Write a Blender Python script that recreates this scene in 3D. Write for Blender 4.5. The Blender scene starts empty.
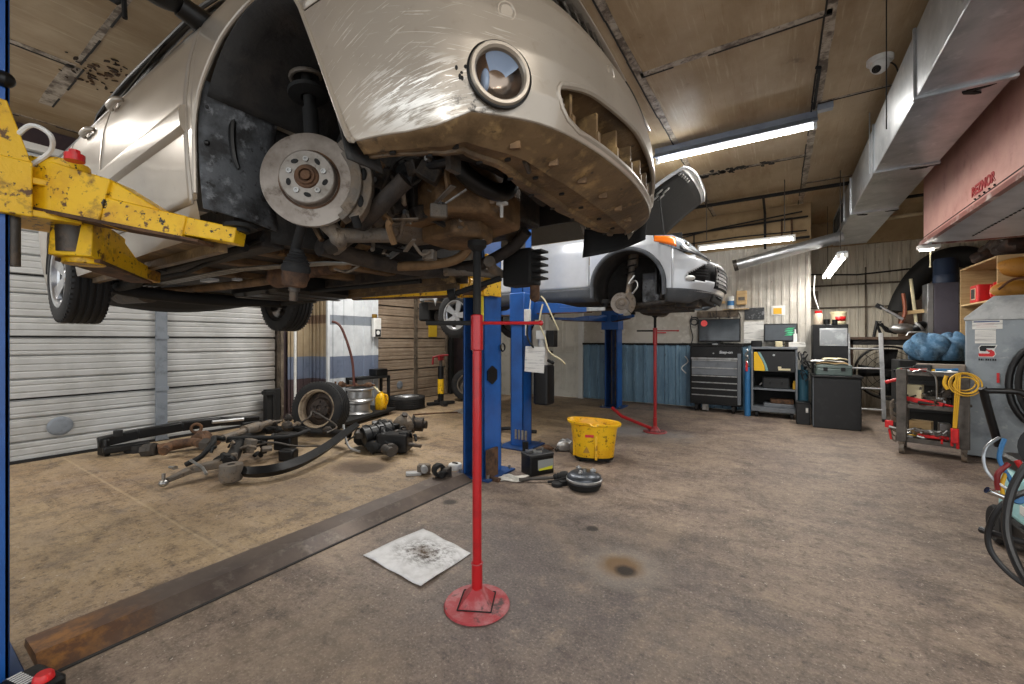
import bpy, math, random
from mathutils import Matrix, Vector, Euler
R = math.radians
PI = math.pi
sc = bpy.context.scene
COL = sc.collection

# ---------------------------------------------------------------- camera, world, lights, exposure
cam_data = bpy.data.cameras.new('camera')
cam_data.sensor_width = 36.0
cam_data.lens = 14.695
cam_data.shift_y = -2.0 / 1024.0
cam_data.clip_start = 0.05
cam = bpy.data.objects.new('camera', cam_data)
cam.location = (0.0, 0.0, 1.25)
cam.rotation_euler = (R(90), 0, R(32.7))
COL.objects.link(cam)
sc.camera = cam

sc.view_settings.view_transform = 'Standard'
sc.view_settings.look = 'None'
sc.view_settings.gamma = 1.0
sc.view_settings.use_curve_mapping = False
sc.view_settings.exposure = 0.55

world = bpy.data.worlds.new('daylight')
sc.world = world
world.use_nodes = True
wb = world.node_tree.nodes['Background']
wb.inputs[0].default_value = (0.93, 0.97, 1.0, 1)
wb.inputs[1].default_value = 1.15

def area_light(name, loc, sx, sy, watts, color=(1.0, 0.97, 0.92), rot=(0, 0, 0)):
    d = bpy.data.lights.new(name, 'AREA')
    d.shape = 'RECTANGLE'
    d.size = sx
    d.size_y = sy
    d.energy = watts
    d.color = color
    o = bpy.data.objects.new(name, d)
    o.location = loc
    o.rotation_euler = rot
    COL.objects.link(o)
    return o

# visible fluorescent fixtures, then added fill lamps out of view (the lamp bodies themselves are built further down)
area_light('tube_light_middle', (-0.47, 5.12, 3.345), 1.45, 0.035, 62)
area_light('tube_light_back', (-0.45, 7.0, 2.645), 1.15, 0.03, 12)
area_light('tube_light_alcove', (0.635, 7.9, 2.308), 0.02, 2.1, 17)
area_light('tube_light_alcove', (0.705, 7.9, 2.308), 0.02, 2.1, 17)
area_light('added_fill_between', (-2.4, 3.45, 3.385), 1.4, 0.04, 27)  # added lamp hidden by the beige car, brightens the white car
area_light('added_fill_front', (2.3, -0.4, 3.385), 0.04, 2.3, 60)  # this lamp and the ones below are added for even room light
area_light('added_fill_behind', (1.2, -2.9, 3.385), 2.3, 0.04, 70)
area_light('added_fill_left_bay', (-5.4, -0.9, 3.385), 0.04, 2.3, 48)
area_light('added_fill_second_bay', (-4.9, 4.3, 3.385), 0.04, 1.7, 66)

# ---------------------------------------------------------------- mesh helpers
def rotm(rx=0, ry=0, rz=0):
    return Euler((R(rx), R(ry), R(rz))).to_matrix().to_4x4()

def place(loc, rx=0, ry=0, rz=0, s=1.0):
    return Matrix.Translation(loc) @ rotm(rx, ry, rz) @ Matrix.Scale(s, 4)

def frame(origin, zdir, xhint=(1, 0, 0)):
    z = Vector(zdir).normalized()
    x = Vector(xhint)
    x = x - z * x.dot(z)
    if x.length < 1e-4:
        x = Vector((0, 1, 0)) - z * z.y
    x.normalize()
    y = z.cross(x)
    m = Matrix((x, y, z)).transposed().to_4x4()
    m.translation = Vector(origin)
    return m

class MB:
    def __init__(s, T=None):
        s.v = []; s.f = []; s.mi = []; s.cm = 0
        s.T = T if T is not None else Matrix.Identity(4)
    def m(s, i):
        s.cm = i
        return s
    def t(s, T):
        s.T = T if T is not None else Matrix.Identity(4)
        return s
    def add(s, vs, fs):
        b = len(s.v)
        T = s.T
        s.v += [tuple(T @ Vector(p)) for p in vs]
        for f in fs:
            s.f.append(tuple(b + i for i in f)); s.mi.append(s.cm)
        return s
    def box(s, c, d, rz=0, ry=0, rx=0, taper=1.0):
        hx, hy, hz = d[0] / 2, d[1] / 2, d[2] / 2
        M = place(c, rx, ry, rz)
        vs = []
        for z in (-1, 1):
            k = taper if z > 0 else 1.0
            for x, y in ((-1, -1), (1, -1), (1, 1), (-1, 1)):
                vs.append(tuple(M @ Vector((x * hx * k, y * hy * k, z * hz))))
        return s.add(vs, [(3, 2, 1, 0), (4, 5, 6, 7), (0, 1, 5, 4), (1, 2, 6, 5), (2, 3, 7, 6), (3, 0, 4, 7)])
    def bx(s, x0, x1, y0, y1, z0, z1):
        return s.box(((x0 + x1) / 2, (y0 + y1) / 2, (z0 + z1) / 2), (abs(x1 - x0), abs(y1 - y0), abs(z1 - z0)))
    def tube(s, pts, r, n=10, closed=False, cap=True, smooth=0):
        P = [Vector(p) for p in pts]
        rr = list(r) if isinstance(r, (list, tuple)) else [r] * len(P)
        if smooth:
            P, rr = catmull(P, rr, smooth, closed)
        N = len(P)
        tang = []
        for i in range(N):
            a = P[(i - 1) % N] if (closed or i > 0) else P[i]
            b = P[(i + 1) % N] if (closed or i < N - 1) else P[i]
            d = b - a
            if d.length < 1e-9: d = Vector((0, 0, 1))
            tang.append(d.normalized())
        up = Vector((0, 0, 1)) if abs(tang[0].z) < 0.9 else Vector((1, 0, 0))
        nrm = (up - tang[0] * up.dot(tang[0])).normalized()
        vs = []
        for i in range(N):
            if i > 0:
                nrm = nrm - tang[i] * nrm.dot(tang[i])
                if nrm.length < 1e-6:
                    nrm = tang[i].orthogonal()
                nrm.normalize()
            bi = tang[i].cross(nrm)
            for k in range(n):
                a = 2 * PI * k / n
                vs.append(tuple(P[i] + (nrm * math.cos(a) + bi * math.sin(a)) * rr[i]))
        fs = []
        for i in range(N if closed else N - 1):
            j = (i + 1) % N
            for k in range(n):
                l = (k + 1) % n
                fs.append((i * n + k, i * n + l, j * n + l, j * n + k))
        if cap and not closed:
            fs.append(tuple(range(n - 1, -1, -1)))
            fs.append(tuple((N - 1) * n + k for k in range(n)))
        return s.add(vs, fs)
    def cyl(s, a, b, r, r2=None, n=16):
        return s.tube([a, b], [r, r if r2 is None else r2], n)
    def lathe(s, prof, M=None, n=32, a0=0, a1=360, cap=False):
        # prof: (radius, z) pairs about local z of M
        M = M if M is not None else Matrix.Identity(4)
        full = abs(a1 - a0) >= 359.9
        cnt = n if full else n + 1
        vs = []
        for k in range(cnt):
            a = R(a0 + (a1 - a0) * k / n)
            for (r, z) in prof:
                vs.append(tuple(M @ Vector((r * math.cos(a), r * math.sin(a), z))))
        L = len(prof); fs = []
        for k in range(n):
            k2 = (k + 1) % cnt
            for i in range(L - 1):
                fs.append((k * L + i, k2 * L + i, k2 * L + i + 1, k * L + i + 1))
        if cap and full:
            fs.append(tuple(k * L for k in range(cnt - 1, -1, -1)))
            fs.append(tuple(k * L + L - 1 for k in range(cnt)))
        return s.add(vs, fs)
    def prism(s, poly, h0, h1, M=None):
        M = M if M is not None else Matrix.Identity(4)
        n = len(poly)
        vs = [tuple(M @ Vector((p[0], p[1], h0))) for p in poly] + [tuple(M @ Vector((p[0], p[1], h1))) for p in poly]
        fs = [tuple(range(n - 1, -1, -1)), tuple(range(n, 2 * n))]
        for i in range(n):
            j = (i + 1) % n
            fs.append((i, j, n + j, n + i))
        return s.add(vs, fs)
    def grid(s, fn, nu, nv, skip=None):
        vs = [fn(i / nu, j / nv) for i in range(nu + 1) for j in range(nv + 1)]
        fs = []
        for i in range(nu):
            for j in range(nv):
                q = (i * (nv + 1) + j, (i + 1) * (nv + 1) + j, (i + 1) * (nv + 1) + j + 1, i * (nv + 1) + j + 1)
                if skip:
                    c = sum((Vector(vs[k]) for k in q), Vector()) / 4
                    if skip(c): continue
                fs.append(q)
        return s.add(vs, fs)
    def sphere(s, c, r, n=16, m=10, M=None):
        rx, ry, rz = r if isinstance(r, (list, tuple)) else (r, r, r)
        M = (M if M is not None else Matrix.Identity(4))
        def fn(u, w):
            a = 2 * PI * u; b = PI * (w - 0.5)
            return tuple(Vector(c) + (M @ Vector((rx * math.cos(b) * math.cos(a), ry * math.cos(b) * math.sin(a), rz * math.sin(b)))))
        return s.grid(fn, n, m)
    def torus(s, R_, r, M=None, n=32, k=8):
        M = M if M is not None else Matrix.Identity(4)
        pts = [tuple(M @ Vector((R_ * math.cos(2 * PI * i / n), R_ * math.sin(2 * PI * i / n), 0))) for i in range(n)]
        return s.tube(pts, r, k, closed=True)
    def rbox(s, c, d, r=0.03, n=4, rz=0, rx=0, ry=0):
        # box with rounded vertical edges and softened top and bottom
        hx, hy = d[0] / 2 - r, d[1] / 2 - r
        def ring(k):
            out = []
            for (sx, sy, a0) in ((1, 1, 0), (-1, 1, 90), (-1, -1, 180), (1, -1, 270)):
                for i in range(n + 1):
                    a = R(a0 + 90 * i / n)
                    out.append((sx * hx + (r - k) * math.cos(a), sy * hy + (r - k) * math.sin(a)))
            return out
        e = min(r * 0.45, d[2] * 0.2)
        M = place(c, rx, ry, rz)
        L = [(-d[2] / 2, e), (-d[2] / 2 + e, 0), (d[2] / 2 - e, 0), (d[2] / 2, e)]
        vs = []; cnt = 4 * (n + 1)
        for z, k in L:
            vs += [tuple(M @ Vector((x, y, z))) for x, y in ring(k)]
        fs = [tuple(range(cnt - 1, -1, -1)), tuple(3 * cnt + i for i in range(cnt))]
        for l in range(3):
            for i in range(cnt):
                j = (i + 1) % cnt
                fs.append((l * cnt + i, l * cnt + j, (l + 1) * cnt + j, (l + 1) * cnt + i))
        return s.add(vs, fs)

def catmull(P, rr, sub, closed=False):
    out = []; ro = []
    N = len(P)
    for i in range(N if closed else N - 1):
        p0 = P[(i - 1) % N] if (closed or i > 0) else P[i]
        p1 = P[i]; p2 = P[(i + 1) % N]
        p3 = P[(i + 2) % N] if (closed or i + 2 < N) else p2
        for k in range(sub):
            t = k / sub
            out.append(0.5 * ((2 * p1) + (p2 - p0) * t + (2 * p0 - 5 * p1 + 4 * p2 - p3) * t * t + (3 * p1 - p0 - 3 * p2 + p3) * t ** 3))
            ro.append(rr[i] + (rr[(i + 1) % N] - rr[i]) * t)
    if not closed:
        out.append(P[-1]); ro.append(rr[-1])
    return out, ro

def interp(tab, x):
    if x <= tab[0][0]: return tab[0][1]
    for (a, b), (c, d) in zip(tab, tab[1:]):
        if x <= c:
            t = (x - a) / (c - a)
            return b + (d - b) * t
    return tab[-1][1]

XF = {}      # world matrix of every Empty root
def tag(o, label=None, cat=None, group=None, kind=None):
    if label: o['label'] = label
    if cat: o['category'] = cat
    if group: o['group'] = group
    if kind: o['kind'] = kind
    return o

def thing(name, label, cat, loc=(0, 0, 0), rz=0, group=None):
    o = bpy.data.objects.new(name, None)
    o.empty_display_size = 0.1
    o.location = loc
    o.rotation_euler = (0, 0, R(rz))
    COL.objects.link(o)
    XF[o.name] = place(loc, 0, 0, rz)
    return tag(o, label, cat, group)

def root_of(o):
    while o.parent: o = o.parent
    return o

def obj(name, mb, mats, parent=None, label=None, cat=None, group=None, kind=None, loc=None, rz=0, rot=None,
        bevel=0, sharp=38, world=False, sub=0, solid=0):
    """Link mb as ONE mesh object.  world=True: the builder holds world coordinates (parts of a placed Empty)."""
    me = bpy.data.meshes.new(name)
    vs = mb.v
    if world:
        if parent is not None:
            W = XF[root_of(parent).name].inverted()
            vs = [tuple(W @ Vector(p)) for p in vs]
        elif loc is not None:
            L = Vector(loc)
            vs = [tuple(Vector(p) - L) for p in vs]
    me.from_pydata(vs, [], mb.f)
    if not isinstance(mats, (list, tuple)): mats = [mats]
    for m in mats: me.materials.append(m)
    for p, i in zip(me.polygons, mb.mi):
        p.material_index = min(i, len(mats) - 1)
        p.use_smooth = True
    me.set_sharp_from_angle(angle=R(sharp))
    me.update()
    o = bpy.data.objects.new(name, me)
    if loc is not None: o.location = loc
    if rz: o.rotation_euler = (0, 0, R(rz))
    if rot: o.rotation_euler = tuple(R(a) for a in rot)
    COL.objects.link(o)
    if parent is not None: o.parent = parent
    if solid:
        md = o.modifiers.new('solid', 'SOLIDIFY'); md.thickness = solid; md.offset = 0
    if bevel:
        md = o.modifiers.new('bevel', 'BEVEL'); md.width = bevel; md.segments = 2; md.limit_method = 'ANGLE'; md.angle_limit = R(40)
        md.harden_normals = False
    if sub:
        md = o.modifiers.new('sub', 'SUBSURF'); md.levels = sub; md.render_levels = sub
    return tag(o, label, cat, group, kind)

def pieces(name, mb, mats, parent=None, **k):
    """every connected piece of mb becomes an object of its own"""
    root = list(range(len(mb.v)))
    def find(a):
        while root[a] != a:
            root[a] = root[root[a]]; a = root[a]
        return a
    for f in mb.f:
        r0 = find(f[0])
        for i in f[1:]: root[find(i)] = r0
    groups = {}
    for fi, f in enumerate(mb.f): groups.setdefault(find(f[0]), []).append(fi)
    out = []
    for fl in groups.values():
        b = MB(); mp = {}
        for fi in fl:
            g = []
            for i in mb.f[fi]:
                if i not in mp:
                    mp[i] = len(b.v); b.v.append(mb.v[i])
                g.append(mp[i])
            b.f.append(tuple(g)); b.mi.append(mb.mi[fi])
        out.append(obj(name, b, mats, parent, **k))
    return out

def struct(name, mb, mats, parent=None, **k):
    return obj(name, mb, mats, parent, kind=None if parent else 'structure', **k)

def dup(root, loc, rz, label=None):
    r = root.copy(); COL.objects.link(r)
    r.location = loc; r.rotation_euler = (0, 0, R(rz))
    XF[r.name] = place(loc, 0, 0, rz)
    if label: r['label'] = label
    for ch in list(root.children):
        c = ch.copy(); COL.objects.link(c); c.parent = r
        for g in list(ch.children):
            d = g.copy(); COL.objects.link(d); d.parent = c
    return r

def text_mesh(name, body, size, M, mat, parent=None, depth=0.002, world=False, label=None, bold=0.0, sx=1.0, shear=0.0):
    cu = bpy.data.curves.new(name + '_curve', 'FONT')
    cu.body = body; cu.size = size; cu.extrude = depth / 2
    cu.align_x = 'CENTER'; cu.align_y = 'CENTER'; cu.offset = bold; cu.shear = shear
    tmp = bpy.data.objects.new(name + '_tmp', cu)
    COL.objects.link(tmp)
    dg = bpy.context.evaluated_depsgraph_get()
    me = bpy.data.meshes.new_from_object(tmp.evaluated_get(dg))
    bpy.data.objects.remove(tmp); bpy.data.curves.remove(cu)
    mb = MB(M)
    mb.add([(v.co.x * sx, v.co.y, v.co.z) for v in me.vertices], [tuple(p.vertices) for p in me.polygons])
    bpy.data.meshes.remove(me)
    return obj(name, mb, mat, parent, world=world, label=label, sharp=20)
# ---------------------------------------------------------------- materials
def lin(c):
    if isinstance(c, str):
        c = c.lstrip('#')
        c = [int(c[i:i + 2], 16) / 255 for i in (0, 2, 4)]
    return tuple(((x / 12.92) if x <= 0.04045 else ((x + 0.055) / 1.055) ** 2.4) for x in c) + (1.0,)

class NT:
    def __init__(s, name):
        s.mat = bpy.data.materials.new(name)
        s.mat.use_nodes = True
        s.t = s.mat.node_tree
        s.b = s.t.nodes['Principled BSDF']
        s.co = None
    def n(s, ty, **k):
        nd = s.t.nodes.new(ty)
        for a, b in k.items(): setattr(nd, a, b)
        return nd
    def l(s, a, b): s.t.links.new(a, b)
    def coord(s):
        if s.co is None: s.co = s.n('ShaderNodeTexCoord').outputs['Object']
        return s.co
    def scaled(s, sv):
        mp = s.n('ShaderNodeMapping')
        mp.inputs['Scale'].default_value = sv
        s.l(s.coord(), mp.inputs['Vector'])
        return mp.outputs[0]
    def noise(s, scale, detail=5, rough=0.6, stretch=None, dist=0.0):
        nz = s.n('ShaderNodeTexNoise')
        nz.inputs['Scale'].default_value = scale
        nz.inputs['Detail'].default_value = detail
        nz.inputs['Roughness'].default_value = rough
        nz.inputs['Distortion'].default_value = dist
        s.l(s.scaled(stretch) if stretch else s.coord(), nz.inputs['Vector'])
        return nz.outputs[0]
    def ramp(s, x, lo, hi):
        mr = s.n('ShaderNodeMapRange')
        mr.inputs['From Min'].default_value = lo; mr.inputs['From Max'].default_value = hi
        s.l(x, mr.inputs['Value'])
        return mr.outputs[0]
    def math(s, op, a, b=None):
        m = s.n('ShaderNodeMath', operation=op)
        for i, x in enumerate((a, b)):
            if x is None: continue
            if isinstance(x, (int, float)): m.inputs[i].default_value = x
            else: s.l(x, m.inputs[i])
        return m.outputs[0]
    def mix(s, fac, a, b):
        m = s.n('ShaderNodeMix', data_type='RGBA')
        for i, x in ((0, fac), (6, a), (7, b)):
            if isinstance(x, (int, float)): m.inputs[i].default_value = x
            elif isinstance(x, tuple): m.inputs[i].default_value = x
            else: s.l(x, m.inputs[i])
        return m.outputs[2]
    def near(s, p, r0, r1, scale=(1, 1, 1), wob=0.0, wscale=3.0):
        """mask: 1 inside r0 of a point, 0 beyond r1"""
        sub = s.n('ShaderNodeVectorMath', operation='SUBTRACT')
        s.l(s.coord(), sub.inputs[0]); sub.inputs[1].default_value = p
        mul = s.n('ShaderNodeVectorMath', operation='MULTIPLY')
        s.l(sub.outputs[0], mul.inputs[0]); mul.inputs[1].default_value = scale
        ln = s.n('ShaderNodeVectorMath', operation='LENGTH')
        s.l(mul.outputs[0], ln.inputs[0])
        d = ln.outputs['Value']
        if wob:
            nz = s.noise(wscale, 4, 0.6)
            d = s.math('ADD', d, s.math('MULTIPLY', s.math('SUBTRACT', nz, 0.5), wob))
        return s.ramp(d, r1, r0)
    def bump(s, h, strength=0.3, dist=0.01):
        b = s.n('ShaderNodeBump')
        b.inputs['Strength'].default_value = strength; b.inputs['Distance'].default_value = dist
        s.l(h, b.inputs['Height'])
        s.l(b.outputs[0], s.b.inputs['Normal'])

def M(name, c, layers=(), rough=0.55, metal=0.0, bump=0.0, bscale=60, coat=0.0, bdist=0.01, spec=0.5):
    """layers: (colour, noise scale, lo, hi[, stretch]) blended over c one after another"""
    t = NT(name)
    col = lin(c)
    for L in layers:
        st = L[4] if len(L) > 4 else None
        fac = t.ramp(t.noise(L[1], 6, 0.65, st), L[2], L[3])
        col = t.mix(fac, col, lin(L[0]))
    if isinstance(col, tuple): t.b.inputs['Base Color'].default_value = col
    else: t.l(col, t.b.inputs['Base Color'])
    t.b.inputs['Roughness'].default_value = rough
    t.b.inputs['Metallic'].default_value = metal
    t.b.inputs['Specular IOR Level'].default_value = spec
    if coat:
        t.b.inputs['Coat Weight'].default_value = coat
        t.b.inputs['Coat Roughness'].default_value = 0.08
    if bump: t.bump(t.noise(bscale, 5, 0.6), bump, bdist)
    return t.mat

def emit(name, c, s):
    t = NT(name)
    t.b.inputs['Base Color'].default_value = lin(c)
    t.b.inputs['Emission Color'].default_value = lin(c)
    t.b.inputs['Emission Strength'].default_value = s
    return t.mat

def glass(name, c, rough=0.05, trans=0.9):
    t = NT(name)
    t.b.inputs['Base Color'].default_value = lin(c)
    t.b.inputs['Roughness'].default_value = rough
    t.b.inputs['Transmission Weight'].default_value = trans
    t.b.inputs['IOR'].default_value = 1.45
    return t.mat

m_black = M('black_plastic', '#09090a', [('#191817', 9, .52, .75)], rough=.42, bump=.1, spec=.4)
m_blackm = M('black_rough', '#080808', [('#191714', 7, .5, .8)], rough=.75, bump=.3, bscale=30)
m_rubber = M('rubber', '#171718', [('#35322f', 6, .5, .8)], rough=.8, bump=.2, bscale=90)
m_hose = M('hose_rubber', '#161618', rough=.4)
m_steel = M('steel', '#a5a5a3', [('#6f6a64', 12, .45, .75)], rough=.35, metal=.9)
m_chrome = M('chrome', '#d8d8d8', rough=.12, metal=1)
m_alu = M('aluminium', '#b9babb', [('#8a8a88', 8, .5, .8)], rough=.4, metal=.8)
m_dsteel = M('dark_steel', '#4c4844', [('#6e5a47', 8, .5, .75), ('#221f1d', 14, .55, .75)], rough=.55, metal=.55, bump=.3)
m_rust = M('rusty_steel', '#664a35', [('#3d2c21', 12, .42, .62), ('#8a613c', 7, .56, .75)], rough=.8, metal=.2, bump=.4)
m_castiron = M('cast_iron', '#6d665e', [('#8d7a64', 10, .45, .7), ('#332e2a', 20, .55, .7)], rough=.65, metal=.4, bump=.5)
m_rotor = M('rotor_steel', '#8b837b', [('#6d635a', 7, .42, .64), ('#50443a', 14, .56, .7)], rough=.4, metal=.6)
m_white = M('white_paint', '#d9d9d6', [('#b0aca4', 5, .5, .8)], rough=.5)
m_paper = M('paper', '#e0dfda', [('#b4b3b1', 4, .53, .60, (1, 1, 16))], rough=.9)
m_red = M('red_paint', '#ad0b15', [('#7a0910', 8, .5, .75), ('#d8928a', 40, .70, .74)], rough=.4, coat=.3)
m_redbase = M('worn_red_paint', '#9c2c32', [('#a8686a', 9, .45, .62), ('#4d3836', 14, .56, .66)], rough=.55, bump=.2)
m_redp = M('red_plastic', '#d01f22', [('#8d1315', 12, .5, .8)], rough=.4)
m_blue = M('blue_paint', '#1a5aa8', [('#123f7c', 3, .4, .75), ('#0d2b54', 20, .68, .76)], rough=.42, coat=.2)
m_blued = M('dark_shaded_blue_paint', '#123c72', [('#0b2447', 5, .45, .7), ('#1b1c22', 18, .62, .7)], rough=.5)
m_yel = M('yellow_paint', '#e2b40f', [('#c58d0c', 6, .5, .75), ('#6b4a16', 9, .58, .70), ('#5c3c14', 20, .58, .63), ('#1f1710', 30, .62, .65)], rough=.45, bump=.15)
m_yel2 = M('worn_yellow_paint', '#c4930f', [('#7d5312', 10, .42, .62), ('#26190d', 16, .56, .64)], rough=.55, bump=.2)
m_yelp = M('yellow_plastic', '#eebb14', [('#d99a10', 5, .45, .7), ('#7a5210', 18, .57, .66), ('#4a3210', 40, .62, .67)], rough=.4)
m_tan = M('plywood', '#c3a679', [('#a98756', 6, .45, .75, (1, 1, 8))], rough=.7)
m_brownp = M('undertray_plastic', '#6b553a', [('#46351f', 5, .42, .62), ('#9c8055', 11, .54, .72), ('#241a10', 18, .60, .70)], rough=.5, bump=.25)
m_brownm = M('dirty_subframe', '#7d6142', [('#3f2f20', 8, .42, .65), ('#8d6a40', 16, .55, .75)], rough=.65, metal=.25, bump=.35)
m_under = M('underbody', '#2b2623', [('#4b3f34', 5, .45, .72), ('#151312', 14, .52, .7)], rough=.7, metal=.1, bump=.4)
m_engine = M('grimy_engine', '#37322e', [('#5e4f3e', 10, .48, .7), ('#151414', 16, .52, .68)], rough=.6, metal=.4, bump=.5)
m_liner = M('wheel_liner', '#242322', [('#3a3430', 5, .48, .7), ('#151414', 12, .52, .7)], rough=.75, bump=.3)
m_liner2 = M('dusty_liner', '#53565a', [('#262627', 5, .44, .60), ('#85888c', 16, .56, .72), ('#1c1b1b', 26, .58, .68)], rough=.7, bump=.3)
m_rim = M('alloy_rim', '#c3c4c6', [('#8d8d8c', 9, .55, .8)], rough=.3, metal=.8)
m_glassd = M('dark_glass', '#211f1c', rough=.08, coat=.6)
m_denim = M('blue_cloth', '#3c5f7c', [('#6d8ba4', 7, .45, .66), ('#23394b', 11, .52, .7)], rough=.95, bump=.4, bscale=20, bdist=.03)
m_teal = M('teal_plastic', '#9fd0d2', [('#6fa9ae', 5, .5, .8)], rough=.4)
m_grey = M('grey_paint', '#6c7177', [('#54585d', 6, .5, .75)], rough=.5)
m_char = M('charcoal_paint', '#1b1c1e', [('#2c2d2f', 9, .55, .8)], rough=.5)
m_tankg = M('tank_grey', '#8f979d', [('#6d747a', 5, .48, .72), ('#b5b9bb', 12, .6, .78)], rough=.55, bump=.1)
m_orange = M('orange_lens', '#e2701c', rough=.2, coat=.5)
m_leather = M('tan_leather', '#b07a2c', [('#7a4d1a', 8, .5, .72)], rough=.55, bump=.3)
m_wood = M('dark_wood', '#4d3a2b', [('#2d221a', 8, .45, .7, (1, 6, 1))], rough=.75, bump=.3)
m_greycart = M('greasy_grey_plastic', '#5d5853', [('#3b3733', 9, .45, .7)], rough=.7, bump=.3)
m_galv = M('galvanised_sheet', '#b4b7ba', [('#8f9498', 4, .4, .7), ('#d5d7d8', 9, .58, .75)], rough=.3, metal=.75)
m_heater = M('heater_pink', '#c6998f', [('#b07f75', 3, .42, .7), ('#8d5b52', 6, .6, .8)], rough=.5)
m_tube = emit('lit_tube', '#fff8ee', 14.0)
m_cord = M('cord_yellow', '#d9a928', rough=.5)
m_cream = M('cream_plastic', '#d5cba7', [('#a68f60', 6, .55, .8)], rough=.6)
m_bluep = M('blue_plastic', '#2f6fa3', [('#234e74', 6, .5, .8)], rough=.5)
m_green = M('green_paint', '#4d7a3c', [('#2d4a25', 6, .5, .8)], rough=.5)
m_oilcloth = M('shop_rag', '#cfcbc2', [('#9a958b', 8, .5, .75)], rough=.95, bump=.4, bscale=25, bdist=.02)

# car paint: warm silver beige, scuffed at the bumper corner
def paint_beige(scuffed):
    t = NT('beige_car_paint_scuffed' if scuffed else 'beige_car_paint')
    col = t.mix(t.ramp(t.noise(3, 3, .5), .35, .75), lin('#a89e91'), lin('#988e81'))
    dirt = t.ramp(t.noise(24, 5, .6), .60, .78)
    col = t.mix(t.math('MULTIPLY', dirt, .4), col, lin('#7c6f60'))
    if scuffed:
        sx = t.n('ShaderNodeSeparateXYZ'); t.l(t.coord(), sx.inputs[0])
        X, Z = sx.outputs[0], sx.outputs[2]
        def lines(k, along, across, scale, lo, hi, detail=4, dist=.35):
            c = t.math('SUBTRACT', Z, t.math('MULTIPLY', X, k))
            a = t.math('ADD', X, t.math('MULTIPLY', Z, k))
            cb = t.n('ShaderNodeCombineXYZ')
            t.l(t.math('MULTIPLY', a, along), cb.inputs[0]); t.l(t.math('MULTIPLY', c, across), cb.inputs[2])
            nz = t.n('ShaderNodeTexNoise'); nz.inputs['Scale'].default_value = scale; nz.inputs['Detail'].default_value = detail
            nz.inputs['Roughness'].default_value = .65; nz.inputs['Distortion'].default_value = dist
            t.l(cb.outputs[0], nz.inputs['Vector'])
            return t.ramp(nz.outputs[0], lo, hi)
        # (mask centres are in the car's own coordinates)
        m1 = t.near((1.94, -.82, .53), .06, .21, (1, .6, 2.3), .08, 7)
        col = t.mix(t.math('MULTIPLY', m1, lines(.42, 2.0, 26, 5, .53, .57)), col, lin('#fbf8f2'))
        m2 = t.near((1.92, -.83, .478), .05, .18, (1, .6, 3.2), .08, 9)
        col = t.mix(t.math('MULTIPLY', m2, lines(.42, 2.0, 14, 5, .44, .55)), col, lin('#f6f3ec'))
        m3 = t.near((1.78, -.86, .66), .08, .30, (1, .6, 1.1), .14, 5)
        col = t.mix(t.math('MULTIPLY', m3, t.math('MULTIPLY', lines(.55, 1.6, 26, 4, .60, .625), .5)), col, lin('#efe9df'))
        m4 = t.near((1.98, -.76, .70), .06, .24, (1, .6, 1.1), .12, 5)
        col = t.mix(t.math('MULTIPLY', m4, t.math('MULTIPLY', lines(-.10, 1.4, 28, 4, .60, .625), .45)), col, lin('#efe9df'))
        m5 = t.near((2.05, -.72, .50), .02, .09, (1, 1, 1.2), .06, 12)
        col = t.mix(t.math('MULTIPLY', m5, t.ramp(t.noise(30, 5, .7), .5, .58)), col, lin('#3a342d'))
    t.l(col, t.b.inputs['Base Color'])
    t.b.inputs['Metallic'].default_value = .4
    t.b.inputs['Roughness'].default_value = .33
    t.b.inputs['Coat Weight'].default_value = .45
    t.b.inputs['Coat Roughness'].default_value = .06
    return t.mat
m_beige = paint_beige(False)
m_beiges = paint_beige(True)
m_suv = M('white_silver_car_paint', '#d3d7dc', [('#c3c8ce', 3, .4, .7)], rough=.28, metal=.15, coat=.8)
m_clad = M('grey_cladding', '#4a4e53', [('#5f6368', 8, .5, .75)], rough=.6)

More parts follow.
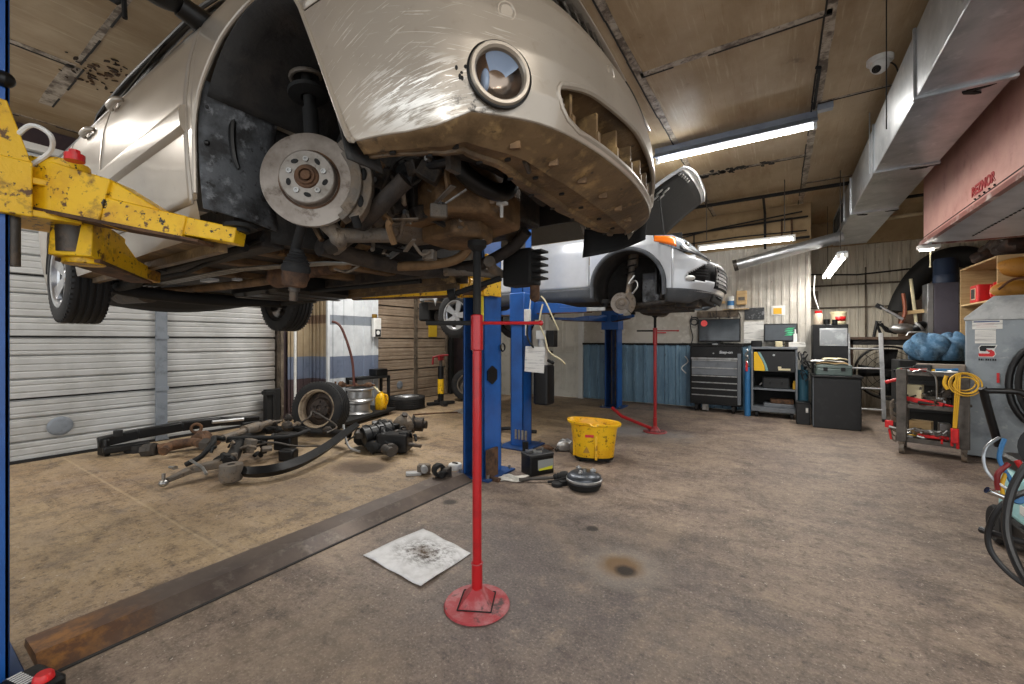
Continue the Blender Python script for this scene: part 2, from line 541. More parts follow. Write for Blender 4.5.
# floor: stained concrete; warm slab in the left bay, greyer traffic area
SPOTS = (((-1.80, 5.72, 0), .18, .45, '#b5b4b2', .5), ((-.73, 2.27, 0), .10, .26, '#a39a8c', .45), ((-.74, 2.27, 0), .07, .15, '#6d4c1c', .8), ((-.705, 2.235, 0), .035, .07, '#1c1005', .95), ((-2.145, 2.456, 0), .035, .06, '#2a211a', .85), ((-3.40, 2.68, 0), .13, .21, '#2c1c0b', .9), ((-3.46, 2.72, 0), .2, .34, '#5b4327', .5), ((-1.05, 2.62, 0), .03, .045, '#2c2622', .8))
def floor_material():
    t = NT('stained_concrete')
    big = t.noise(.55, 6, .62)
    mid = t.noise(2.6, 8, .68)
    fine = t.noise(22, 6, .7)
    streak = t.noise(2.2, 6, .7, (.35, 3.2, 1))
    sx = t.n('ShaderNodeSeparateXYZ'); t.l(t.coord(), sx.inputs[0])
    left = t.ramp(t.math('ADD', sx.outputs[0], t.math('MULTIPLY', t.math('SUBTRACT', mid, .5), .5)), -2.2, -2.75)
    base = t.mix(t.ramp(big, .38, .62), lin('#74655a'), lin('#857467'))
    warm = t.mix(t.ramp(big, .36, .64), lin('#947a5b'), lin('#b39a74'))
    col = t.mix(left, base, warm)
    col = t.mix(t.math('MULTIPLY', t.ramp(mid, .46, .64), .5), col, lin('#8f7f70'))
    col = t.mix(t.math('MULTIPLY', t.ramp(mid, .50, .34), .75), col, lin('#4a3e36'))
    col = t.mix(t.math('MULTIPLY', t.ramp(streak, .55, .75), .45), col, lin('#a89686'))
    col = t.mix(t.math('MULTIPLY', t.ramp(streak, .46, .30), .6), col, lin('#463b34'))
    col = t.mix(t.math('MULTIPLY', t.ramp(fine, .53, .70), .4), col, lin('#b0a08e'))
    col = t.mix(t.math('MULTIPLY', t.ramp(fine, .47, .32), .75), col, lin('#362d27'))
    specks = t.ramp(t.noise(42, 3, .6), .665, .69)
    col = t.mix(t.math('MULTIPLY', specks, .75), col, lin('#cfc4b6'))
    pits = t.ramp(t.noise(15, 5, .75), .655, .68)
    col = t.mix(t.math('MULTIPLY', pits, .65), col, lin('#2c2622'))
    # grey scuffed area around the red stand
    g = t.near((-1.0, 1.95, 0), .3, 1.2, (1, 1, 1), .9, 1.9)
    col = t.mix(t.math('MULTIPLY', g, .8), col, lin('#645d5b'))
    # dry oil spots
    for p, r0, r1, c, a in (((-2.145, 2.456, 0), .03, .08, '#3a2f26', .8), ((-3.62, 2.62, 0), .05, .26, '#4c341d', .85),
                            ((-3.55, 2.05, 0), .1, .34, '#5c4736', .5), ((-1.05, 2.62, 0), .02, .06, '#3a332e', .7),
                            ((-2.7, 3.9, 0), .1, .6, '#4b3d33', .4), ((-1.6, 5.5, 0), .2, .8, '#5c5650', .5),
                            ((-1.25, 5.7, 0), .1, .5, '#8f8f90', .5), ((.35, 1.6, 0), .1, .7, '#5a5450', .35),
                            ((-1.6, 1.0, 0), .1, .5, '#4d4843', .4)):
        mk = t.near(p, r0, r1, (1, 1, 1), r1 * .7, 6)
        col = t.mix(t.math('MULTIPLY', mk, a), col, lin(c))
    grit = t.noise(75, 5, .75)
    col = t.mix(t.math('MULTIPLY', t.ramp(grit, .54, .66), .45), col, lin('#bfb09c'))
    col = t.mix(t.math('MULTIPLY', t.ramp(grit, .46, .33), .65), col, lin('#2f2721'))
    patch = t.noise(1.1, 7, .7, None, .8)
    col = t.mix(t.math('MULTIPLY', t.ramp(patch, .50, .62), .32), col, lin('#a08d78'))
    col = t.mix(t.math('MULTIPLY', t.ramp(patch, .47, .36), .30), col, lin('#54484a'))
    blot = t.noise(6.5, 7, .78)
    col = t.mix(t.math('MULTIPLY', t.ramp(blot, .47, .36), .45), col, lin('#40362f'))
    col = t.mix(t.math('MULTIPLY', t.ramp(blot, .55, .66), .4), col, lin('#a8967f'))
    for p, r0, r1, c, a in SPOTS:
        mk = t.near(p, r0, r1, (1, 1, 1), r1 * .6, 9)
        col = t.mix(t.math('MULTIPLY', mk, a), col, lin(c))
    jt = t.near((-5.0, 1.16, 0), .004, .014, (0, 1, 0))
    col = t.mix(t.math('MULTIPLY', t.math('MULTIPLY', jt, left), .28), col, lin('#cdb894'))
    t.l(col, t.b.inputs['Base Color'])
    t.l(t.ramp(mid, .2, 1.1), t.b.inputs['Roughness'])
    mr = t.n('ShaderNodeMapRange'); mr.inputs['To Min'].default_value = .45; mr.inputs['To Max'].default_value = .8
    t.l(mid, mr.inputs['Value']); t.l(mr.outputs[0], t.b.inputs['Roughness'])
    t.bump(t.math('ADD', fine, t.math('MULTIPLY', mid, .6)), .35, .012)
    return t.mat
m_floor = floor_material()
m_ceil = M('aged_ceiling_panel', '#b09c7e', [('#96805f', 1.1, .4, .68), ('#80653f', 2.6, .48, .78, (1, .25, 1)), ('#c4b496', 7, .56, .8, (6, .3, 1)), ('#5a4428', 3, .66, .8), ('#8a6a3e', 9, .60, .74, (9, .25, 1))], rough=.42, bump=.05)
m_seam = M('seam_tape', '#b0a596', [('#5c4f43', 9, .42, .6), ('#3a2f27', 20, .55, .7)], rough=.5)
m_gdoor = M('garage_door_white', '#b4b5b4', [('#a9a9a6', 2.0, .45, .75), ('#88837b', 7, .62, .8, (1, .4, 5))], rough=.45)
def door_mat():
    t = NT('garage_door_white_dirty')
    col = t.mix(t.ramp(t.noise(2.0, 6, .65), .45, .75), lin('#b8b9b8'), lin('#9b9b98'))
    col = t.mix(t.math('MULTIPLY', t.ramp(t.noise(7, 6, .65, (1, .4, 5)), .58, .76), .7), col, lin('#837e76'))
    mk = t.near((0, 3.08, 0), .10, .50, (0, 1, 0), .25, 3)
    col = t.mix(t.math('MULTIPLY', mk, .75), col, lin('#5d5244'))
    t.l(col, t.b.inputs['Base Color']); t.b.inputs['Roughness'].default_value = .45
    return t.mat
m_gdoor = door_mat()
m_gdoor2 = M('garage_door_weathered', '#9c8a76', [('#7d6a57', 2.2, .42, .7), ('#b9ab98', 5, .55, .8, (1, .5, 6)), ('#5a4836', 8, .62, .76, (1, .5, 5))], rough=.7)
m_dirty = M('dirty_door_edge', '#6a5e50', [('#3d352c', 4, .42, .65), ('#8d8272', 10, .56, .75)], rough=.8)
m_stile = M('grey_stile', '#7f868e', [('#5f656c', 8, .5, .75)], rough=.5)
m_line = M('dark_joint', '#2f2d2b', rough=.9)
m_wallw = M('grubby_white_wall', '#bab6ad', [('#989084', 1.4, .45, .72), ('#d3d0c8', 6, .55, .75), ('#6d6558', 9, .66, .74), ('#3c362f', 26, .72, .76)], rough=.7, bump=.08)
m_wallb = M('stained_upper_wall', '#a18a68', [('#8a7353', 2, .42, .7), ('#6b5638', 5, .58, .78)], rough=.8)
m_alc = M('corrugated_alcove', '#b8b0a0', [('#c4bdae', 4, .45, .7, (5, 1, .4)), ('#5d5548', 6, .55, .75, (5, 1, .3)), ('#3f3930', 14, .66, .76)], rough=.7)
m_wains = M('blue_wainscot', '#6f8ea3', [('#547289', 3, .42, .7, (5, 1, .5)), ('#8ba6b8', 8, .56, .74, (4, 1, .4)), ('#2e4150', 11, .60, .70, (5, 1, .5))], rough=.6)
m_doorp = M('pale_door', '#d6d3c8', [('#bdb9ae', 4, .5, .75)], rough=.55)
m_trimw = M('white_trim', '#d5d4cf', rough=.5)
m_darkwall = M('dark_lintel', '#4a3b3c', [('#332a33', 2, .42, .7), ('#6a5048', 5, .6, .8)], rough=.8)
m_ptan = M('tan_and_shaded_cladding', '#a8977b', [('#8f7d62', 4, .45, .75)], rough=.6)  # paint of the tan pipe, and shaded tone of the white cladding
m_pwhite = M('white_cladding', '#c9cdd0', [('#b0b4b8', 4, .45, .75)], rough=.5)
m_pband = M('grey_band', '#7b828a', [('#646a72', 6, .5, .75)], rough=.6)
m_pbrown = M('shaded_brown_band', '#6a5442', [('#554335', 6, .5, .75)], rough=.6)
m_pblue = M('blue_grey_band', '#6a7488', [('#545d70', 6, .5, .75)], rough=.6)
m_chan = M('floor_channel_steel', '#5a5450', [('#45403e', 3, .42, .68), ('#77706b', 10, .58, .75)], rough=.42, metal=.5)
def channel_mat():
    t = NT('floor_channel_steel_worn')
    n1 = t.noise(3, 6, .65); n2 = t.noise(11, 6, .7)
    col = t.mix(t.ramp(n1, .4, .66), lin('#685b52'), lin('#4e4440'))
    col = t.mix(t.math('MULTIPLY', t.ramp(n2, .54, .7), .7), col, lin('#80766c'))
    mk = t.near((0, -1.3, 0), .10, .42, (1, 1, 1), .45, 5)
    rust = t.mix(t.ramp(t.noise(9, 6, .7), .45, .62), lin('#6a4a35'), lin('#a9753c'))
    col = t.mix(t.math('MULTIPLY', mk, .9), col, rust)
    t.l(col, t.b.inputs['Base Color'])
    t.b.inputs['Roughness'].default_value = .45
    t.b.inputs['Metallic'].default_value = .35
    return t.mat
m_chan = channel_mat()
m_chanr = M('rusty_channel_end', '#7d573a', [('#544036', 5, .45, .62), ('#a9773f', 10, .56, .72)], rough=.7, metal=.2)
# ---------------------------------------------------------------- the room
CEIL = 3.5
struct('floor', MB().bx(-6.9, 3.3, -4.0, 11.0, -0.12, 0), m_floor)

mb = MB().bx(-6.9, 3.3, -4.0, 11.0, CEIL, CEIL + .12)
ceil = struct('ceiling', mb, m_ceil)
# taped seams between the ceiling panels
def seam(x0, y0, x1, y1, w=.07):
    d = Vector((x1 - x0, y1 - y0, 0)); n = Vector((-d.y, d.x, 0)).normalized() * w / 2
    k = max(2, int(d.length / .25)); random.seed(int(abs(x0 * 31 + y0 * 77 + x1 * 13)))
    b = MB()
    L = []; Rr = []
    for i in range(k + 1):
        p = Vector((x0, y0, 0)) + d * i / k
        j = random.uniform(.75, 1.15)
        L.append(p + n * j); Rr.append(p - n * j)
    vs = []
    for a, c in zip(L, Rr):
        vs += [(a.x, a.y, CEIL - .004), (c.x, c.y, CEIL - .004), (a.x, a.y, CEIL + .002), (c.x, c.y, CEIL + .002)]
    fs = []
    for i in range(k):
        a = i * 4; c = a + 4
        fs += [(a, a + 1, c + 1, c), (a, c, c + 2, a + 2), (a + 1, a + 3, c + 3, c + 1)]
    b.add(vs, fs)
    # dark crack of lifted tape along one side
    b.m(1)
    for i in range(k):
        if random.random() < .75:
            a = L[i]; c = L[i + 1]
            b.box(((a.x + c.x) / 2, (a.y + c.y) / 2, CEIL - .003), ((c - a).length, .012, .012), rz=math.degrees(math.atan2(d.y, d.x)))
    obj('seam_tape', b, [m_seam, m_line], ceil)
seam(-1.02, -3.5, -1.0, 8.4); seam(.31, -3.5, .28, 8.4)
seam(-1.0, 3.58, .3, 3.58, .06); seam(-1.0, 6.2, .28, 6.2, .06)
seam(.3, 4.9, 1.4, 4.9, .03); seam(.3, 7.3, 1.4, 7.3, .04); seam(.3, 1.2, 3.2, 1.2, .04)
seam(-4.8, .95, -1.0, .95, .04); seam(-4.87, -3.5, -4.87, .95, .06); seam(-5.9, .95, -4.87, .95, .1); seam(-6.4, .6, -6.4, 3.4, .04); seam(-3.4, -3.5, -3.4, 8.4, .07)
seam(-1.0, .9, .3, .9, .06)
# black mould along the seam behind the middle light
b = MB(); random.seed(8)
for i in range(46):
    x = random.gauss(-.62, .24); y = 6.22 + random.gauss(0, .035)
    s = random.uniform(.015, .05)
    b.prism([(s * random.uniform(.5, 1.4) * math.cos(a), s * random.uniform(.4, 1.0) * math.sin(a)) for a in [k * PI / 3.5 for k in range(7)]], -.006, 0, place((x, y, CEIL), rz=random.uniform(0, 180)))
obj('mould_stain', b, m_blackm, ceil)

# garage side wall with two overhead doors
mb = MB().bx(-6.9, -6.62, -4.0, 11.0, 0, CEIL)
struct('wall_left', mb, m_darkwall)

def overhead_door(name, y0, y1, ztop, secs, mats, rib, stiles, dark_ends=None):
    """sectional door: each section a ribbed panel of its own, in the plane x = -6.5"""
    d = thing(name, None, None, (-6.5, (y0 + y1) / 2, 0)); d['kind'] = 'structure'
    h = ztop / secs
    for s in range(secs):
        z0 = s * h; prof = []
        # small flutes and two deep shadow lines in each section
        grooves = [(z0 + h * .32, .030), (z0 + h * .70, .030)]
        n = 110
        for i in range(n + 1):
            z = z0 + .012 + (h - .016) * i / n
            dx = -.007 * max(0, math.cos((z - z0) / h * 2 * PI * rib) - .80) / .2
            for g, dep in grooves:
                k = abs(z - g)
                if k < .013: dx -= dep * (1 - k / .013)
            e = min(z - z0, z0 + h - z)
            if e < .016: dx -= .03
            prof.append((-6.5 + dx, z))
        b = MB()
        ys = [y0, y1]
        vs = []
        for y in ys: vs += [(x, y, z) for x, z in prof]
        vs += [(-6.56, y, z) for y in ys for z in (z0 + .012, z0 + h - .004)]
        L = len(prof); fs = [(i, L + i, L + i + 1, i + 1) for i in range(L - 1)]
        fs += [(0, 2 * L, 2 * L + 2, L), (L - 1, 2 * L - 1, 2 * L + 3, 2 * L + 1)]
        b.add(vs, fs)
        obj('door_panel', b, mats[0], d, world=True, sharp=60)
    obj('joint_backing', MB().bx(-6.6, -6.535, y0, y1, 0, ztop), m_line, d, world=True)
    for y, w in stiles:
        obj('stile', MB().bx(-6.505, -6.46, y - w / 2, y + w / 2, .02, ztop), mats[1], d, world=True)
        for s in range(secs):
            obj('hinge', MB().bx(-6.47, -6.448, y - w * .6, y + w * .6, s * h - .02 + (.03 if s == 0 else 0), s * h + .03), mats[1], d, world=True)
    return d

d1 = overhead_door('door_1', -2.6, 3.42, 3.2, 5, (m_gdoor, m_stile), 9, [(2.02, .11), (-.6, .11)])
# round vent low on the white door and the grimy lower right end of the door
M0 = frame((-6.49, 1.153, .33), (1, 0, 0), (0, 1, 0))
obj('round_vent', MB().lathe([(.001, .012), (.07, .012), (.088, .008), (.10, 0)], M0, 28), m_stile, d1, world=True)
obj('bottom_seal', MB().bx(-6.53, -6.47, -2.6, 3.42, 0, .03), m_rubber, d1, world=True)
d2 = overhead_door('door_2', 5.15, 7.36, 3.2, 5, (m_gdoor2, m_dirty), 9, [(6.33, .07), (7.30, .05)])
M0 = frame((-6.49, 5.9, .34), (1, 0, 0), (0, 1, 0))
obj('round_vent', MB().lathe([(.001, .012), (.06, .012), (.08, 0)], M0, 24), m_stile, d2, world=True)
obj('caution_sign', MB().bx(-6.49, -6.47, 6.72, 6.97, 1.32, 1.60), M('sign_yellow', '#d6b02c', rough=.6), d2, world=True, label='small yellow square sign on the weathered door')
# lintel above the doors and the tracks and trim between them
struct('trim_1', MB().bx(-6.62, -6.44, -4, 3.6, 3.2, 3.27), m_trimw)
t = MB()
t.bx(-6.62, -6.46, 3.45, 3.52, 0, 3.2); t.bx(-6.46, -6.40, 3.46, 3.50, .1, 3.2)
struct('trim_2', t, m_dirty)
struct('trim_3', MB().cyl((-6.3, 3.62, .2), (-6.3, 3.62, 3.1), .02, n=8), m_white)
struct('trim_4', MB().bx(-6.62, -6.40, 7.37, 7.47, 0, 3.3), m_blackm)

# unseen raised door, added behind the camera to darken the bumper's reflection
d4 = thing('unseen_reflected_door', None, None, (-.6, -2.2, 3.1)); d4['kind'] = 'structure'
for i in range(4):
    obj('door_panel', MB().bx(-2.0, .75, -.75 - .62 * i - .60, -.75 - .62 * i, 3.08, 3.13), m_dirty, d4, world=True, bevel=.01)
pieces('track', MB().bx(-2.08, -2.02, -3.4, -.6, 3.08, 3.16).bx(.77, .83, -3.4, -.6, 3.08, 3.16), m_stile, d4, world=True)
# corrugated box pillar between the two doors: shaded face towards us coloured tan, lit face white
def corr(p0, p1, zs, mats, depth=.02, pitch=.17):
    """corrugated sheet from p0 to p1 with horizontal painted bands zs = [(z0, z1, material index)]"""
    b = MB()
    a = Vector(p0); c = Vector(p1); d = c - a; L = d.length; d.normalize(); n = Vector((d.y, -d.x))
    prof = []
    k = max(1, int(round(L / pitch)))
    for i in range(k):
        for (t, o) in ((0, 0), (.34, 0), (.42, 1), (.70, 1), (.78, 0)):
            prof.append(((i + t) / k * L, o * depth))
    prof.append((L, 0))
    pts = [a + d * t + n * o for t, o in prof]
    for z0, z1, mi in zs:
        b.m(mi)
        vs = [(p.x, p.y, z0) for p in pts] + [(p.x, p.y, z1) for p in pts]
        m = len(pts)
        b.add(vs, [(i, i + 1, m + i + 1, m + i) for i in range(m - 1)])
    return b
pil = thing('wall_pillar', None, None, (-6.4, 4.55, 0)); pil['kind'] = 'structure'
obj('shaded_tan_face', corr((-6.6, 4.08), (-6.15, 4.08), [(.02, .62, 4), (.62, .98, 1), (.98, 1.52, 0), (1.52, 1.66, 2), (1.66, 3.4, 0)], None, .02, .11),
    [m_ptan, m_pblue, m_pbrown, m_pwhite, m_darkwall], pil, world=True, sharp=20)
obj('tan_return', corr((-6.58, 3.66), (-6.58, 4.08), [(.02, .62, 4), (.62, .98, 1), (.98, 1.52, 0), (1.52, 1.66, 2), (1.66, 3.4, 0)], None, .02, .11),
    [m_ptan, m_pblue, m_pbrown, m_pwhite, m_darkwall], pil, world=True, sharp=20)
obj('white_face', corr((-6.15, 4.08), (-6.15, 5.08), [(.02, .62, 0), (.62, .98, 1), (.98, 1.5, 0), (1.5, 1.66, 2), (1.66, 3.4, 0)], None, .025, .2),
    [m_pwhite, m_pblue, m_pband], pil, world=True, sharp=20)
obj('core', MB().bx(-6.6, -6.17, 4.10, 5.08, 0, 3.45), m_darkwall, pil, world=True)
obj('corner_trim', MB().bx(-6.165, -6.12, 4.05, 4.09, 0, 3.4), m_pwhite, pil, world=True)

# back wall (left part) with pale door and blue corrugated wainscot
wb_ = MB()
wb_.bx(-4.55 - 2.1, -4.42, 8.4, 8.6, 0, CEIL).bx(-3.62, .42, 8.4, 8.6, 0, 2.85).bx(-4.42, -3.62, 8.4, 8.6, 2.06, 2.85)
struct('wall_back', wb_, m_wallw)
struct('wall_back_sheet', corr((-1.02, 8.395), (.42, 8.395), [(1.19, 2.85, 0)], None, .012, .11), m_wallw, sharp=20)
struct('wall_back_upper', MB().bx(-4.42, .42, 8.38, 8.6, 2.85, CEIL), m_wallb)
struct('wall_back_wainscot', corr((-3.55, 8.36), (-.35, 8.36), [(.02, 1.16, 0)], None, .03, .2), m_wains, sharp=20)
struct('trim_5', MB().bx(-3.56, -.35, 8.33, 8.4, 1.15, 1.19), m_blackm)
struct('trim_6', MB().bx(-3.66, -3.56, 8.34, 8.41, 0, 2.12).bx(-4.46, -4.38, 8.34, 8.41, 0, 2.12).bx(-4.46, -3.56, 8.34, 8.41, 2.04, 2.12), m_trimw)
d3 = thing('door_3', None, None, (-4.02, 8.42, 0)); d3['kind'] = 'structure'
obj('door_leaf', MB().bx(-4.38, -3.66, 8.39, 8.43, .01, 2.04), m_doorp, d3, world=True, bevel=.003)
for (z0, z1) in ((.14, .78), (.98, 1.92)):
    b = MB()
    for (x0, x1) in ((-4.28, -4.05), (-3.99, -3.76)):
        for (a0, a1, c0, c1) in ((x0, x1, z0, z0 + .015), (x0, x1, z1 - .015, z1), (x0, x0 + .015, z0, z1), (x1 - .015, x1, z0, z1)):
            b.bx(a0, a1, 8.378, 8.392, c0, c1)
    obj('panel_moulding', b, m_doorp, d3, world=True, bevel=.003)
obj('door_knob', MB().cyl((-4.3, 8.39, .98), (-4.3, 8.34, .98), .012).sphere((-4.3, 8.325, .98), .03), m_black, d3, world=True)
obj('deadbolt', MB().cyl((-4.3, 8.39, 1.12), (-4.3, 8.36, 1.12), .026), m_black, d3, world=True)

# alcove behind the duct: side return and corrugated back wall
struct('wall_alcove_side', MB().bx(.30, .42, 8.6, 10.2, 0, CEIL), m_wallw)
struct('wall_alcove_back', corr((.42, 10.1), (3.3, 10.1), [(0, 3.03, 0)], None, .015, .12), m_alc, sharp=20)
struct('wall_alcove_upper', MB().bx(.42, 3.3, 10.0, 10.3, 3.03, CEIL).bx(.42, 3.3, 10.12, 10.3, 0, 3.03), m_wallb)
struct('trim_7', MB().bx(.42, 3.2, 10.04, 10.1, 2.28, 2.31).bx(.42, 3.2, 10.04, 10.1, 1.86, 1.88).bx(1.32, 1.34, 10.04, 10.1, 1.2, 2.6).bx(.44, .62, 10.03, 10.1, 1.9, 2.2), m_dirty)
struct('wall_right', MB().bx(3.15, 3.3, 2.2, 10.3, 0, CEIL), m_wallb)

# pipes and conduit under the ceiling of the second bay
def pipe_thing(label, pts, r, m, name='conduit', **k):
    k.setdefault('group', 'pipes and cables under the ceiling')
    b = MB().tube(pts, r, 8)
    return tag(obj(name, b, m, world=True, loc=pts[0]), label, 'pipe', **k)
pipe_thing('long black pipe under the ceiling nearest the middle light', [(-2.6, 7.45, 3.44), (.9, 7.45, 3.44)], .028, m_blackm)
pipe_thing('thin black conduit along the top of the back wall', [(-3.4, 8.31, 3.18), (.38, 8.31, 3.26)], .016, m_blackm)
pipe_thing('sagging black cable crossing the upper back wall', [(-2.9, 8.28, 2.98), (-1.9, 8.27, 3.10), (-1.0, 8.27, 3.24), (.3, 8.27, 3.34)], .013, m_blackm, name='cable')
pipe_thing('black conduit low on the upper back wall above the long lamp', [(-3.0, 8.28, 2.88), (.40, 8.28, 2.92)], .02, m_blackm)
pipe_thing('cable drooping from the left along the upper back wall', [(-2.4, 8.25, 2.80), (-1.4, 8.25, 3.02), (-.6, 8.25, 3.04), (.36, 8.25, 3.02)], .012, m_blackm, name='cable')
pipe_thing('vertical black pipe dropping from the ceiling left of the seam', [(-.22, 7.5, 3.44), (-.22, 8.3, 3.40), (-.22, 8.33, 2.8)], .018, m_blackm)
pipe_thing('rust coloured square bend conduit by the vertical black pipe', [(.02, 8.34, 2.95), (.02, 8.34, 3.28), (.16, 8.34, 3.28), (.16, 8.34, 2.9)], .014, m_rust)
pipe_thing('vertical conduit on the wall above the open hood, left one', [(-1.75, 8.36, 2.2), (-1.75, 8.36, 3.1)], .012, m_blackm)
pipe_thing('vertical conduit on the wall above the open hood, right one', [(-1.35, 8.36, 2.2), (-1.35, 8.36, 3.2)], .012, m_blackm)
pipe_thing('tan steam pipe on the alcove ceiling beyond the duct', [(1.25, 9.4, 3.30), (3.0, 9.2, 3.34)], .035, m_ptan)
pipe_thing('dark pipe on the alcove ceiling beyond the duct', [(1.2, 8.6, 3.42), (3.0, 8.6, 3.44)], .025, m_blackm)
pipe_thing('cable sagging across the alcove wall beneath the heater', [(.5, 9.98, 2.52), (1.2, 9.98, 2.46), (2.2, 9.98, 2.52)], .014, m_blackm, name='cable')
pipe_thing('rusty electrical conduit hanging beside the middle ceiling seam', [(.24, 4.2, 3.47), (.27, 4.2, 3.46), (.27, 4.92, 3.46)], .012, m_blackm)
pipe_thing('thin black cord hanging from the ceiling near the dome camera', [(.58, 3.6, 3.5), (.58, 3.6, 2.62)], .0035, m_blackm, name='cord')
# ---------------------------------------------------------------- lamps, duct, heater
def strip_lamp(label, c, length, along='x', z=3.45, w=.30, tubes=1, group='fluorescent lamps', drop=0, m_h=None, hang=0):
    rz = 0 if along == 'x' else 90
    t = thing('fluorescent_lamp', label, 'lamp', (c[0], c[1], z), rz, group)
    L = length / 2
    m_h = m_h or m_white
    obj('lamp_housing', MB().bx(-L, L, -min(.07, w * .4), min(.07, w * .4), -.06, .05 if w > .15 else -.03), m_h, t, bevel=.004)
    b = MB()
    for s in (-1,):
        if w < .15: continue
        b.add([(-L, s * .07, -.03), (L, s * .07, -.03), (L, s * w / 2, -.11), (-L, s * w / 2, -.11),
               (-L, s * .07, -.022), (L, s * .07, -.022), (L, s * (w / 2 + .006), -.104), (-L, s * (w / 2 + .006), -.104)],
              [(0, 1, 2, 3), (4, 7, 6, 5), (2, 6, 7, 3), (0, 3, 7, 4), (1, 5, 6, 2)])
    if w >= .15: obj('reflector', b, m_h, t)
    ys = [0] if tubes == 1 else [-.035, .035]
    for y in ys:
        obj('lit_tube', MB().cyl((-L + .03, y, -.09), (L - .03, y, -.09), .016, n=14), m_tube, t)
        obj('socket', MB().bx(-L, -L + .03, y - .022, y + .022, -.115, -.05).bx(L - .03, L, y - .022, y + .022, -.115, -.05), m_white, t)
    if hang:
        for s in (-1, 1):
            obj('hanger_chain', MB().cyl((s * L * .8, 0, .04), (s * L * .8, 0, hang - z), .006, n=6), m_dsteel, t)
    return t
m_lampgrey = M('lamp_sheet_grey', '#8e97a6', [('#7a8290', 5, .5, .75)], rough=.35, metal=.3)
strip_lamp('long fluorescent lamp on the ceiling between the two raised cars', (-.47, 5.12), 1.55, 'x', 3.46, .34, 1, m_h=m_lampgrey)
obj('conduit_end', MB().bx(.30, .42, 4.93, 5.0, 3.44, 3.5), m_lampgrey, None, label='grey junction box at the right end of the middle lamp', cat='junction box')
strip_lamp('fluorescent lamp over the tool chest near the back wall', (-.45, 7.0), 1.25, 'x', 2.74, .10, hang=3.5)
strip_lamp('added fill lamp between the two lifts hidden by the beige car', (-2.4, 3.45), 1.5, 'x', 3.5, .3)  # body of the added lamp that brightens the white car
strip_lamp('twin tube lamp hanging under the far end of the square duct', (.67, 7.9), 2.2, 'y', 2.42, .14, 2, m_h=m_galv, hang=3.5)
for x, y, ln, al, lab in ((2.3, -.4, 2.4, 'y', 'a'), (1.2, -2.9, 2.4, 'x', 'b'), (-5.4, -.9, 2.4, 'y', 'c'), (-4.9, 4.3, 1.8, 'y', 'd')):  # bodies of the added lamps, all out of view
    strip_lamp({'a': 'added fill lamp right of the place where the picture is taken', 'b': 'added fill lamp behind the place where the picture is taken',
                'c': 'added fill lamp over the white garage door bay', 'd': 'added fill lamp over the weathered garage door bay'}[lab], (x, y), ln, al, 3.5, .3)
b = MB().bx(-.10, .10, -.05, .05, 0, .06)
t = thing('work_lamp', 'small lit work lamp under the front edge of the pink heater', 'lamp', (1.30, 6.2, 2.20), 0)
obj('lamp_housing', MB().bx(-.05, .13, -.04, .04, .03, .07), m_white, t, bevel=.006)
obj('lit_tube', MB().cyl((-.03, 0, .022), (.08, 0, .022), .014), m_tube, t)
obj('pull_cord', MB().cyl((.06, .03, .04), (.06, .03, -.15), .005, n=6).sphere((.06, .03, -.16), .010, 8, 6), m_cream, t)
obj('bracket', MB().bx(.02, .06, -.03, .03, .07, .09), m_galv, t)

# square sheet metal duct running the length of the room
dt = thing('air_duct', 'long square galvanised duct under the ceiling on the right', 'duct', (.98, 5.5, 3.07))
Y0, Y1 = 1.2, 8.9
secs = [1.2, 2.45, 3.75, 5.2, 6.75, 8.9]
for a, c in zip(secs, secs[1:]):
    b = MB().m(0)
    b.bx(.75, 1.19, a + .004, c - .004, 2.85, 3.29)
    obj('duct_section', b, m_galv, dt, world=True, bevel=.003)
    b = MB().bx(.752, 1.188, a + .004, c - .004, 2.843, 2.852)
    obj('duct_underside', b, m_galv, dt, world=True)
for y in secs[1:-1]:
    b = MB().bx(.735, .75, y - .012, y + .012, 2.84, 3.30).bx(.735, 1.2, y - .018, y + .018, 2.828, 2.846)
    obj('joint_strip', b, m_galv, dt, world=True)
    bb = MB(); random.seed(int(y * 10))
    for i in range(2):
        x = .79 + random.uniform(0, .3)
        bb.prism([(.0, .0), (.05, -.012), (.13, .008), (.10, .022), (.03, .02)], 0, .012, place((x, y + .05, 2.828), rz=random.uniform(-20, 40)))
    pieces('peeling_tape', bb, m_blackm, dt, world=True, label='black peeling tape on a duct joint')
b = MB()
for i in range(5): b.bx(.735, .75, 7.55 + i * .22, 7.72 + i * .22, 2.95, 3.2)
obj('side_vent', b, m_blackm, dt, world=True)
for y in (2.9, 5.4, 7.4):
    pieces('hanger_strap', MB().bx(.74, .748, y - .012, y + .012, 2.9, 3.5).bx(1.19, 1.198, y - .012, y + .012, 2.9, 3.5), m_galv, dt, world=True)

# round pipe branching off the duct's far end
b = MB().tube([(.78, 7.95, 2.80), (.60, 7.92, 2.76), (-.62, 7.9, 2.50)], .085, 18)
t = tag(obj('duct_branch', b, m_galv, world=True, loc=(.6, 7.9, 2.76)), 'round silver duct pipe sloping down left from the square duct', 'duct pipe')
obj('end_cap', MB().tube([(-.60 - .6, 0, 2.505 - 2.76), (-.66 - .6, 0, 2.492 - 2.76)], .095, 18), m_dsteel, t)

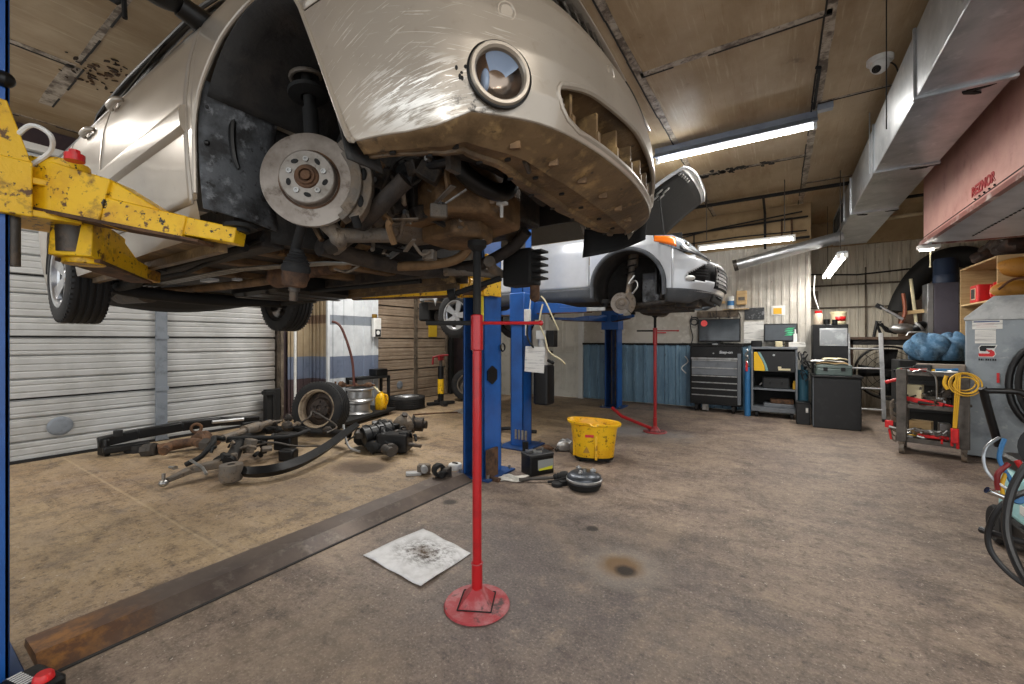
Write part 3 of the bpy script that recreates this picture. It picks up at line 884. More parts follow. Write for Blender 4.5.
# gas heater hung from the ceiling
ht = thing('unit_heater', 'large pink hanging heater with red lettering under the ceiling', 'heater', (1.95, 4.9, 2.3))
b = MB().bx(1.3, 2.7, 3.5, 6.2, 2.30, 3.28)
obj('heater_cabinet', b, m_heater, ht, world=True, bevel=.01)
obj('bottom_edge', MB().bx(1.27, 1.31, 3.5, 6.22, 2.27, 2.31).bx(1.29, 2.7, 6.18, 6.215, 2.27, 2.31), M('heater_edge', '#7d4a42', [('#b9aaa4', 5, .52, .66)], rough=.4), ht, world=True)
b = MB().bx(1.32, 2.68, 3.55, 6.16, 2.285, 2.30)
b.add([(1.33, 3.56, 2.285), (1.33, 6.15, 2.285), (1.75, 5.7, 2.20), (1.75, 3.9, 2.20), (2.67, 3.56, 2.285), (2.67, 6.15, 2.285), (2.4, 5.7, 2.20), (2.4, 3.9, 2.20)],
      [(0, 1, 2, 3), (4, 7, 6, 5), (1, 5, 6, 2), (0, 3, 7, 4), (3, 2, 6, 7)])
hp = obj('heater_pan', b, M('pan_silver', '#b9bcc2', [('#9a9da3', 4, .45, .7)], rough=.4, metal=.25), ht, world=True, sharp=15, label='silver tapered pan under the heater')
b = MB()
for i in range(26): b.box((1.54, 3.95 + i * .07, 2.2395), (.012, .035, .006))
obj('vent_row', b, m_blackm, hp, world=True, kind='stuff')
obj('seam_line', MB().bx(1.296, 1.302, 3.5, 6.2, 2.35, 2.356), m_line, ht, world=True)
text_mesh('lettering', 'REZNOR', .105, Matrix(((0, 0, -1, 1.2975), (-1, 0, 0, 4.62), (0, 1, 0, 2.43), (0, 0, 0, 1))), M('heater_lettering', '#9c2c30', rough=.5), ht, .004, True, bold=.004, sx=1.05)
b = MB()
for i in range(5): b.sphere((1.295, 4.40 + i * .09, 2.365), .008, 6, 4)
pieces('rivet', b, m_blackm, ht, world=True)
for x, y in ((1.5, 3.9), (1.5, 6.0), (2.5, 3.9), (2.5, 6.0)):
    obj('hanger_rod', MB().cyl((x, y, 3.27), (x, y, 3.5), .01, n=8), m_dsteel, ht, world=True)

# dome camera
t = thing('dome_camera', 'white dome security camera on the ceiling left of the duct', 'camera', (.67, 4.40, 3.5))
obj('camera_base', MB().lathe([(.001, 0), (.085, 0), (.085, -.03), (.075, -.04), (.001, -.04)], None, 28), m_white, t)
obj('camera_ball', MB().sphere((-.005, -.02, -.065), .062, 20, 14), m_white, t)
obj('camera_lens', MB().lathe([(.001, .012), (.026, .010), (.03, 0)], frame((-.03, -.055, -.105), (-.35, -.75, -.6)), 18).sphere((-.034, -.062, -.112), .018, 10, 8), m_black, t)
obj('cable', MB().tube([(.06, .03, -.03), (.10, .04, -.07), (.12, .05, -.14)], .006, 6, smooth=4), m_blackm, t)

# flaking black paint on the ceiling over the white garage door
b = MB(); random.seed(21)
for i in range(60):
    x = random.gauss(-4.82, .20); y = 1.10 + random.gauss(0, .09)
    s = random.uniform(.008, .032)
    b.prism([(s * .9 * random.uniform(.6, 1.3) * math.cos(a), s * .5 * random.uniform(.5, 1.2) * math.sin(a)) for a in [k * PI / 3 for k in range(6)]], -.005, .001,
            place((x, y, CEIL - .004), rx=random.uniform(-14, 14), ry=random.uniform(-14, 14), rz=random.uniform(0, 180)))
tag(obj('paint_flakes', b, [M('dark_flake', '#2a1d12', [('#5b3d20', 9, .5, .7)], rough=.8)], None), 'cluster of curling dark flakes on the ceiling above the beige car doors', 'paint flakes', kind='stuff')
b = MB().tube([(-3.62, .86, 3.5), (-3.62, .86, 3.44), (-3.56, .88, 3.40), (-3.50, .90, 3.41), (-3.48, .90, 3.28)], .014, 8)
tag(obj('ceiling_hook', b, m_blackm), 'bent black hook hanging from the ceiling above the mirror', 'hook')
# ---------------------------------------------------------------- vehicle lifts and stands
def lift_post(label, x, y, d, h, mat, dark, group='blue lift posts', W=.12, P=.28):
    """C-shaped column; d = +1 opens towards +y, -1 towards -y"""
    t = thing('lift_post', label, 'vehicle lift', (x, y, 0), 0 if d > 0 else 180, group)
    b = MB()
    b.bx(-W, W, -.30, -.285, .02, h)                 # back web
    b.bx(-W, -W + .015, -.30, -.30 + P, .02, h); b.bx(W - .015, W, -.30, -.30 + P, .02, h)
    b.bx(-W, -W + .02, -.315 + P, -.30 + P, .02, h); b.bx(W - .02, W, -.315 + P, -.30 + P, .02, h)
    obj('column', b, mat, t, bevel=.004)
    obj('track', MB().bx(-W + .016, W - .016, -.284, -.27, .02, h).bx(-W + .0155, -W + .025, -.28, -.32 + P, .02, h).bx(W - .025, W - .0155, -.28, -.32 + P, .02, h), dark, t)  # darker blue lining puts the shade inside the column into the colour
    obj('lifting_cable', MB().cyl((.03, -.15, .05), (.03, -.15, h - .05), .012, n=8).cyl((-.04, -.17, .05), (-.04, -.17, h - .05), .02, n=8), m_dsteel, t)
    obj('base_plate', MB().bx(-.20, .20, -.42, .02, 0, .018), dark, t, bevel=.003)
    for bx_, by_ in ((-.16, -.38), (.16, -.38), (-.16, -.03), (.16, -.03)):
        obj('anchor_bolt', MB().cyl((bx_, by_, .017), (bx_, by_, .05), .013, n=6), m_steel, t)
    return t

def carriage(t, z, h, mat):
    b = MB().bx(-.155, .155, -.06, .03, z, z + h)
    b.bx(-.152, -.127, -.25, -.05, z + .01, z + h * .9).bx(.127, .152, -.25, -.05, z + .01, z + h * .9)
    b.bx(-.148, .148, .02, .16, z + .004, z + .029).bx(-.148, .148, .02, .16, z + h * .62, z + h * .62 + .025)
    for x0 in (-.15, .125):
        b.prism([(-.055, z + h - .002), (.028, z + h - .002), (-.03, z + h + .20), (-.055, z + h + .20)], x0, x0 + .025, Matrix(((0, 0, 1, 0), (1, 0, 0, 0), (0, 1, 0, 0), (0, 0, 0, 1))))
    return obj('carriage', b, mat, t, bevel=.004)

def bar(b, a, c, w0, w1, h0, h1):
    """tapering box bar between two points"""
    a = Vector(a); c = Vector(c); d = (c - a).normalized()
    n = d.cross(Vector((0, 0, 1))).normalized(); u = n.cross(d).normalized()
    vs = []
    for p, w, h in ((a, w0, h0), (c, w1, h1)):
        for sn, su in ((-1, -1), (1, -1), (1, 1), (-1, 1)):
            vs.append(tuple(p + n * sn * w / 2 + u * su * h / 2))
    b.add(vs, [(0, 1, 2, 3), (7, 6, 5, 4), (0, 4, 5, 1), (1, 5, 6, 2), (2, 6, 7, 3), (3, 7, 4, 0)])
    return b

def arm(t, piv, tip, mat, ext_mat, scale=1.0, pad=True, padh=.04, knuckle=True):
    """swing arm in world coordinates: pivot knuckle, outer box, inner extension, pad"""
    p = Vector(piv); q = Vector(tip); d = q - p
    b = MB()
    if knuckle:
        b.cyl(p + Vector((0, 0, -.11 * scale)), p + Vector((0, 0, .11 * scale)), .075 * scale, n=14)
    bar(b, p - d.normalized() * .08, p + d * .30, .15 * scale, .13 * scale, .19 * scale, .17 * scale)
    dn = Vector((0, 0, -.038 * scale)); up = Vector((0, 0, .045 * scale))
    bar(b, p + d * .28 + dn, p + d * .72 + dn * .5, .115 * scale, .10 * scale, .105 * scale, .085 * scale)
    bar(b, p + d * .30 + up, p + d * .68 + dn * .2, .10 * scale, .085 * scale, .085 * scale, .012 * scale)
    a = obj('swing_arm', b, mat, t, world=True, bevel=.005)
    e = MB(); bar(e, p + d * .62 + dn * .5, q, .088 * scale, .078 * scale, .074 * scale, .062 * scale)
    obj('arm_extension', e, ext_mat, a, world=True, bevel=.004)
    g = MB(); bar(g, p - d.normalized() * .04 + Vector((0, 0, -.10 * scale)), p + d * .80 + Vector((0, 0, -.060 * scale)), .16 * scale, .10 * scale, .014, .010)
    obj('arm_lip', g, m_rust, a, world=True)
    if pad:
        obj('lift_pad', MB().cyl(q + Vector((0, 0, .02)), q + Vector((0, 0, .02 + padh * .5)), .035, n=14).cyl(q + Vector((0, 0, .02 + padh * .5)), q + Vector((0, 0, .02 + padh)), .06, n=18), m_blackm, a, world=True)
    return a

# near lift: left post at the picture's left edge
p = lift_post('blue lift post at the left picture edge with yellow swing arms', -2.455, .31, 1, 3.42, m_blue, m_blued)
carriage(p, 1.70, .20, m_yel)
a1 = arm(p, (-2.36, .43, 1.83), (-1.84, .83, 1.665), m_yel, m_yel, 1.0, True, .03)
obj('pad_adapter', MB().cyl((-2.16, .42, 1.90), (-2.16, .42, 1.925), .028, n=10).cyl((-2.16, .42, 1.925), (-2.16, .42, 1.94), .016, n=8), m_redp, a1, world=True, label='red pad adapter lying on the arm')
arm(p, (-2.43, .50, 1.66), (-2.88, .86, 1.59), m_yel, m_yel2, .9, True, .03)
obj('spacer_tube', MB().cyl((-2.40, .46, 1.60), (-2.40, .46, 1.74), .05, n=14), m_dsteel, p, world=True)
obj('hydraulic_hose', MB().tube([(-2.33, .30, 1.98), (-2.26, .33, 2.02), (-2.22, .37, 1.99), (-2.28, .38, 1.95), (-2.35, .34, 1.9)], .008, 6, smooth=5), m_white, p, world=True)
obj('stop_cap', MB().sphere((-2.33, .275, 2.18), (.03, .03, .028), 12, 8), m_black, p, world=True)
obj('latch_rod', MB().cyl((-2.36, .30, 1.52), (-2.36, .30, 1.88), .02, n=10), m_dsteel, p, world=True)

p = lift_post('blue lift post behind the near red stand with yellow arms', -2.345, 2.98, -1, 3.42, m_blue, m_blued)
carriage(p, 1.64, .18, m_yel)
a = arm(p, (-2.36, 2.78, 1.69), (-3.45, 2.30, 1.64), m_yel, m_yel2, .62, True, .03)
arm(p, (-2.20, 2.76, 1.69), (-1.66, 2.28, 1.66), m_yel, m_yel2, .62, True, .03)
obj('warning_sticker', MB().bx(-2.27, -2.215, 2.975, 2.985, 1.42, 1.66), M('sticker_yellow', '#e8d534', rough=.5), p, world=True)
obj('black_plate', MB().cyl((-2.225, 3.12, .93), (-2.212, 3.12, .93), .085, n=6), m_black, p, world=True)
obj('rusty_guard', MB().bx(-2.205, -2.18, 3.0, 3.16, 0, .27).bx(-2.2, -2.08, 3.02, 3.06, 0, .03), m_rust, p, world=True)
obj('hose_clip', MB().torus(.035, .008, place((-2.21, 3.28, 1.18), ry=90), 16, 6), m_black, p, world=True)

# floor channel between the posts of the near lift
t = thing('floor_channel', 'long steel cover channel on the floor between the near lift posts', 'floor channel', (-2.445, 1.65, 0))
pr = [(-.155, 0), (-.135, .04), (.045, .05), (.155, 0)]
b = MB(); Mx = Matrix(((1, 0, 0, 0), (0, 0, -1, 0), (0, 1, 0, 0), (0, 0, 0, 1)))
b.prism(pr, 1.29, -1.28, Mx)
obj('cover', b, m_chan, t, sharp=15)
obj('edge_gap', MB().bx(.15, .165, -1.28, 1.28, 0, .006), m_line, t)

# second lift (blue arms) under the white car
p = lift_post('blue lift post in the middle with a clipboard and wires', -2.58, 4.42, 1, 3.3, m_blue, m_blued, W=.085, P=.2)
obj('carriage', MB().bx(-.095, .105, -.312, -.08, 1.42, 1.80).bx(-.09, .09, -.08, .14, 1.50, 1.58), m_blue, p, bevel=.012)
a = arm(p, (-2.48, 4.50, 1.64), (-1.75, 4.78, 1.62), m_blue, m_steel, .7, True, .09)
arm(p, (-2.68, 4.50, 1.64), (-3.3, 4.78, 1.62), m_blue, m_blue, .7, True, .09)
obj('clipboard', MB().box((-2.335, 4.11, 1.03), (.25, .008, .29), ry=3), m_paper, p, world=True, label='white paper sheet taped to the post')
obj('control_box', MB().bx(-2.465, -2.39, 4.09, 4.13, 1.42, 1.60), m_white, p, world=True, bevel=.006)
obj('power_unit', MB().rbox((-2.33, 4.32, .73), (.20, .2, .46), .04), m_black, p, world=True)
obj('motor', MB().cyl((-2.33, 4.30, .95), (-2.33, 4.30, 1.30), .055, n=16).bx(-2.39, -2.27, 4.24, 4.36, 1.26, 1.36), m_white, p, world=True)
obj('switch_box', MB().bx(-2.26, -2.16, 4.24, 4.34, 1.17, 1.36), m_black, p, world=True, bevel=.006)
obj('wire', MB().tube([(-2.36, 4.12, 2.3), (-2.37, 4.115, 1.9), (-2.40, 4.11, 1.6)], .008, 6, smooth=4), m_white, p, world=True)
obj('wire', MB().tube([(-2.30, 4.2, 1.75), (-2.24, 4.2, 1.68), (-2.16, 4.22, 1.5), (-2.11, 4.26, 1.36)], .009, 6, smooth=4), m_cream, p, world=True)
obj('wire', MB().tube([(-2.28, 4.2, 1.66), (-2.31, 4.18, 1.45), (-2.26, 4.22, 1.28), (-2.2, 4.2, 1.12), (-2.06, 4.22, 1.03), (-2.02, 4.24, .98)], .01, 6, smooth=4), m_cream, p, world=True)
obj('hydraulic_hose', MB().tube([(-2.42, 4.1, 1.44), (-2.42, 4.09, 1.3), (-2.36, 4.1, 1.18), (-2.28, 4.2, 1.1)], .012, 6, smooth=4), m_blackm, p, world=True)
obj('valve_knob', MB().cyl((-2.20, 4.18, 1.02), (-2.14, 4.16, 1.0), .018, n=10).sphere((-2.13, 4.155, 1.0), .022, 8, 6), m_black, p, world=True)
obj('plunger', MB().cyl((-2.44, 4.10, 1.30), (-2.44, 4.10, 1.44), .012, n=8), m_white, p, world=True)
b = MB()
for i in range(4): b.bx(-2.60 + i * .045, -2.575 + i * .045, 4.108, 4.122, .10, .21)
pieces('chain_slot', b, m_steel, p, world=True)

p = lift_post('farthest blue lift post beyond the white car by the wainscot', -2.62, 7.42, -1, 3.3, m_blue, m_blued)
obj('carriage', MB().bx(-.16, .16, -.25, .04, 1.44, 1.80), m_blue, p, bevel=.006)
arm(p, (-2.5, 7.3, 1.64), (-1.9, 6.4, 1.62), m_blue, m_blue, .6, True, .09)
arm(p, (-2.74, 7.3, 1.64), (-3.3, 6.4, 1.62), m_blue, m_blue, .6, True, .09)

# red under-hoist stands
def stand(label, x, y, ztop, zbar, rz=0):
    t = thing('hoist_stand', label, 'stand', (x, y, 0), rz, 'red hoist stands')
    obj('base_disc', MB().lathe([(.001, 0), (.150, 0), (.155, .006), (.15, .014), (.10, .018), (.001, .018)], None, 40), m_redbase, t)
    b = MB(rotm(0, 0, 40)); q = .108
    b.add([(q, 0, .017), (0, q, .017), (-q, 0, .017), (0, -q, .017), (.03, 0, .085), (0, .03, .085), (-.03, 0, .085), (0, -.03, .085)],
          [(0, 1, 5, 4), (1, 2, 6, 5), (2, 3, 7, 6), (3, 0, 4, 7), (4, 5, 6, 7)])
    obj('pyramid_foot', b, m_redbase, t, bevel=.003, sharp=12)
    for k in range(4):
        a0 = k * PI / 2 + R(40); p0 = Vector((q * math.cos(a0), q * math.sin(a0), .02)); p1 = Vector((q * math.cos(a0 + PI / 2), q * math.sin(a0 + PI / 2), .02))
        obj('weld_seam', MB().cyl(p0 * 1.02, p1 * 1.02, .003, n=6), m_blackm, t)
    obj('outer_tube', MB().lathe([(.0255, .03), (.0255, .20), (.0215, .203), (.0215, 1.20), (.029, 1.205), (.029, zbar + .03), (.024, zbar + .034), (.02, zbar + .034)], None, 20), m_red, t)
    obj('weld_ring', MB().torus(.026, .003, place((0, 0, .20)), 20, 6), m_redbase, t)
    obj('screw_post', MB().cyl((0, 0, zbar), (0, 0, ztop - .04), .019, n=14), m_blackm, t)
    obj('saddle', MB().lathe([(.019, ztop - .05), (.045, ztop - .025), (.045, ztop), (.001, ztop)], None, 18), m_blackm, t)
    obj('handle_bar', MB().cyl((-.24, 0, zbar - .005), (.0, 0, zbar - .005), .011, n=8), m_blackm, t)
    obj('handle_bar', MB().cyl((.0, 0, zbar - .005), (.30, 0, zbar - .005), .008, n=8).sphere((.30, 0, zbar - .005), .013, 8, 6), m_red, t)
    return t
stand('tall red stand with round base propping the near beige car', -1.204, 1.57, 1.715, 1.335, 32)
stand('slim red stand farther back propping the white car', -1.433, 5.83, 1.60, 1.38, 25)
tag(obj('foot_lever', MB().tube([(-1.47, 5.76, .06), (-1.80, 5.55, .22), (-1.92, 5.48, .34)], .022, 8), m_red, world=True, loc=(-1.47, 5.76, .06)),
    'red steel lever leaning on the foot of the far red stand', 'lever')

# black charger box with red knob by the left post foot
t = thing('battery_charger', 'black box with a red knob at the foot of the left blue post', 'charger', (-2.175, .30, 0), 14)
obj('case', MB().rbox((0, 0, .05), (.22, .20, .10), .03), m_black, t)
t.scale = (.78, .78, .78)
obj('knob', MB().lathe([(.001, .03), (.026, .03), (.034, .02), (.036, 0)], place((.055, .04, .10)), 20), m_redp, t)
b = MB()
for i in range(7): b.bx(-.10 + i * .018, -.09 + i * .018, .01 - .022, .01 + .022, .10, .1015)
pieces('panel_print', b, m_white, t)
obj('cable', MB().tube([(.14, .05, .05), (.20, .07, .03), (.24, .07, .02)], .012, 8, smooth=4), m_blackm, t)
obj('cable_clip', MB().tube([(.24, .07, .02), (.29, .085, .018)], .008, 6), m_cream, t)
# ---------------------------------------------------------------- wheels (shared builder)
def wheel_meshes(r, w, rim_r, spokes=5, groove=4):
    """tyre and rim about local z, outer face at +z"""
    h = w / 2
    prof = [(rim_r, -h * .9), (rim_r + .012, -h), (r - .06, -h), (r - .02, -h * .93), (r - .004, -h * .80)]
    gw = 2 * h * .74 / (groove * 2 + 1)
    z = -h * .74
    for i in range(groove):
        prof += [(r, z), (r, z + gw), (r - .009, z + gw * 1.12), (r - .009, z + gw * 1.85)]
        z += 2 * gw
    prof += [(r, z), (r, z + gw), (r - .004, h * .80), (r - .02, h * .93), (r - .06, h), (rim_r + .012, h), (rim_r, h * .9)]
    tb = MB().lathe(prof, None, 64)
    # tread blocks: short sipes across the shoulders
    for i in range(54):
        a = 2 * PI * i / 54
        for s in (-1, 1):
            tb.box(((r - .0105) * math.cos(a), (r - .0105) * math.sin(a), s * h * .80), (.016, .012, h * .22), rz=math.degrees(a))
    rb = MB()
    rb.lathe([(rim_r, -h * .9), (rim_r + .008, -h * .88), (rim_r - .02, -h * .6), (rim_r - .03, h * .55), (rim_r - .006, h * .84), (rim_r + .008, h * .9), (rim_r, h * .96), (rim_r - .014, h * .92), (rim_r - .022, h * .6)], None, 48)
    if spokes:
        for i in range(spokes):
            a = 360 / spokes * i
            Mx = rotm(0, 0, a)
            for off in (0,):
                rb.t(Mx)
                o = 0
                rb.add([(.045, o - .034, h * .62), (.045, o + .034, h * .62), (rim_r - .012, o * 2.3 + .052, h * .80), (rim_r - .012, o * 2.3 - .052, h * .80),
                        (.045, o - .03, h * .42), (.045, o + .03, h * .42), (rim_r - .012, o * 2.3 + .045, h * .5), (rim_r - .012, o * 2.3 - .045, h * .5)],
                       [(0, 3, 2, 1), (4, 5, 6, 7), (0, 4, 7, 3), (1, 2, 6, 5), (2, 3, 7, 6), (0, 1, 5, 4)])
            rb.t(None)
        rb.lathe([(.001, h * .70), (.03, h * .69), (.034, h * .64), (.065, h * .62), (.07, h * .4), (.001, h * .38)], None, 24)
        for i in range(5):
            a = 2 * PI * (i + .5) / 5
            rb.cyl((.05 * math.cos(a), .05 * math.sin(a), h * .6), (.05 * math.cos(a), .05 * math.sin(a), h * .67), .010, n=6)
    else:
        # steel wheel disc with holes suggested by raised lugs
        rb.m(1)
        rb.lathe([(rim_r - .022, -h * .1), (rim_r - .05, .0), (rim_r * .62, h * .05), (rim_r * .5, h * .32), (.05, h * .34), (.04, h * .2), (.001, h * .2)], None, 40)
        for i in range(5):
            a = 2 * PI * i / 5
            rb.cyl((rim_r * .36 * math.cos(a), rim_r * .36 * math.sin(a), h * .3), (rim_r * .36 * math.cos(a), rim_r * .36 * math.sin(a), h * .48), .013, n=6)
    return tb, rb

def tmap(mb, T):
    mb.v = [tuple(T @ Vector(p)) for p in mb.v]
    return mb

def car_wheel(t, c, axis, r, w, rim_r, spokes=5, mrim=None):
    tb, rb = wheel_meshes(r, w, rim_r, spokes)
    T = frame(c, axis, (1, 0, 0))
    ty = obj('tyre', tmap(tb, T), m_rubber, t, world=True)
    obj('rim', tmap(rb, T), mrim or m_rim, ty, world=True)
    return ty

class Plan:
    """closed-form plan curve of a car body, rear near corner -> nose -> rear far corner"""
    def __init__(s, half, yc):
        pts = half + [(x, 2 * yc - y) for x, y in reversed(half[:-1])]
        P, _ = catmull([Vector((x, y, 0)) for x, y in pts], [0] * len(pts), 14)
        s.P = P; s.L = [0]
        for a, b in zip(P, P[1:]): s.L.append(s.L[-1] + (b - a).length)
        s.yc = yc
        s.tot = s.L[-1]
    def at(s, d):
        d = min(max(d, 0), s.tot)
        lo, hi = 0, len(s.L) - 2
        while lo < hi:
            m = (lo + hi + 1) // 2
            if s.L[m] <= d: lo = m
            else: hi = m - 1
        a, b = s.P[lo], s.P[lo + 1]
        t = (d - s.L[lo]) / max(1e-9, s.L[lo + 1] - s.L[lo])
        p = a + (b - a) * t
        # smoothed tangent
        i0 = max(0, lo - 1); i1 = min(len(s.P) - 1, lo + 2)
        tg = (s.P[i1] - s.P[i0]).normalized()
        return p, Vector((tg.y, -tg.x, 0))
    def s_of_x(s, x):
        for i, (a, b) in enumerate(zip(s.P, s.P[1:])):
            if a.x <= x <= b.x and a.y < s.yc:
                return s.L[i] + (x - a.x) / max(1e-9, b.x - a.x) * (s.L[i + 1] - s.L[i])
        return 0

def skin(plan, s0, s1, zb, zt, inset, nu, nv, off=0.0, skip=None, spacing=None):
    b = MB()
    def fn(u, w):
        if spacing: u = spacing(u)
        p, n = plan.at(s0 + (s1 - s0) * u)
        z0 = zb(p) ; z1 = zt(p)
        z = z0 + (z1 - z0) * w
        q = p - n * (inset(p, z) - off)
        return (q.x, q.y, z)
    return b.grid(fn, nu, nv, skip)
cosp = lambda u: .5 - .5 * math.cos(PI * u)

# ---------------------------------------------------------------- the beige car on the near lift
car = thing('sedan', 'beige silver car raised on the near lift with scuffed bumper and front wheel removed', 'car', (-2.7, 1.57, 1.36))
YC = 1.57
half = [(-4.98, 1.0), (-4.95, .86), (-4.8, .74), (-4.3, .70), (-3.6, .69), (-2.8, .686), (-1.95, .69), (-1.4, .69), (-1.15, .692), (-.965, .70), (-.82, .735),
        (-.70, .80), (-.61, .90), (-.545, 1.0), (-.50, 1.12), (-.465, 1.32), (-.45, 1.57)]
pl = Plan(half, YC)
SX = pl.s_of_x
def side_inset(p, z):
    return interp([(1.62, .05), (1.80, .02), (1.95, .008), (2.1, 0), (2.2, .0), (2.35, .012), (2.5, .045), (2.6, .09), (2.7, .16)], z)
AX, AZ, AR = -1.485, 1.975, .425
def arch_z(x):
    """bottom edge of the near front fender around the open wheel arch"""
    if x < AX:
        d = AX - x
        return AZ + math.sqrt(max(0, AR * AR - d * d)) if d < AR else 1.80
    tab = [(AX, 2.40), (-1.40, 2.392), (-1.30, 2.358), (-1.24, 2.305), (-1.171, 2.21), (-1.11, 2.09), (-1.055, 1.966), (-1.01, 1.855), (-.98, 1.79), (-.955, 1.785)]
    return interp(tab, x)
def bump_bottom(p):
    far = p.y > YC
    x = p.x
    if not far and x < -.955: return max(1.785, arch_z(x))
    y = p.y if not far else 2 * YC - p.y
    return interp([(.69, 1.785), (.74, 1.787), (.78, 1.80), (.84, 1.842), (1.0, 1.848), (1.57, 1.848)], y)
def bump_top(p):
    y = p.y if p.y < YC else 2 * YC - p.y
    return interp([(.69, 2.197), (.8, 2.21), (1.0, 2.26), (1.3, 2.285), (1.57, 2.29)], y)
def bump_inset(p, z):
    y = p.y if p.y < YC else 2 * YC - p.y
    k = interp([(.69, .0), (.74, .35), (.9, 1.0), (1.57, 1.0)], y)
    return k * interp([(1.72, .03), (1.85, .022), (1.92, .005), (2.02, 0), (2.12, .010), (2.2, .032), (2.26, .068), (2.30, .11)], z) + (1 - k) * side_inset(p, z)

# fog lamp position on the bumper corner
sf = SX(-.612)
pf, nf = pl.at(sf)
FOG = Vector((pf.x, pf.y, 1.942)) - nf * .004
SL = SX(-.53)          # left end of the lower intake
def in_intake(c):
    if not (1.875 < c.z < 2.035): return False
    y = c.y if c.y < YC else 2 * YC - c.y
    lim = interp([(1.875, 1.16), (1.90, 1.09), (1.95, 1.055), (2.035, 1.05)], c.z)
    top = interp([(1.05, 1.965), (1.2, 2.005), (1.57, 2.03)], y)
    return y > lim and c.z < top and c.x > -.7
def bump_skip(c):
    return (c - FOG).length < .072 or in_intake(c)
sb0 = SX(-1.165); sb1 = pl.tot - SX(-1.0)
b = skin(pl, sb0, sb1, bump_bottom, bump_top, bump_inset, 300, 64, 0, bump_skip)
obj('front_bumper', b, m_beiges, car, world=True, sharp=60, solid=.004)
# fender above and behind the bumper
def f_top(p): return interp([(-2.0, 2.52), (-1.6, 2.60), (-1.2, 2.62), (-.7, 2.5)], p.x)
b = skin(pl, SX(-1.949), SX(-1.172), lambda p: arch_z(p.x) if p.x > -1.9099 else 1.80, f_top, side_inset, 60, 22, 0, None, cosp)
fen = obj('front_fender', b, m_beige, car, world=True, sharp=60, solid=.003)
b = skin(pl, SX(-1.172), SX(-.70), lambda p: 2.204, f_top, side_inset, 20, 10)
obj('fender_nose', b, m_beige, fen, world=True, sharp=60, solid=.003)
# raised lip round the arch
lip = []
for i in range(33):
    x = -1.907 + (-.967 + 1.907) * cosp(i / 32)
    lip.append((x, .692 + side_inset(None, arch_z(x)), arch_z(x)))
lip = [(-1.909, .70, 1.82)] + lip
obj('arch_lip', MB().tube(lip, .008, 8), m_beige, fen, world=True)
# doors
def door(x0, x1, name):
    d = obj(name, skin(pl, SX(x0), SX(x1), lambda p: 1.79, lambda p: 2.505, side_inset, 26, 22), m_beige, car, world=True, sharp=60, solid=.004)
    def mi(p, z): return side_inset(p, z)
    b = MB()
    zc = lambda x: 2.122 + (x + 1.956) * .04
    rows = [(.0, .055), (.018, .045), (.024, .02), (.020, -.035), (.006, -.052), (0, -.055)]
    n = 16; vs = []
    for i in range(n + 1):
        p, nn = pl.at(SX(x0 + .01) + (SX(x1 - .01) - SX(x0 + .01)) * i / n)
        for o, dz in rows:
            z = zc(p.x) + dz
            q = p - nn * (side_inset(p, z) - o)
            vs.append((q.x, q.y, z))
    L = len(rows)
    fs = [(i * L + j, (i + 1) * L + j, (i + 1) * L + j + 1, i * L + j + 1) for i in range(n) for j in range(L - 1)]
    fs += [tuple(range(L)), tuple(n * L + j for j in range(L - 1, -1, -1))]
    b.add(vs, fs)
    obj('side_moulding', b, m_beige, d, world=True, sharp=30)
    return d
fd = door(-3.01, -1.957, 'front_door'); rd = door(-3.80, -3.022, 'rear_door')
def handle(d, x, z):
    T = frame((x, .692 + side_inset(None, z), z), (0, -1, 0), (1, 0, 0))
    b = MB(T).lathe([(.001, -.012), (.030, -.010), (.040, .004), (.046, .004), (.05, -.002)], rotm() @ Matrix.Diagonal((1.35, 1, 1, 1)), 20)
    obj('handle_cup', b, m_beige, d, world=True)
    obj('door_handle', MB().tube([(x - .085, .710, z + .010), (x - .05, .690, z + .012), (x + .05, .690, z + .012), (x + .085, .710, z + .010)], [.010, .016, .016, .010], 10, smooth=4), m_beige, d, world=True)
    obj('handle_shade', MB(T).sphere((0, -.01, .0), (.04, .028, .010), 12, 8), m_black, d, world=True)  # black fill stands in for the shade inside the handle cup
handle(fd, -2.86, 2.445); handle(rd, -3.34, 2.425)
# rear quarter with its arch, rear bumper
RAX, RAZ, RAR = -4.08, 1.72, .36
def rq_z(p):
    d = abs(p.x - RAX)
    return RAZ + math.sqrt(max(0, RAR ** 2 - d * d)) if d < RAR else (1.79 if p.x > RAX else 1.66)
obj('rear_quarter_panel', skin(pl, SX(-4.94), SX(-3.812), rq_z, lambda p: 2.5, side_inset, 60, 18), m_beige, car, world=True, sharp=60, solid=.004)
# far side in one panel, with an open wheel arch
obj('far_side_panel', skin(pl, pl.tot - SX(-1.02), pl.tot, lambda p: (arch_z(p.x) if p.x > -1.9099 else 1.79), f_top if False else (lambda p: 2.5), side_inset, 120, 14), m_beige, car, world=True, sharp=60, solid=.004)
obj('rear_end_panel', MB().grid(lambda u, w: (-4.93 - .04 * math.sin(PI * u) + .05 * w, .86 + 1.42 * u, 1.70 + .85 * w), 16, 8), m_beige, car, world=True, solid=.004)
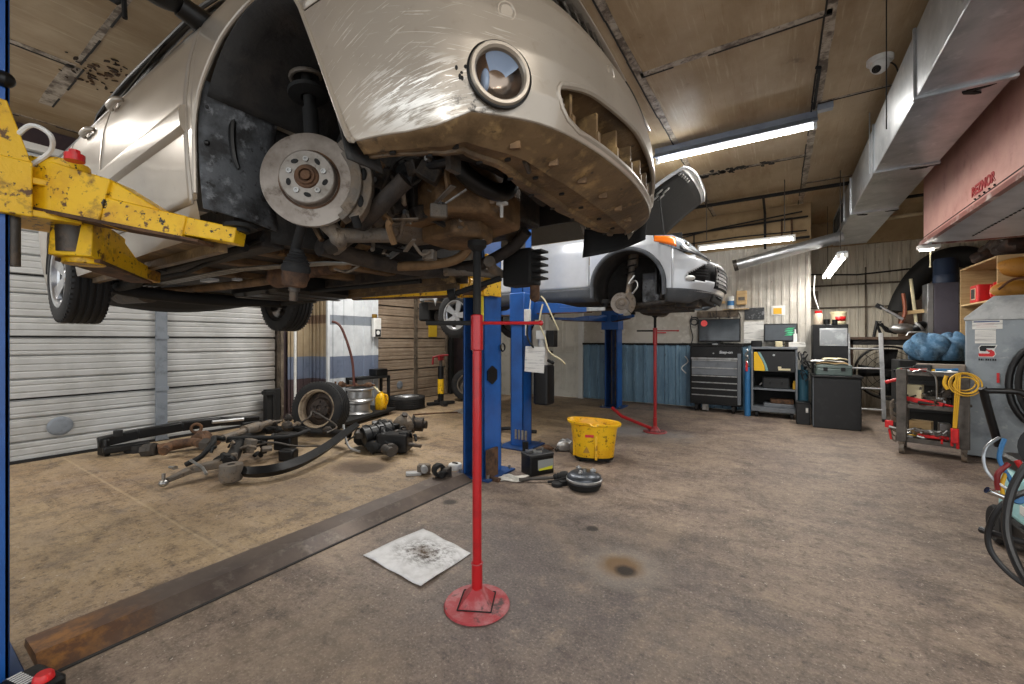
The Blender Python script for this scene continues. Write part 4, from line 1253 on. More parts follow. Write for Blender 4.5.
# rocker panels: painted face, brown dirty underside
for sy, nm in ((1, 'rocker_panel'), (-1, 'rocker_panel')):
    f = lambda y: y if sy > 0 else 2 * YC - y
    b = MB().m(0)
    b.add([(-3.72, f(.712), 1.80), (-1.93, f(.712), 1.80), (-1.93, f(.735), 1.665), (-3.72, f(.735), 1.650)], [(0, 1, 2, 3)])
    b.m(1).add([(-3.72, f(.735), 1.65), (-1.93, f(.735), 1.665), (-1.93, f(.87), 1.655), (-3.72, f(.87), 1.64), (-3.72, f(.88), 1.75), (-1.93, f(.88), 1.75)], [(0, 1, 2, 3), (3, 2, 5, 4)])
    b.bx(-3.7, -1.95, min(f(.80), f(.83)), max(f(.80), f(.83)), 1.615, 1.66)
    obj(nm, b, [m_beige, m_brownp], car, world=True, sharp=20)
# cabin: side glass, pillars, roof
def cab(u, w):
    x = -4.75 + 3.2 * u
    e = interp([(-4.75, .0), (-4.2, .9), (-3.6, 1), (-2.5, 1), (-2.2, .9), (-1.55, .05)], x)
    sgn = w * 2 - 1
    a = abs(sgn)
    y, z = interp([(0, 0), (.55, .56), (.68, .62), (1, .83)], a), interp([(0, .52), (.55, .49), (.68, .45), (1, 0)], a)
    return (x, YC + math.copysign(y, sgn), 2.505 + z * e)
obj('cabin', MB().grid(cab, 40, 28, lambda c: abs(c.y - YC) > .64 and c.z > 2.51 and -4.3 < c.x < -2.05), m_beige, car, world=True, sharp=50)
obj('side_window', MB().grid(lambda u, w: tuple(Vector(cab((u * 2.3 + .40) / 3.2, .01 + .145 * w)) + Vector((0, .008, -.004))), 20, 6), m_glassd, car, world=True, label='brown tinted near side window')
for x0, x1 in ((-3.07, -2.97), (-4.36, -4.25), (-2.12, -2.0)):
    obj('window_pillar', MB().grid(lambda u, w: tuple(Vector(cab((x0 + (x1 - x0) * u + 4.75) / 3.2, .0 + .16 * w)) + Vector((0, -.004, 0))), 3, 6), m_black, car, world=True, solid=.006)
obj('drip_rail', MB().tube([tuple(Vector(cab(u, .162)) + Vector((0, -.01, 0))) for u in [i / 24 for i in range(2, 22)]], .012, 8), m_black, car, world=True)
obj('window_sill_trim', MB().bx(-4.3, -2.0, .735, .748, 2.497, 2.515), m_black, car, world=True)
obj('hood', MB().grid(lambda u, w: (-1.75 + 1.15 * u, .80 + 1.54 * w, 2.60 - .10 * u * u * 2 + .06 * math.sin(PI * w) + .0), 16, 16), m_beige, car, world=True, solid=.006)
# wing mirror
mr = obj('wing_mirror', MB().sphere((0, 0, 0), (.06, .11, .055), 20, 12, None).t(None), m_beige, car)
mr.location = Vector((-1.98, .60, 2.60)) - Vector((-2.7, 1.57, 1.36)); mr.rotation_euler = (0, 0, R(12))
g = obj('mirror_foot', MB().tube([(0, .08, -.03), (.02, .2, -.05)], [.04, .05], 10).sphere((-.004, 0, -.028), (.058, .104, .045), 16, 10), m_black, mr)
# grille and headlamps above the bumper
b = MB()
for i in range(15):
    y = 1.16 + i * .058
    x = -.615 - .10 * ((y - YC) / .45) ** 2
    b.box((x, y, 2.385), (.05, .014, .17), ry=-18)
gr = obj('grille', b, m_chrome, car, world=True, label='chrome grille bars above the bumper')
obj('grille_backing', MB().grid(lambda u, w: (-.68 - .10 * (2 * u - 1) ** 2, 1.1 + .94 * u, 2.28 + .2 * w), 10, 2), m_black, gr, world=True, solid=.01)
for f in (lambda y: y, lambda y: 2 * YC - y):
    b = MB().grid(lambda u, w: (-.66 - .24 * u * u - .09 * w, f(1.08 - .31 * u), 2.285 - .03 * u + .16 * w), 10, 5)
    obj('headlamp', b, glass('lamp_glass' , '#d8dadb', .06, .3), car, world=True, solid=.02)
def blob0(a):
    b = MB(); rnd = random.Random(2)
    for i in range(7):
        s_ = a[0] + rnd.uniform(-.012, .014); z = a[1] + rnd.uniform(-.022, .022)
        p, n = pl.at(s_); q = Vector((p.x, p.y, z)) - n * (bump_inset(p, z) + .001)
        b.sphere(tuple(q), (.005, .005, rnd.uniform(.004, .010)), 8, 6)
    return b
# fog lamp: bezel ring, dark groove, reflector bowl, bulb
TF = frame(FOG, nf, (0, 0, 1))
fog = obj('fog_lamp', MB(TF).lathe([(.064, -.008), (.066, .006), (.071, .012), (.079, .012), (.083, .006), (.085, -.006)], None, 48), m_beige, car, world=True, sharp=25, label='round fog lamp ring at the bumper corner')
obj('bezel_groove', MB(TF).lathe([(.083, .003), (.0845, .006), (.088, .004), (.089, -.004)], None, 48), m_black, fog, world=True)
obj('lamp_bowl', MB(TF).lathe([(.066, -.004), (.063, -.014), (.052, -.040), (.032, -.060), (.001, -.066)], None, 40), M('tinted_reflector', '#9a8a7c', rough=.22, metal=.9), fog, world=True)
obj('bulb_shield', MB(TF).lathe([(.06, .001), (.055, -.01), (.03, -.03)], None, 16, -60, 40).sphere((-.005, .032, -.03), (.032, .012, .02), 14, 8), M('blue_grey_lens', '#8494ab', rough=.15, coat=.5), fog, world=True)
obj('scrape', blob0((sf - .105, 1.925)), m_blackm, fog, world=True, label='gouged black scrape beside the fog lamp')
# parking sensors and tow cover
for s_, z in ((SX(-.60), 2.115), (SX(-.462), 2.135)):
    p, n = pl.at(s_); q = Vector((p.x, p.y, z)) - n * bump_inset(p, z)
    Ts = frame(q, n, (0, 0, 1))
    se = obj('round_cap', MB(Ts).lathe([(.001, .003), (.016, .003), (.019, .001), (.022, .004), (.026, .004), (.029, -.003)], None, 24), m_beige, car, world=True, sharp=25)
    obj('cap_groove', MB(Ts).torus(.0205, .0016, None, 24, 6), m_black, se, world=True)
lp = []
for i in range(14):
    p, n = pl.at(SX(-.455) + .10 + .42 * i / 13); z = 2.205
    lp.append(tuple(Vector((p.x, p.y, z)) - n * (bump_inset(p, z) - .001)))
obj('bumper_slot', MB().tube(lp, .006, 6), m_black, car, world=True)
# lower intake: recessed brown duct with ribs
def intake(u, w):
    s_ = SX(-.53) + (pl.tot - 2 * SX(-.53)) * u
    p, n = pl.at(s_)
    d = interp([(0, .022), (.15, .10), (.85, .13), (1, .012)], w)
    q = p - n * d
    return (q.x, q.y, 1.868 + (2.03 - 1.868) * w)
it = obj('lower_intake', MB().grid(intake, 40, 10), m_brownp, car, world=True, solid=.004, label='brown lower air intake')
for i in range(7):
    p, n = pl.at(SX(-.53) + .10 + .145 * i); q = p - n * .062
    obj('intake_rib', MB().box((q.x, q.y, 1.925), (.08, .012, .10), rz=math.degrees(math.atan2(n.y, n.x))).box((q.x + .02, q.y, 1.90), (.05, .02, .03)), m_brownp, it, world=True)
rim = []
def onb(y, z):
    i = min(range(len(pl.P)), key=lambda k: abs(pl.P[k].y - y) + (5 if pl.P[k].x < -.75 else 0))
    p, n = pl.at(pl.L[i]); return tuple(Vector((p.x, p.y, z)) - n * (bump_inset(p, z) + .004))
yl = [1.16, 1.10, 1.07, 1.055, 1.05, 1.06, 1.10, 1.16]; zl = [1.873, 1.888, 1.91, 1.94, 1.955, 1.968, 1.980, 1.996]
for y, z in zip(yl, zl): rim.append(onb(y, z))
for i in range(1, 24):
    y = 1.16 + (2 * (YC - 1.16)) * i / 24; yy = y if y < YC else 2 * YC - y
    rim.append(onb(y, interp([(1.05, 1.965), (1.2, 2.005), (1.57, 2.03)], yy)))
for y, z in reversed(list(zip(yl, zl))): rim.append(onb(2 * YC - y, z))
for i in range(23, 0, -1): rim.append(onb(1.16 + (2 * (YC - 1.16)) * i / 24, 1.873))
obj('intake_rim', MB().tube(rim, .011, 8, closed=True), m_beige, car, world=True)
# painted strip curling under and the brown undertray
def valance(u, w):
    s_ = sb0 + .205 + (sb1 - sb0 - .205 - .50) * u
    p, n = pl.at(s_)
    z0 = bump_bottom(p); d0 = bump_inset(p, z0)
    y = p.y if p.y < YC else 2 * YC - p.y
    dep = interp([(.69, .05), (.76, .09), (.9, .17), (1.2, .27), (1.57, .31)], y)
    lower = interp([(.69, .022), (.76, .025), (.85, .05), (1.1, .06), (1.57, .06)], y)
    prof = [(0, .003), (.06, -.10 * lower), (.2, -.38 * lower), (.45, -.82 * lower), (.5, -.95 * lower), (.52, -.76 * lower), (.85, -.84 * lower), (.88, -1.05 * lower), (1, -1.05 * lower), (1.0, -.6 * lower)]
    k = w * (len(prof) - 1); i = min(int(k), len(prof) - 2); t = k - i
    d = prof[i][0] + (prof[i + 1][0] - prof[i][0]) * t; dz = prof[i][1] + (prof[i + 1][1] - prof[i][1]) * t
    q = p - n * (d0 + dep * d)
    return (q.x, q.y, z0 + dz)
ut = obj('undertray', MB().grid(valance, 110, 18), m_brownp, car, world=True, sharp=25, solid=.005, label='brown dirty plastic undertray below the bumper')
b = MB()
for i in range(16):
    u = .05 + .9 * i / 15
    for w in (.62, .90):
        if (i + (w > .8)) % 2: continue
        q = Vector(valance(u, w))
        b.prism([(.011 * math.cos(a), .007 * math.sin(a)) for a in [k * PI / 5 for k in range(10)]], -.006, .002, place(q + Vector((0, 0, -.003))))
pieces('tray_hole', b, m_blackm, ut, world=True)
b = MB()
for i in range(6):
    q = Vector(valance(.28 + .11 * i, .28)); b.box(q + Vector((0, 0, -.008)), (.03, .014, .02), rz=20)
pieces('tray_clip', b, m_brownm, ut, world=True)
pieces('license_bracket', MB().box((-.86, 1.0, 1.80), (.02, .05, .05)).cyl((-.68, 1.16, 1.79), (-.66, 1.10, 1.80), .008), m_dsteel, ut, world=True)
# hanging black liner flap at the far corner
b = MB().grid(lambda u, w: (-.97 + .36 * u, 2.30 + .06 * math.sin(PI * u) - .03 * w, 1.90 - .17 * w * (1 - .35 * u)), 8, 8)
obj('liner_flap', b, m_blackm, car, world=True, solid=.008)
# near wheel well: liner shell, inner wall, dusty splash guard
def liner(y0, y1, a0, a1, r=AR - .012):
    def fn(u, w):
        a = R(a0 + (a1 - a0) * u)
        x = AX + r * math.cos(a); z = AZ + r * math.sin(a)
        if a < 0: x = AX + r + (-z + AZ) * .35; z = AZ + r * math.sin(a)
        if a > PI: x = AX - r
        yy = y1 if a > .5 else y0 + .12 + (y1 - y0 - .12) * max(0, a) / .5
        return (x, y0 + (yy - y0) * w, z)
    return fn
wl = obj('wheel_liner', MB().grid(liner(.715, 1.26, -34, 150), 40, 6), m_liner, car, world=True, solid=.006)
obj('liner_rear', MB().grid(lambda u, w: (AX - AR + .012 + .05 * (1 - u) * w, .98 + .28 * w, 1.68 + .51 * u), 6, 4), m_liner, wl, world=True, solid=.006)
sg = obj('splash_guard', MB().grid(lambda u, w: (-1.905 + .022 * math.sin(PI * w) + (.05 * (u - .72) / .28 if u > .72 else 0) + .045 * (1 - u) ** 3, .708 + .28 * w, 1.725 + .03 * (1 - w) + .49 * u), 12, 8), m_liner2, car, world=True, solid=.006, label='dusty grey splash guard at the rear of the wheel arch')
obj('guard_rib', MB().tube([(-1.872, .86, 2.32), (-1.875, .83, 2.22), (-1.875, .815, 2.10), (-1.87, .82, 2.0), (-1.865, .835, 1.95)], [.008, .012, .014, .013, .008], 8, smooth=4), m_black, sg, world=True)
b = MB()
for y, z in ((.73, 2.16), (.73, 2.02), (.73, 1.86), (.76, 1.76), (.93, 1.77), (.9, 2.17)): b.sphere((-1.885, y, z), .011, 8, 6)
pieces('push_pin', b, m_black, sg, world=True)
obj('inner_wall', MB().bx(-1.95, -1.0, 1.25, 1.27, 2.14, 2.5), m_liner, wl, world=True)
# strut, spring
st = obj('strut', MB().cyl((-1.60, 1.0, 1.93), (-1.63, 1.0, 2.2), .030).cyl((-1.63, 1.0, 2.2), (-1.69, 1.0, 2.52), .022).lathe([(.03, -.02), (.075, -.01), (.078, .004), (.03, .01)], frame((-1.645, 1.0, 2.27), (-.18, 0, 1)), 20), m_blackm, car, world=True)
pts = []
for i in range(60):
    a = i / 59 * 2 * PI * 3.6
    c = Vector((-1.65, 1.0, 2.29)).lerp(Vector((-1.69, 1.0, 2.50)), i / 59)
    pts.append(c + Vector((.058 * math.cos(a), .058 * math.sin(a), 0)))
obj('coil_spring', MB().tube(pts, .0095, 8), m_castiron, st, world=True)
obj('dust_boot', MB().lathe([(.05, 0), (.055, .02), (.045, .04), (.055, .06), (.045, .08), (.055, .1), (.07, .13), (.085, .14), (.085, .16)], frame((-1.68, 1.0, 2.40), (-.18, 0, 1)), 20), m_rubber, st, world=True)
obj('strut_clamp', MB().box((-1.60, .985, 1.98), (.07, .09, .12)).cyl((-1.66, .95, 2.0), (-1.54, .95, 2.0), .012), m_dsteel, st, world=True)
# hub: steered brake disc facing the room, caliper
n0 = Vector((.66, -.75, -.02)).normalized(); C0 = Vector((-1.47, .90, 1.845))
TD = frame(C0, n0, (.8, .6, 0))
disc = obj('brake_disc', MB(TD).lathe([(.04, -.006), (.172, -.024), (.172, -.016), (.170, -.015), (.170, -.009), (.172, -.008), (.172, 0), (.162, .001), (.104, .001), (.100, .004), (.098, .028), (.094, .033), (.036, .034)], None, 64), m_rotor, car, world=True, sharp=25, label='bare steel brake disc')
obj('hat_face', MB(TD).lathe([(.040, .0346), (.092, .0340), (.0955, .030)], None, 48), M('hat_steel', '#8d8780', [('#6f685f', 12, .46, .66), ('#5c5148', 22, .58, .7)], rough=.4, metal=.5), disc, world=True, label='paler centre of the brake disc')
obj('disc_hat_groove', MB(TD).lathe([(.099, .002), (.103, .004), (.109, .002)], None, 48), m_rust, disc, world=True)
hb = obj('wheel_hub', MB(TD).lathe([(.044, .034), (.040, .040), (.033, .041), (.031, .050), (.024, .050), (.022, .038), (.016, .038), (.016, .052), (.010, .054), (.001, .054)], None, 32), m_rust, disc, world=True, sharp=25)
b = MB(TD); b2 = MB(TD); b3 = MB(TD)
for i in range(5):
    a = R(20 + 72 * i)
    b.lathe([(.010, .034), (.0095, .041), (.005, .041), (.005, .037), (.001, .037)], place((.062 * math.cos(a), .062 * math.sin(a), 0)), 12)
    a2 = R(56 + 72 * i)
    b2.prism([(.013 * math.cos(k * PI / 6), .008 * math.sin(k * PI / 6)) for k in range(12)], .030, .0368, place((.066 * math.cos(a2), .066 * math.sin(a2), 0), rz=56 + 72 * i + 70))
pieces('lug_boss', b, m_steel, disc, world=True)
pieces('hat_slot', b2, m_blackm, disc, world=True)
cal = MB(TD)
arc = [(r_, a_) for r_, a_ in ()]
def sector(b, r0, r1, a0, a1, z0, z1, n=12):
    poly = [(r1 * math.cos(R(a0 + (a1 - a0) * i / n)), r1 * math.sin(R(a0 + (a1 - a0) * i / n))) for i in range(n + 1)]
    poly += [(r0 * math.cos(R(a1 + (a0 - a1) * i / n)), r0 * math.sin(R(a1 + (a0 - a1) * i / n))) for i in range(n + 1)]
    m = len(poly); vs = [(x, y, z0) for x, y in poly] + [(x, y, z1) for x, y in poly]; h = n + 1
    fs = []
    for i in range(n):
        j0, j1 = m - 1 - i, m - 2 - i
        fs.append((i, j0, j1, i + 1)); fs.append((m + i, m + i + 1, m + j1, m + j0))
    for i in range(m): 
        j = (i + 1) % m; fs.append((i, j, m + j, m + i))
    return b.add(vs, fs)
sector(cal, .150, .182, -42, 40, .006, .024)
sector(cal, .174, .190, -42, 42, -.06, .024)
c1 = obj('brake_caliper', cal, m_castiron, disc, world=True, bevel=.003)
cal = MB(TD); sector(cal, .190, .225, -44, 40, -.05, .010); sector(cal, .165, .19, -52, -36, -.05, .02); sector(cal, .165, .19, 34, 52, -.05, .02)
obj('caliper_bracket', cal, m_castiron, disc, world=True, bevel=.003)
cal = MB(TD)
for a in (-22, 8, 30): cal.sphere((.196 * math.cos(R(a)), .196 * math.sin(R(a)), .012), (.012, .024, .006), 10, 6)
cal.cyl((.15, .11, .01), (.18, .15, .0), .014).cyl((.16, -.13, .01), (.17, -.165, -.01), .016)
pieces('caliper_window', cal, m_blackm, disc, world=True)
kn = obj('knuckle', MB().tube([C0 - n0 * .03, C0 - n0 * .09 + Vector((0, .02, .02)), (-1.60, 1.0, 1.98)], [.07, .06, .04], 14).tube([C0 - n0 * .07, (-1.50, 1.0, 1.70), (-1.47, 1.02, 1.66)], [.05, .035, .03], 12).sphere((-1.47, 1.02, 1.655), .035), m_castiron, car, world=True)
obj('dust_shield', MB(TD).lathe([(.05, -.04), (.150, -.036), (.152, -.028)], None, 32, 60, 330), m_dsteel, kn, world=True)
# drive shaft hanging loose below the hub
dsft = obj('drive_shaft', MB().cyl(tuple(C0 - n0 * .08), (-1.595, .95, 1.72), .022).cyl((-1.595, .95, 1.72), (-1.69, .965, 1.60), .019), m_blackm, car, world=True)
Tb = frame((-1.665, .968, 1.625), (-.20, 0.02, -1.0), (1, 0, 0))
obj('rubber_boot', MB(Tb).lathe([(.018, 0), (.024, .004), (.024, .014), (.030, .018), (.028, .024), (.038, .030), (.034, .036), (.045, .043), (.041, .050), (.051, .057), (.048, .064), (.054, .072), (.056, .085), (.054, .095), (.001, .096)], None, 28), m_rubber, dsft, world=True)
obj('joint_housing', MB(Tb).lathe([(.050, .095), (.051, .115), (.046, .150), (.036, .158), (.001, .158)], None, 24), m_rust, dsft, world=True)
obj('spline_stub', MB(Tb).lathe([(.022, .157), (.022, .175), (.016, .177), (.016, .215), (.001, .216)], None, 16), m_dsteel, dsft, world=True)
# underside of the beige car
fp = obj('floor_pan', MB().bx(-4.85, -1.92, .84, 2.30, 1.74, 1.82), m_under, car, world=True)
b = MB()
for y in (1.02, 2.06): b.bx(-4.6, -1.95, y - .05, y + .05, 1.67, 1.745)
pieces('frame_rail', b, m_under, fp, world=True, bevel=.008)
b = MB()
for x in (-2.3, -2.75, -3.3): b.bx(x - .05, x + .05, .88, 2.26, 1.70, 1.745)
pieces('crossmember', b, m_brownm, fp, world=True, bevel=.008)
b = MB().tube([(-1.72, 1.40, 1.78), (-1.95, 1.42, 1.68), (-2.1, 1.44, 1.665), (-3.0, 1.50, 1.655), (-3.9, 1.45, 1.66), (-4.5, 1.35, 1.66)], .030, 12, smooth=5)
ex = obj('exhaust_pipe', b, m_brownm, car, world=True)
fl = [(.034 + .008 * (i % 2), i * .009) for i in range(28)]
obj('flex_section', MB().lathe(fl, frame((-2.12, 1.44, 1.665), (-1, .05, -.01)), 18), m_rust, ex, world=True)
obj('converter', MB().tube([(-2.42, 1.46, 1.66), (-2.5, 1.465, 1.66), (-2.78, 1.48, 1.66), (-2.86, 1.49, 1.657)], [.03, .07, .07, .03], 16), m_rust, ex, world=True)
obj('muffler', MB().tube([(-4.35, 1.30, 1.66), (-4.42, 1.29, 1.66), (-4.78, 1.22, 1.66), (-4.84, 1.21, 1.66)], [.04, .10, .10, .04], 18), m_dsteel, ex, world=True)
obj('fuel_tank', MB().rbox((-3.45, 1.95, 1.68), (.75, .62, .16), .06), m_black, car, world=True)
pieces('tank_strap', MB().bx(-3.65, -3.61, 1.62, 2.28, 1.592, 1.60).bx(-3.3, -3.26, 1.62, 2.28, 1.592, 1.60), m_dsteel, car, world=True)
b = MB().tube([(-4.08, .90, 1.66), (-3.95, 1.1, 1.60), (-3.95, 1.57, 1.58), (-3.95, 2.04, 1.60), (-4.1, 2.26, 1.60)], .045, 12, smooth=4)
ra = obj('rear_axle_beam', b, m_blackm, car, world=True)
pieces('trailing_arm', MB().tube([(-4.05, 1.0, 1.63), (-3.5, .96, 1.62), (-3.35, .95, 1.70)], .035, 10).tube([(-4.05, 2.14, 1.60), (-3.5, 2.18, 1.62), (-3.35, 2.19, 1.70)], .035, 10), m_blackm, ra, world=True)
obj('rear_bumper_underside', MB().grid(lambda u, w: (-4.92 + .42 * w, .86 + 1.42 * u, 1.62 - .10 * math.sin(PI * u) * (1 - w) + .06 * w), 16, 5), m_blackm, car, world=True, solid=.01)
obj('rear_liner', MB().grid(lambda u, w: (RAX + (RAR - .01) * math.cos(PI * u), .715 + .32 * w, RAZ + (RAR - .01) * math.sin(PI * u)), 20, 3), m_liner, car, world=True, solid=.005)
car_wheel(car, (-4.08, .815, 1.685), (0, -1, 0), .322, .215, .215, 5)
car_wheel(car, (-4.16, 2.30, 1.66), (0, 1, 0), .322, .215, .215, 5, m_dsteel)
b = MB()
for k, y in enumerate((1.14, 1.17, 1.20)):
    b.tube([(-1.70 - k * .03, 1.60, 1.76), (-1.80 - k * .03, 1.52, 1.66), (-2.0, 1.30 + k * .03, 1.655), (-2.6, y, 1.655), (-4.0, y, 1.655)], .0065, 6)
pieces('brake_line', b, m_steel, fp, world=True, label='steel brake lines along the floor')
b = MB().tube([(-2.0, .92, 1.66), (-3.6, .93, 1.645)], .02, 8).tube([(-2.0, 2.0, 1.64), (-3.1, 1.9, 1.63)], .016, 8).tube([(-1.95, .97, 1.70), (-2.9, 1.02, 1.64), (-4.0, 1.03, 1.66)], .012, 8)
pieces('pipe_run', b, m_blackm, fp, world=True)
pieces('silver_clip', MB().bx(-3.2, -3.05, 1.20, 1.25, 1.63, 1.645).bx(-2.95, -2.9, 1.28, 1.32, 1.63, 1.645), m_alu, fp, world=True)
# engine bay: dark inner shell, engine, gearbox, sump, cradle
obj('engine_bay_shell', MB().bx(-1.95, -1.90, 1.27, 2.3, 1.70, 2.45).bx(-1.9, -.7, 1.25, 2.35, 2.42, 2.45).bx(-.76, -.70, .95, 2.25, 2.05, 2.42).bx(-1.9, -1.02, 2.26, 2.28, 1.95, 2.45), m_liner, car, world=True)
en = obj('engine_block', MB().box((-1.50, 1.75, 2.10), (.50, .75, .50)).box((-1.45, 1.50, 1.98), (.40, .28, .34)).box((-1.28, 1.9, 2.05), (.2, .5, .3)), m_engine, car, world=True, bevel=.02)
b = MB()
for i in range(7): b.box((-1.245, 1.46 + .085 * i, 1.98), (.05, .014, .22))
for i in range(5): b.box((-1.38 - .06 * i, 1.355, 1.95), (.014, .05, .24))
pieces('block_rib', b, m_engine, en, world=True, bevel=.003)
b = MB()
b.prism([(-1.58, 1.40), (-1.22, 1.32), (-1.06, 1.46), (-1.10, 1.80), (-1.36, 1.88), (-1.60, 1.80)], 1.80, 2.06)
b.prism([(-1.48, 1.48), (-1.24, 1.44), (-1.16, 1.54), (-1.20, 1.70), (-1.36, 1.76), (-1.50, 1.70)], 1.725, 1.81)
sp = obj('oil_sump', b, m_brownm, car, world=True, bevel=.02, label='brown grimy oil sump')
obj('drain_plug', MB().cyl((-1.20, 1.60, 1.74), (-1.20, 1.60, 1.715), .014, n=6), m_steel, sp, world=True)
b = MB().box((-1.19, 1.40, 1.93), (.075, .05, .115), rz=32, rx=0, ry=-18)
obj('bracket', b, m_tan, en, world=True, bevel=.004, label='pale corroded bracket')
TU = frame((-1.37, 1.29, 1.99), (.45, -.85, .25), (1, .5, 0))
b = MB(TU).torus(.074, .007, None, 36, 8)
pu = obj('pulley', b, m_dsteel, en, world=True)
obj('pulley_core', MB(TU).lathe([(.001, .02), (.02, .02), (.024, .0), (.06, -.01), (.066, -.03), (.001, -.04)], None, 28), m_blackm, pu, world=True)
b = MB().tube([(-1.34, 1.27, 1.90), (-1.30, 1.26, 1.96), (-1.17, 1.30, 2.05)], .013, 10, smooth=3)
obj('hose', b, m_hose, en, world=True)
b = MB().tube([(-1.10, 1.30, 2.02), (-1.08, 1.32, 1.93), (-1.03, 1.42, 1.88), (-1.0, 1.52, 1.90), (-.99, 1.56, 2.0)], .038, 12, smooth=5)
obj('intake_hose', b, m_black, en, world=True)
b = MB()
random.seed(5)
for i in range(16):
    p = Vector((random.uniform(-1.75, -1.0), random.uniform(1.22, 1.45), random.uniform(1.80, 2.12)))
    q = p + Vector((random.uniform(-.2, .2), random.uniform(-.08, .2), random.uniform(-.12, .14)))
    m_ = (p + q) / 2 + Vector((random.uniform(-.06, .06), random.uniform(-.08, .02), random.uniform(-.05, .05)))
    b.tube([p, m_, q], random.choice([.006, .009, .012, .016]), 7, smooth=4)
pieces('wiring', b, m_hose, en, world=True)
b = MB(); random.seed(9)
for i in range(22):
    p = Vector((random.uniform(-1.78, -1.02), random.uniform(1.22, 1.42), random.uniform(1.80, 2.15)))
    b.box(p, (random.uniform(.03, .10), random.uniform(.03, .07), random.uniform(.03, .10)), rz=random.uniform(0, 90), ry=random.uniform(-30, 30))
pieces('small_casting', b, m_engine, en, world=True, bevel=.006)
b = MB(); random.seed(12)
for i in range(10):
    p = Vector((random.uniform(-1.75, -1.1), random.uniform(1.20, 1.36), random.uniform(1.78, 2.0)))
    b.tube([p, p + Vector((random.uniform(-.10, .10), .03, random.uniform(-.06, .06)))], .005, 6)
    b.cyl(p, p + Vector((0, -.02, 0)), .012, n=6)
pieces('bright_bolt', b, m_steel, en, world=True)
b = MB(); rnd = random.Random(64)
for i in range(26):
    p = Vector((rnd.uniform(-1.85, -1.15), rnd.uniform(1.12, 1.5), rnd.uniform(1.64, 1.84)))
    d = Vector((rnd.uniform(-.16, .16), rnd.uniform(-.08, .08), rnd.uniform(-.03, .08)))
    k = rnd.random()
    if k < .4: bar(b, p, p + d, rnd.uniform(.012, .03), rnd.uniform(.01, .03), .008, .006)
    elif k < .75: b.tube([p, p + d * .5 + Vector((0, 0, -.03)), p + d], rnd.uniform(.006, .012), 7, smooth=4)
    else: b.rbox(p, (rnd.uniform(.04, .1), rnd.uniform(.03, .06), rnd.uniform(.03, .06)), .008, rz=rnd.uniform(0, 90))
pieces('bracket', b, m_castiron, en, world=True, bevel=.002)
b = MB()
for i in range(14):
    p = Vector((rnd.uniform(-1.8, -1.1), rnd.uniform(1.10, 1.35), rnd.uniform(1.70, 2.05)))
    d = Vector((rnd.uniform(-.14, .14), rnd.uniform(-.05, .08), rnd.uniform(-.10, .10)))
    b.tube([p, p + d * .5 + Vector((0, -.02, .02)), p + d], rnd.uniform(.008, .016), 7, smooth=4)
pieces('pipe', b, m_brownm, en, world=True)
gb = obj('gearbox', MB().sphere((-1.62, 1.55, 1.92), (.20, .26, .17), 20, 12).cyl((-1.62, 1.36, 1.90), (-1.62, 1.26, 1.88), .06), m_castiron, car, world=True)
# cradle: brown tubes and control arms
b = MB().tube([(-1.20, 1.12, 1.86), (-1.32, 1.10, 1.78), (-1.55, 1.12, 1.69), (-1.78, 1.18, 1.68)], .034, 12, smooth=4)
b.tube([(-1.20, 2.02, 1.86), (-1.32, 2.04, 1.78), (-1.55, 2.02, 1.70), (-1.78, 1.96, 1.68)], .034, 12, smooth=4)
b.tube([(-1.05, 1.20, 1.98), (-1.03, 1.57, 2.0), (-1.05, 1.94, 1.98)], .03, 12, smooth=4)
b.tube([(-1.78, 1.14, 1.68), (-1.80, 1.57, 1.66), (-1.78, 2.0, 1.68)], .042, 12, smooth=4)
sf_ = obj('engine_cradle', b, m_under, car, world=True)
obj('cradle_curve', MB().tube([(-1.78, 1.60, 1.655), (-1.58, 1.68, 1.66), (-1.46, 1.74, 1.69), (-1.40, 1.76, 1.76), (-1.36, 1.72, 1.83)], .026, 12, smooth=5), m_brownm, sf_, world=True)
obj('control_arm', MB().tube([(-1.47, 1.0, 1.66), (-1.45, 1.12, 1.68), (-1.40, 1.22, 1.70)], [.03, .028, .034], 10).tube([(-1.47, 1.02, 1.66), (-1.62, 1.14, 1.67), (-1.76, 1.20, 1.68)], [.03, .026, .034], 10), m_castiron, sf_, world=True)
obj('control_arm', MB().tube([(-1.47, 2.16, 1.66), (-1.45, 2.04, 1.68), (-1.40, 1.94, 1.70)], [.03, .028, .034], 10).tube([(-1.47, 2.14, 1.66), (-1.62, 2.0, 1.67), (-1.76, 1.96, 1.68)], [.03, .026, .034], 10), m_castiron, sf_, world=True)
obj('sway_bar', MB().tube([(-1.36, 1.0, 1.80), (-1.60, 1.02, 1.75), (-1.72, 1.12, 1.73), (-1.72, 2.02, 1.73), (-1.60, 2.12, 1.75)], .012, 8), m_blackm, sf_, world=True)
obj('heat_shield', MB().grid(lambda u, w: (-1.92 + .06 * w, 1.22 + .42 * u, 1.66 + .20 * w + .02 * math.sin(PI * u)), 6, 6), m_blackm, sf_, world=True, solid=.01)
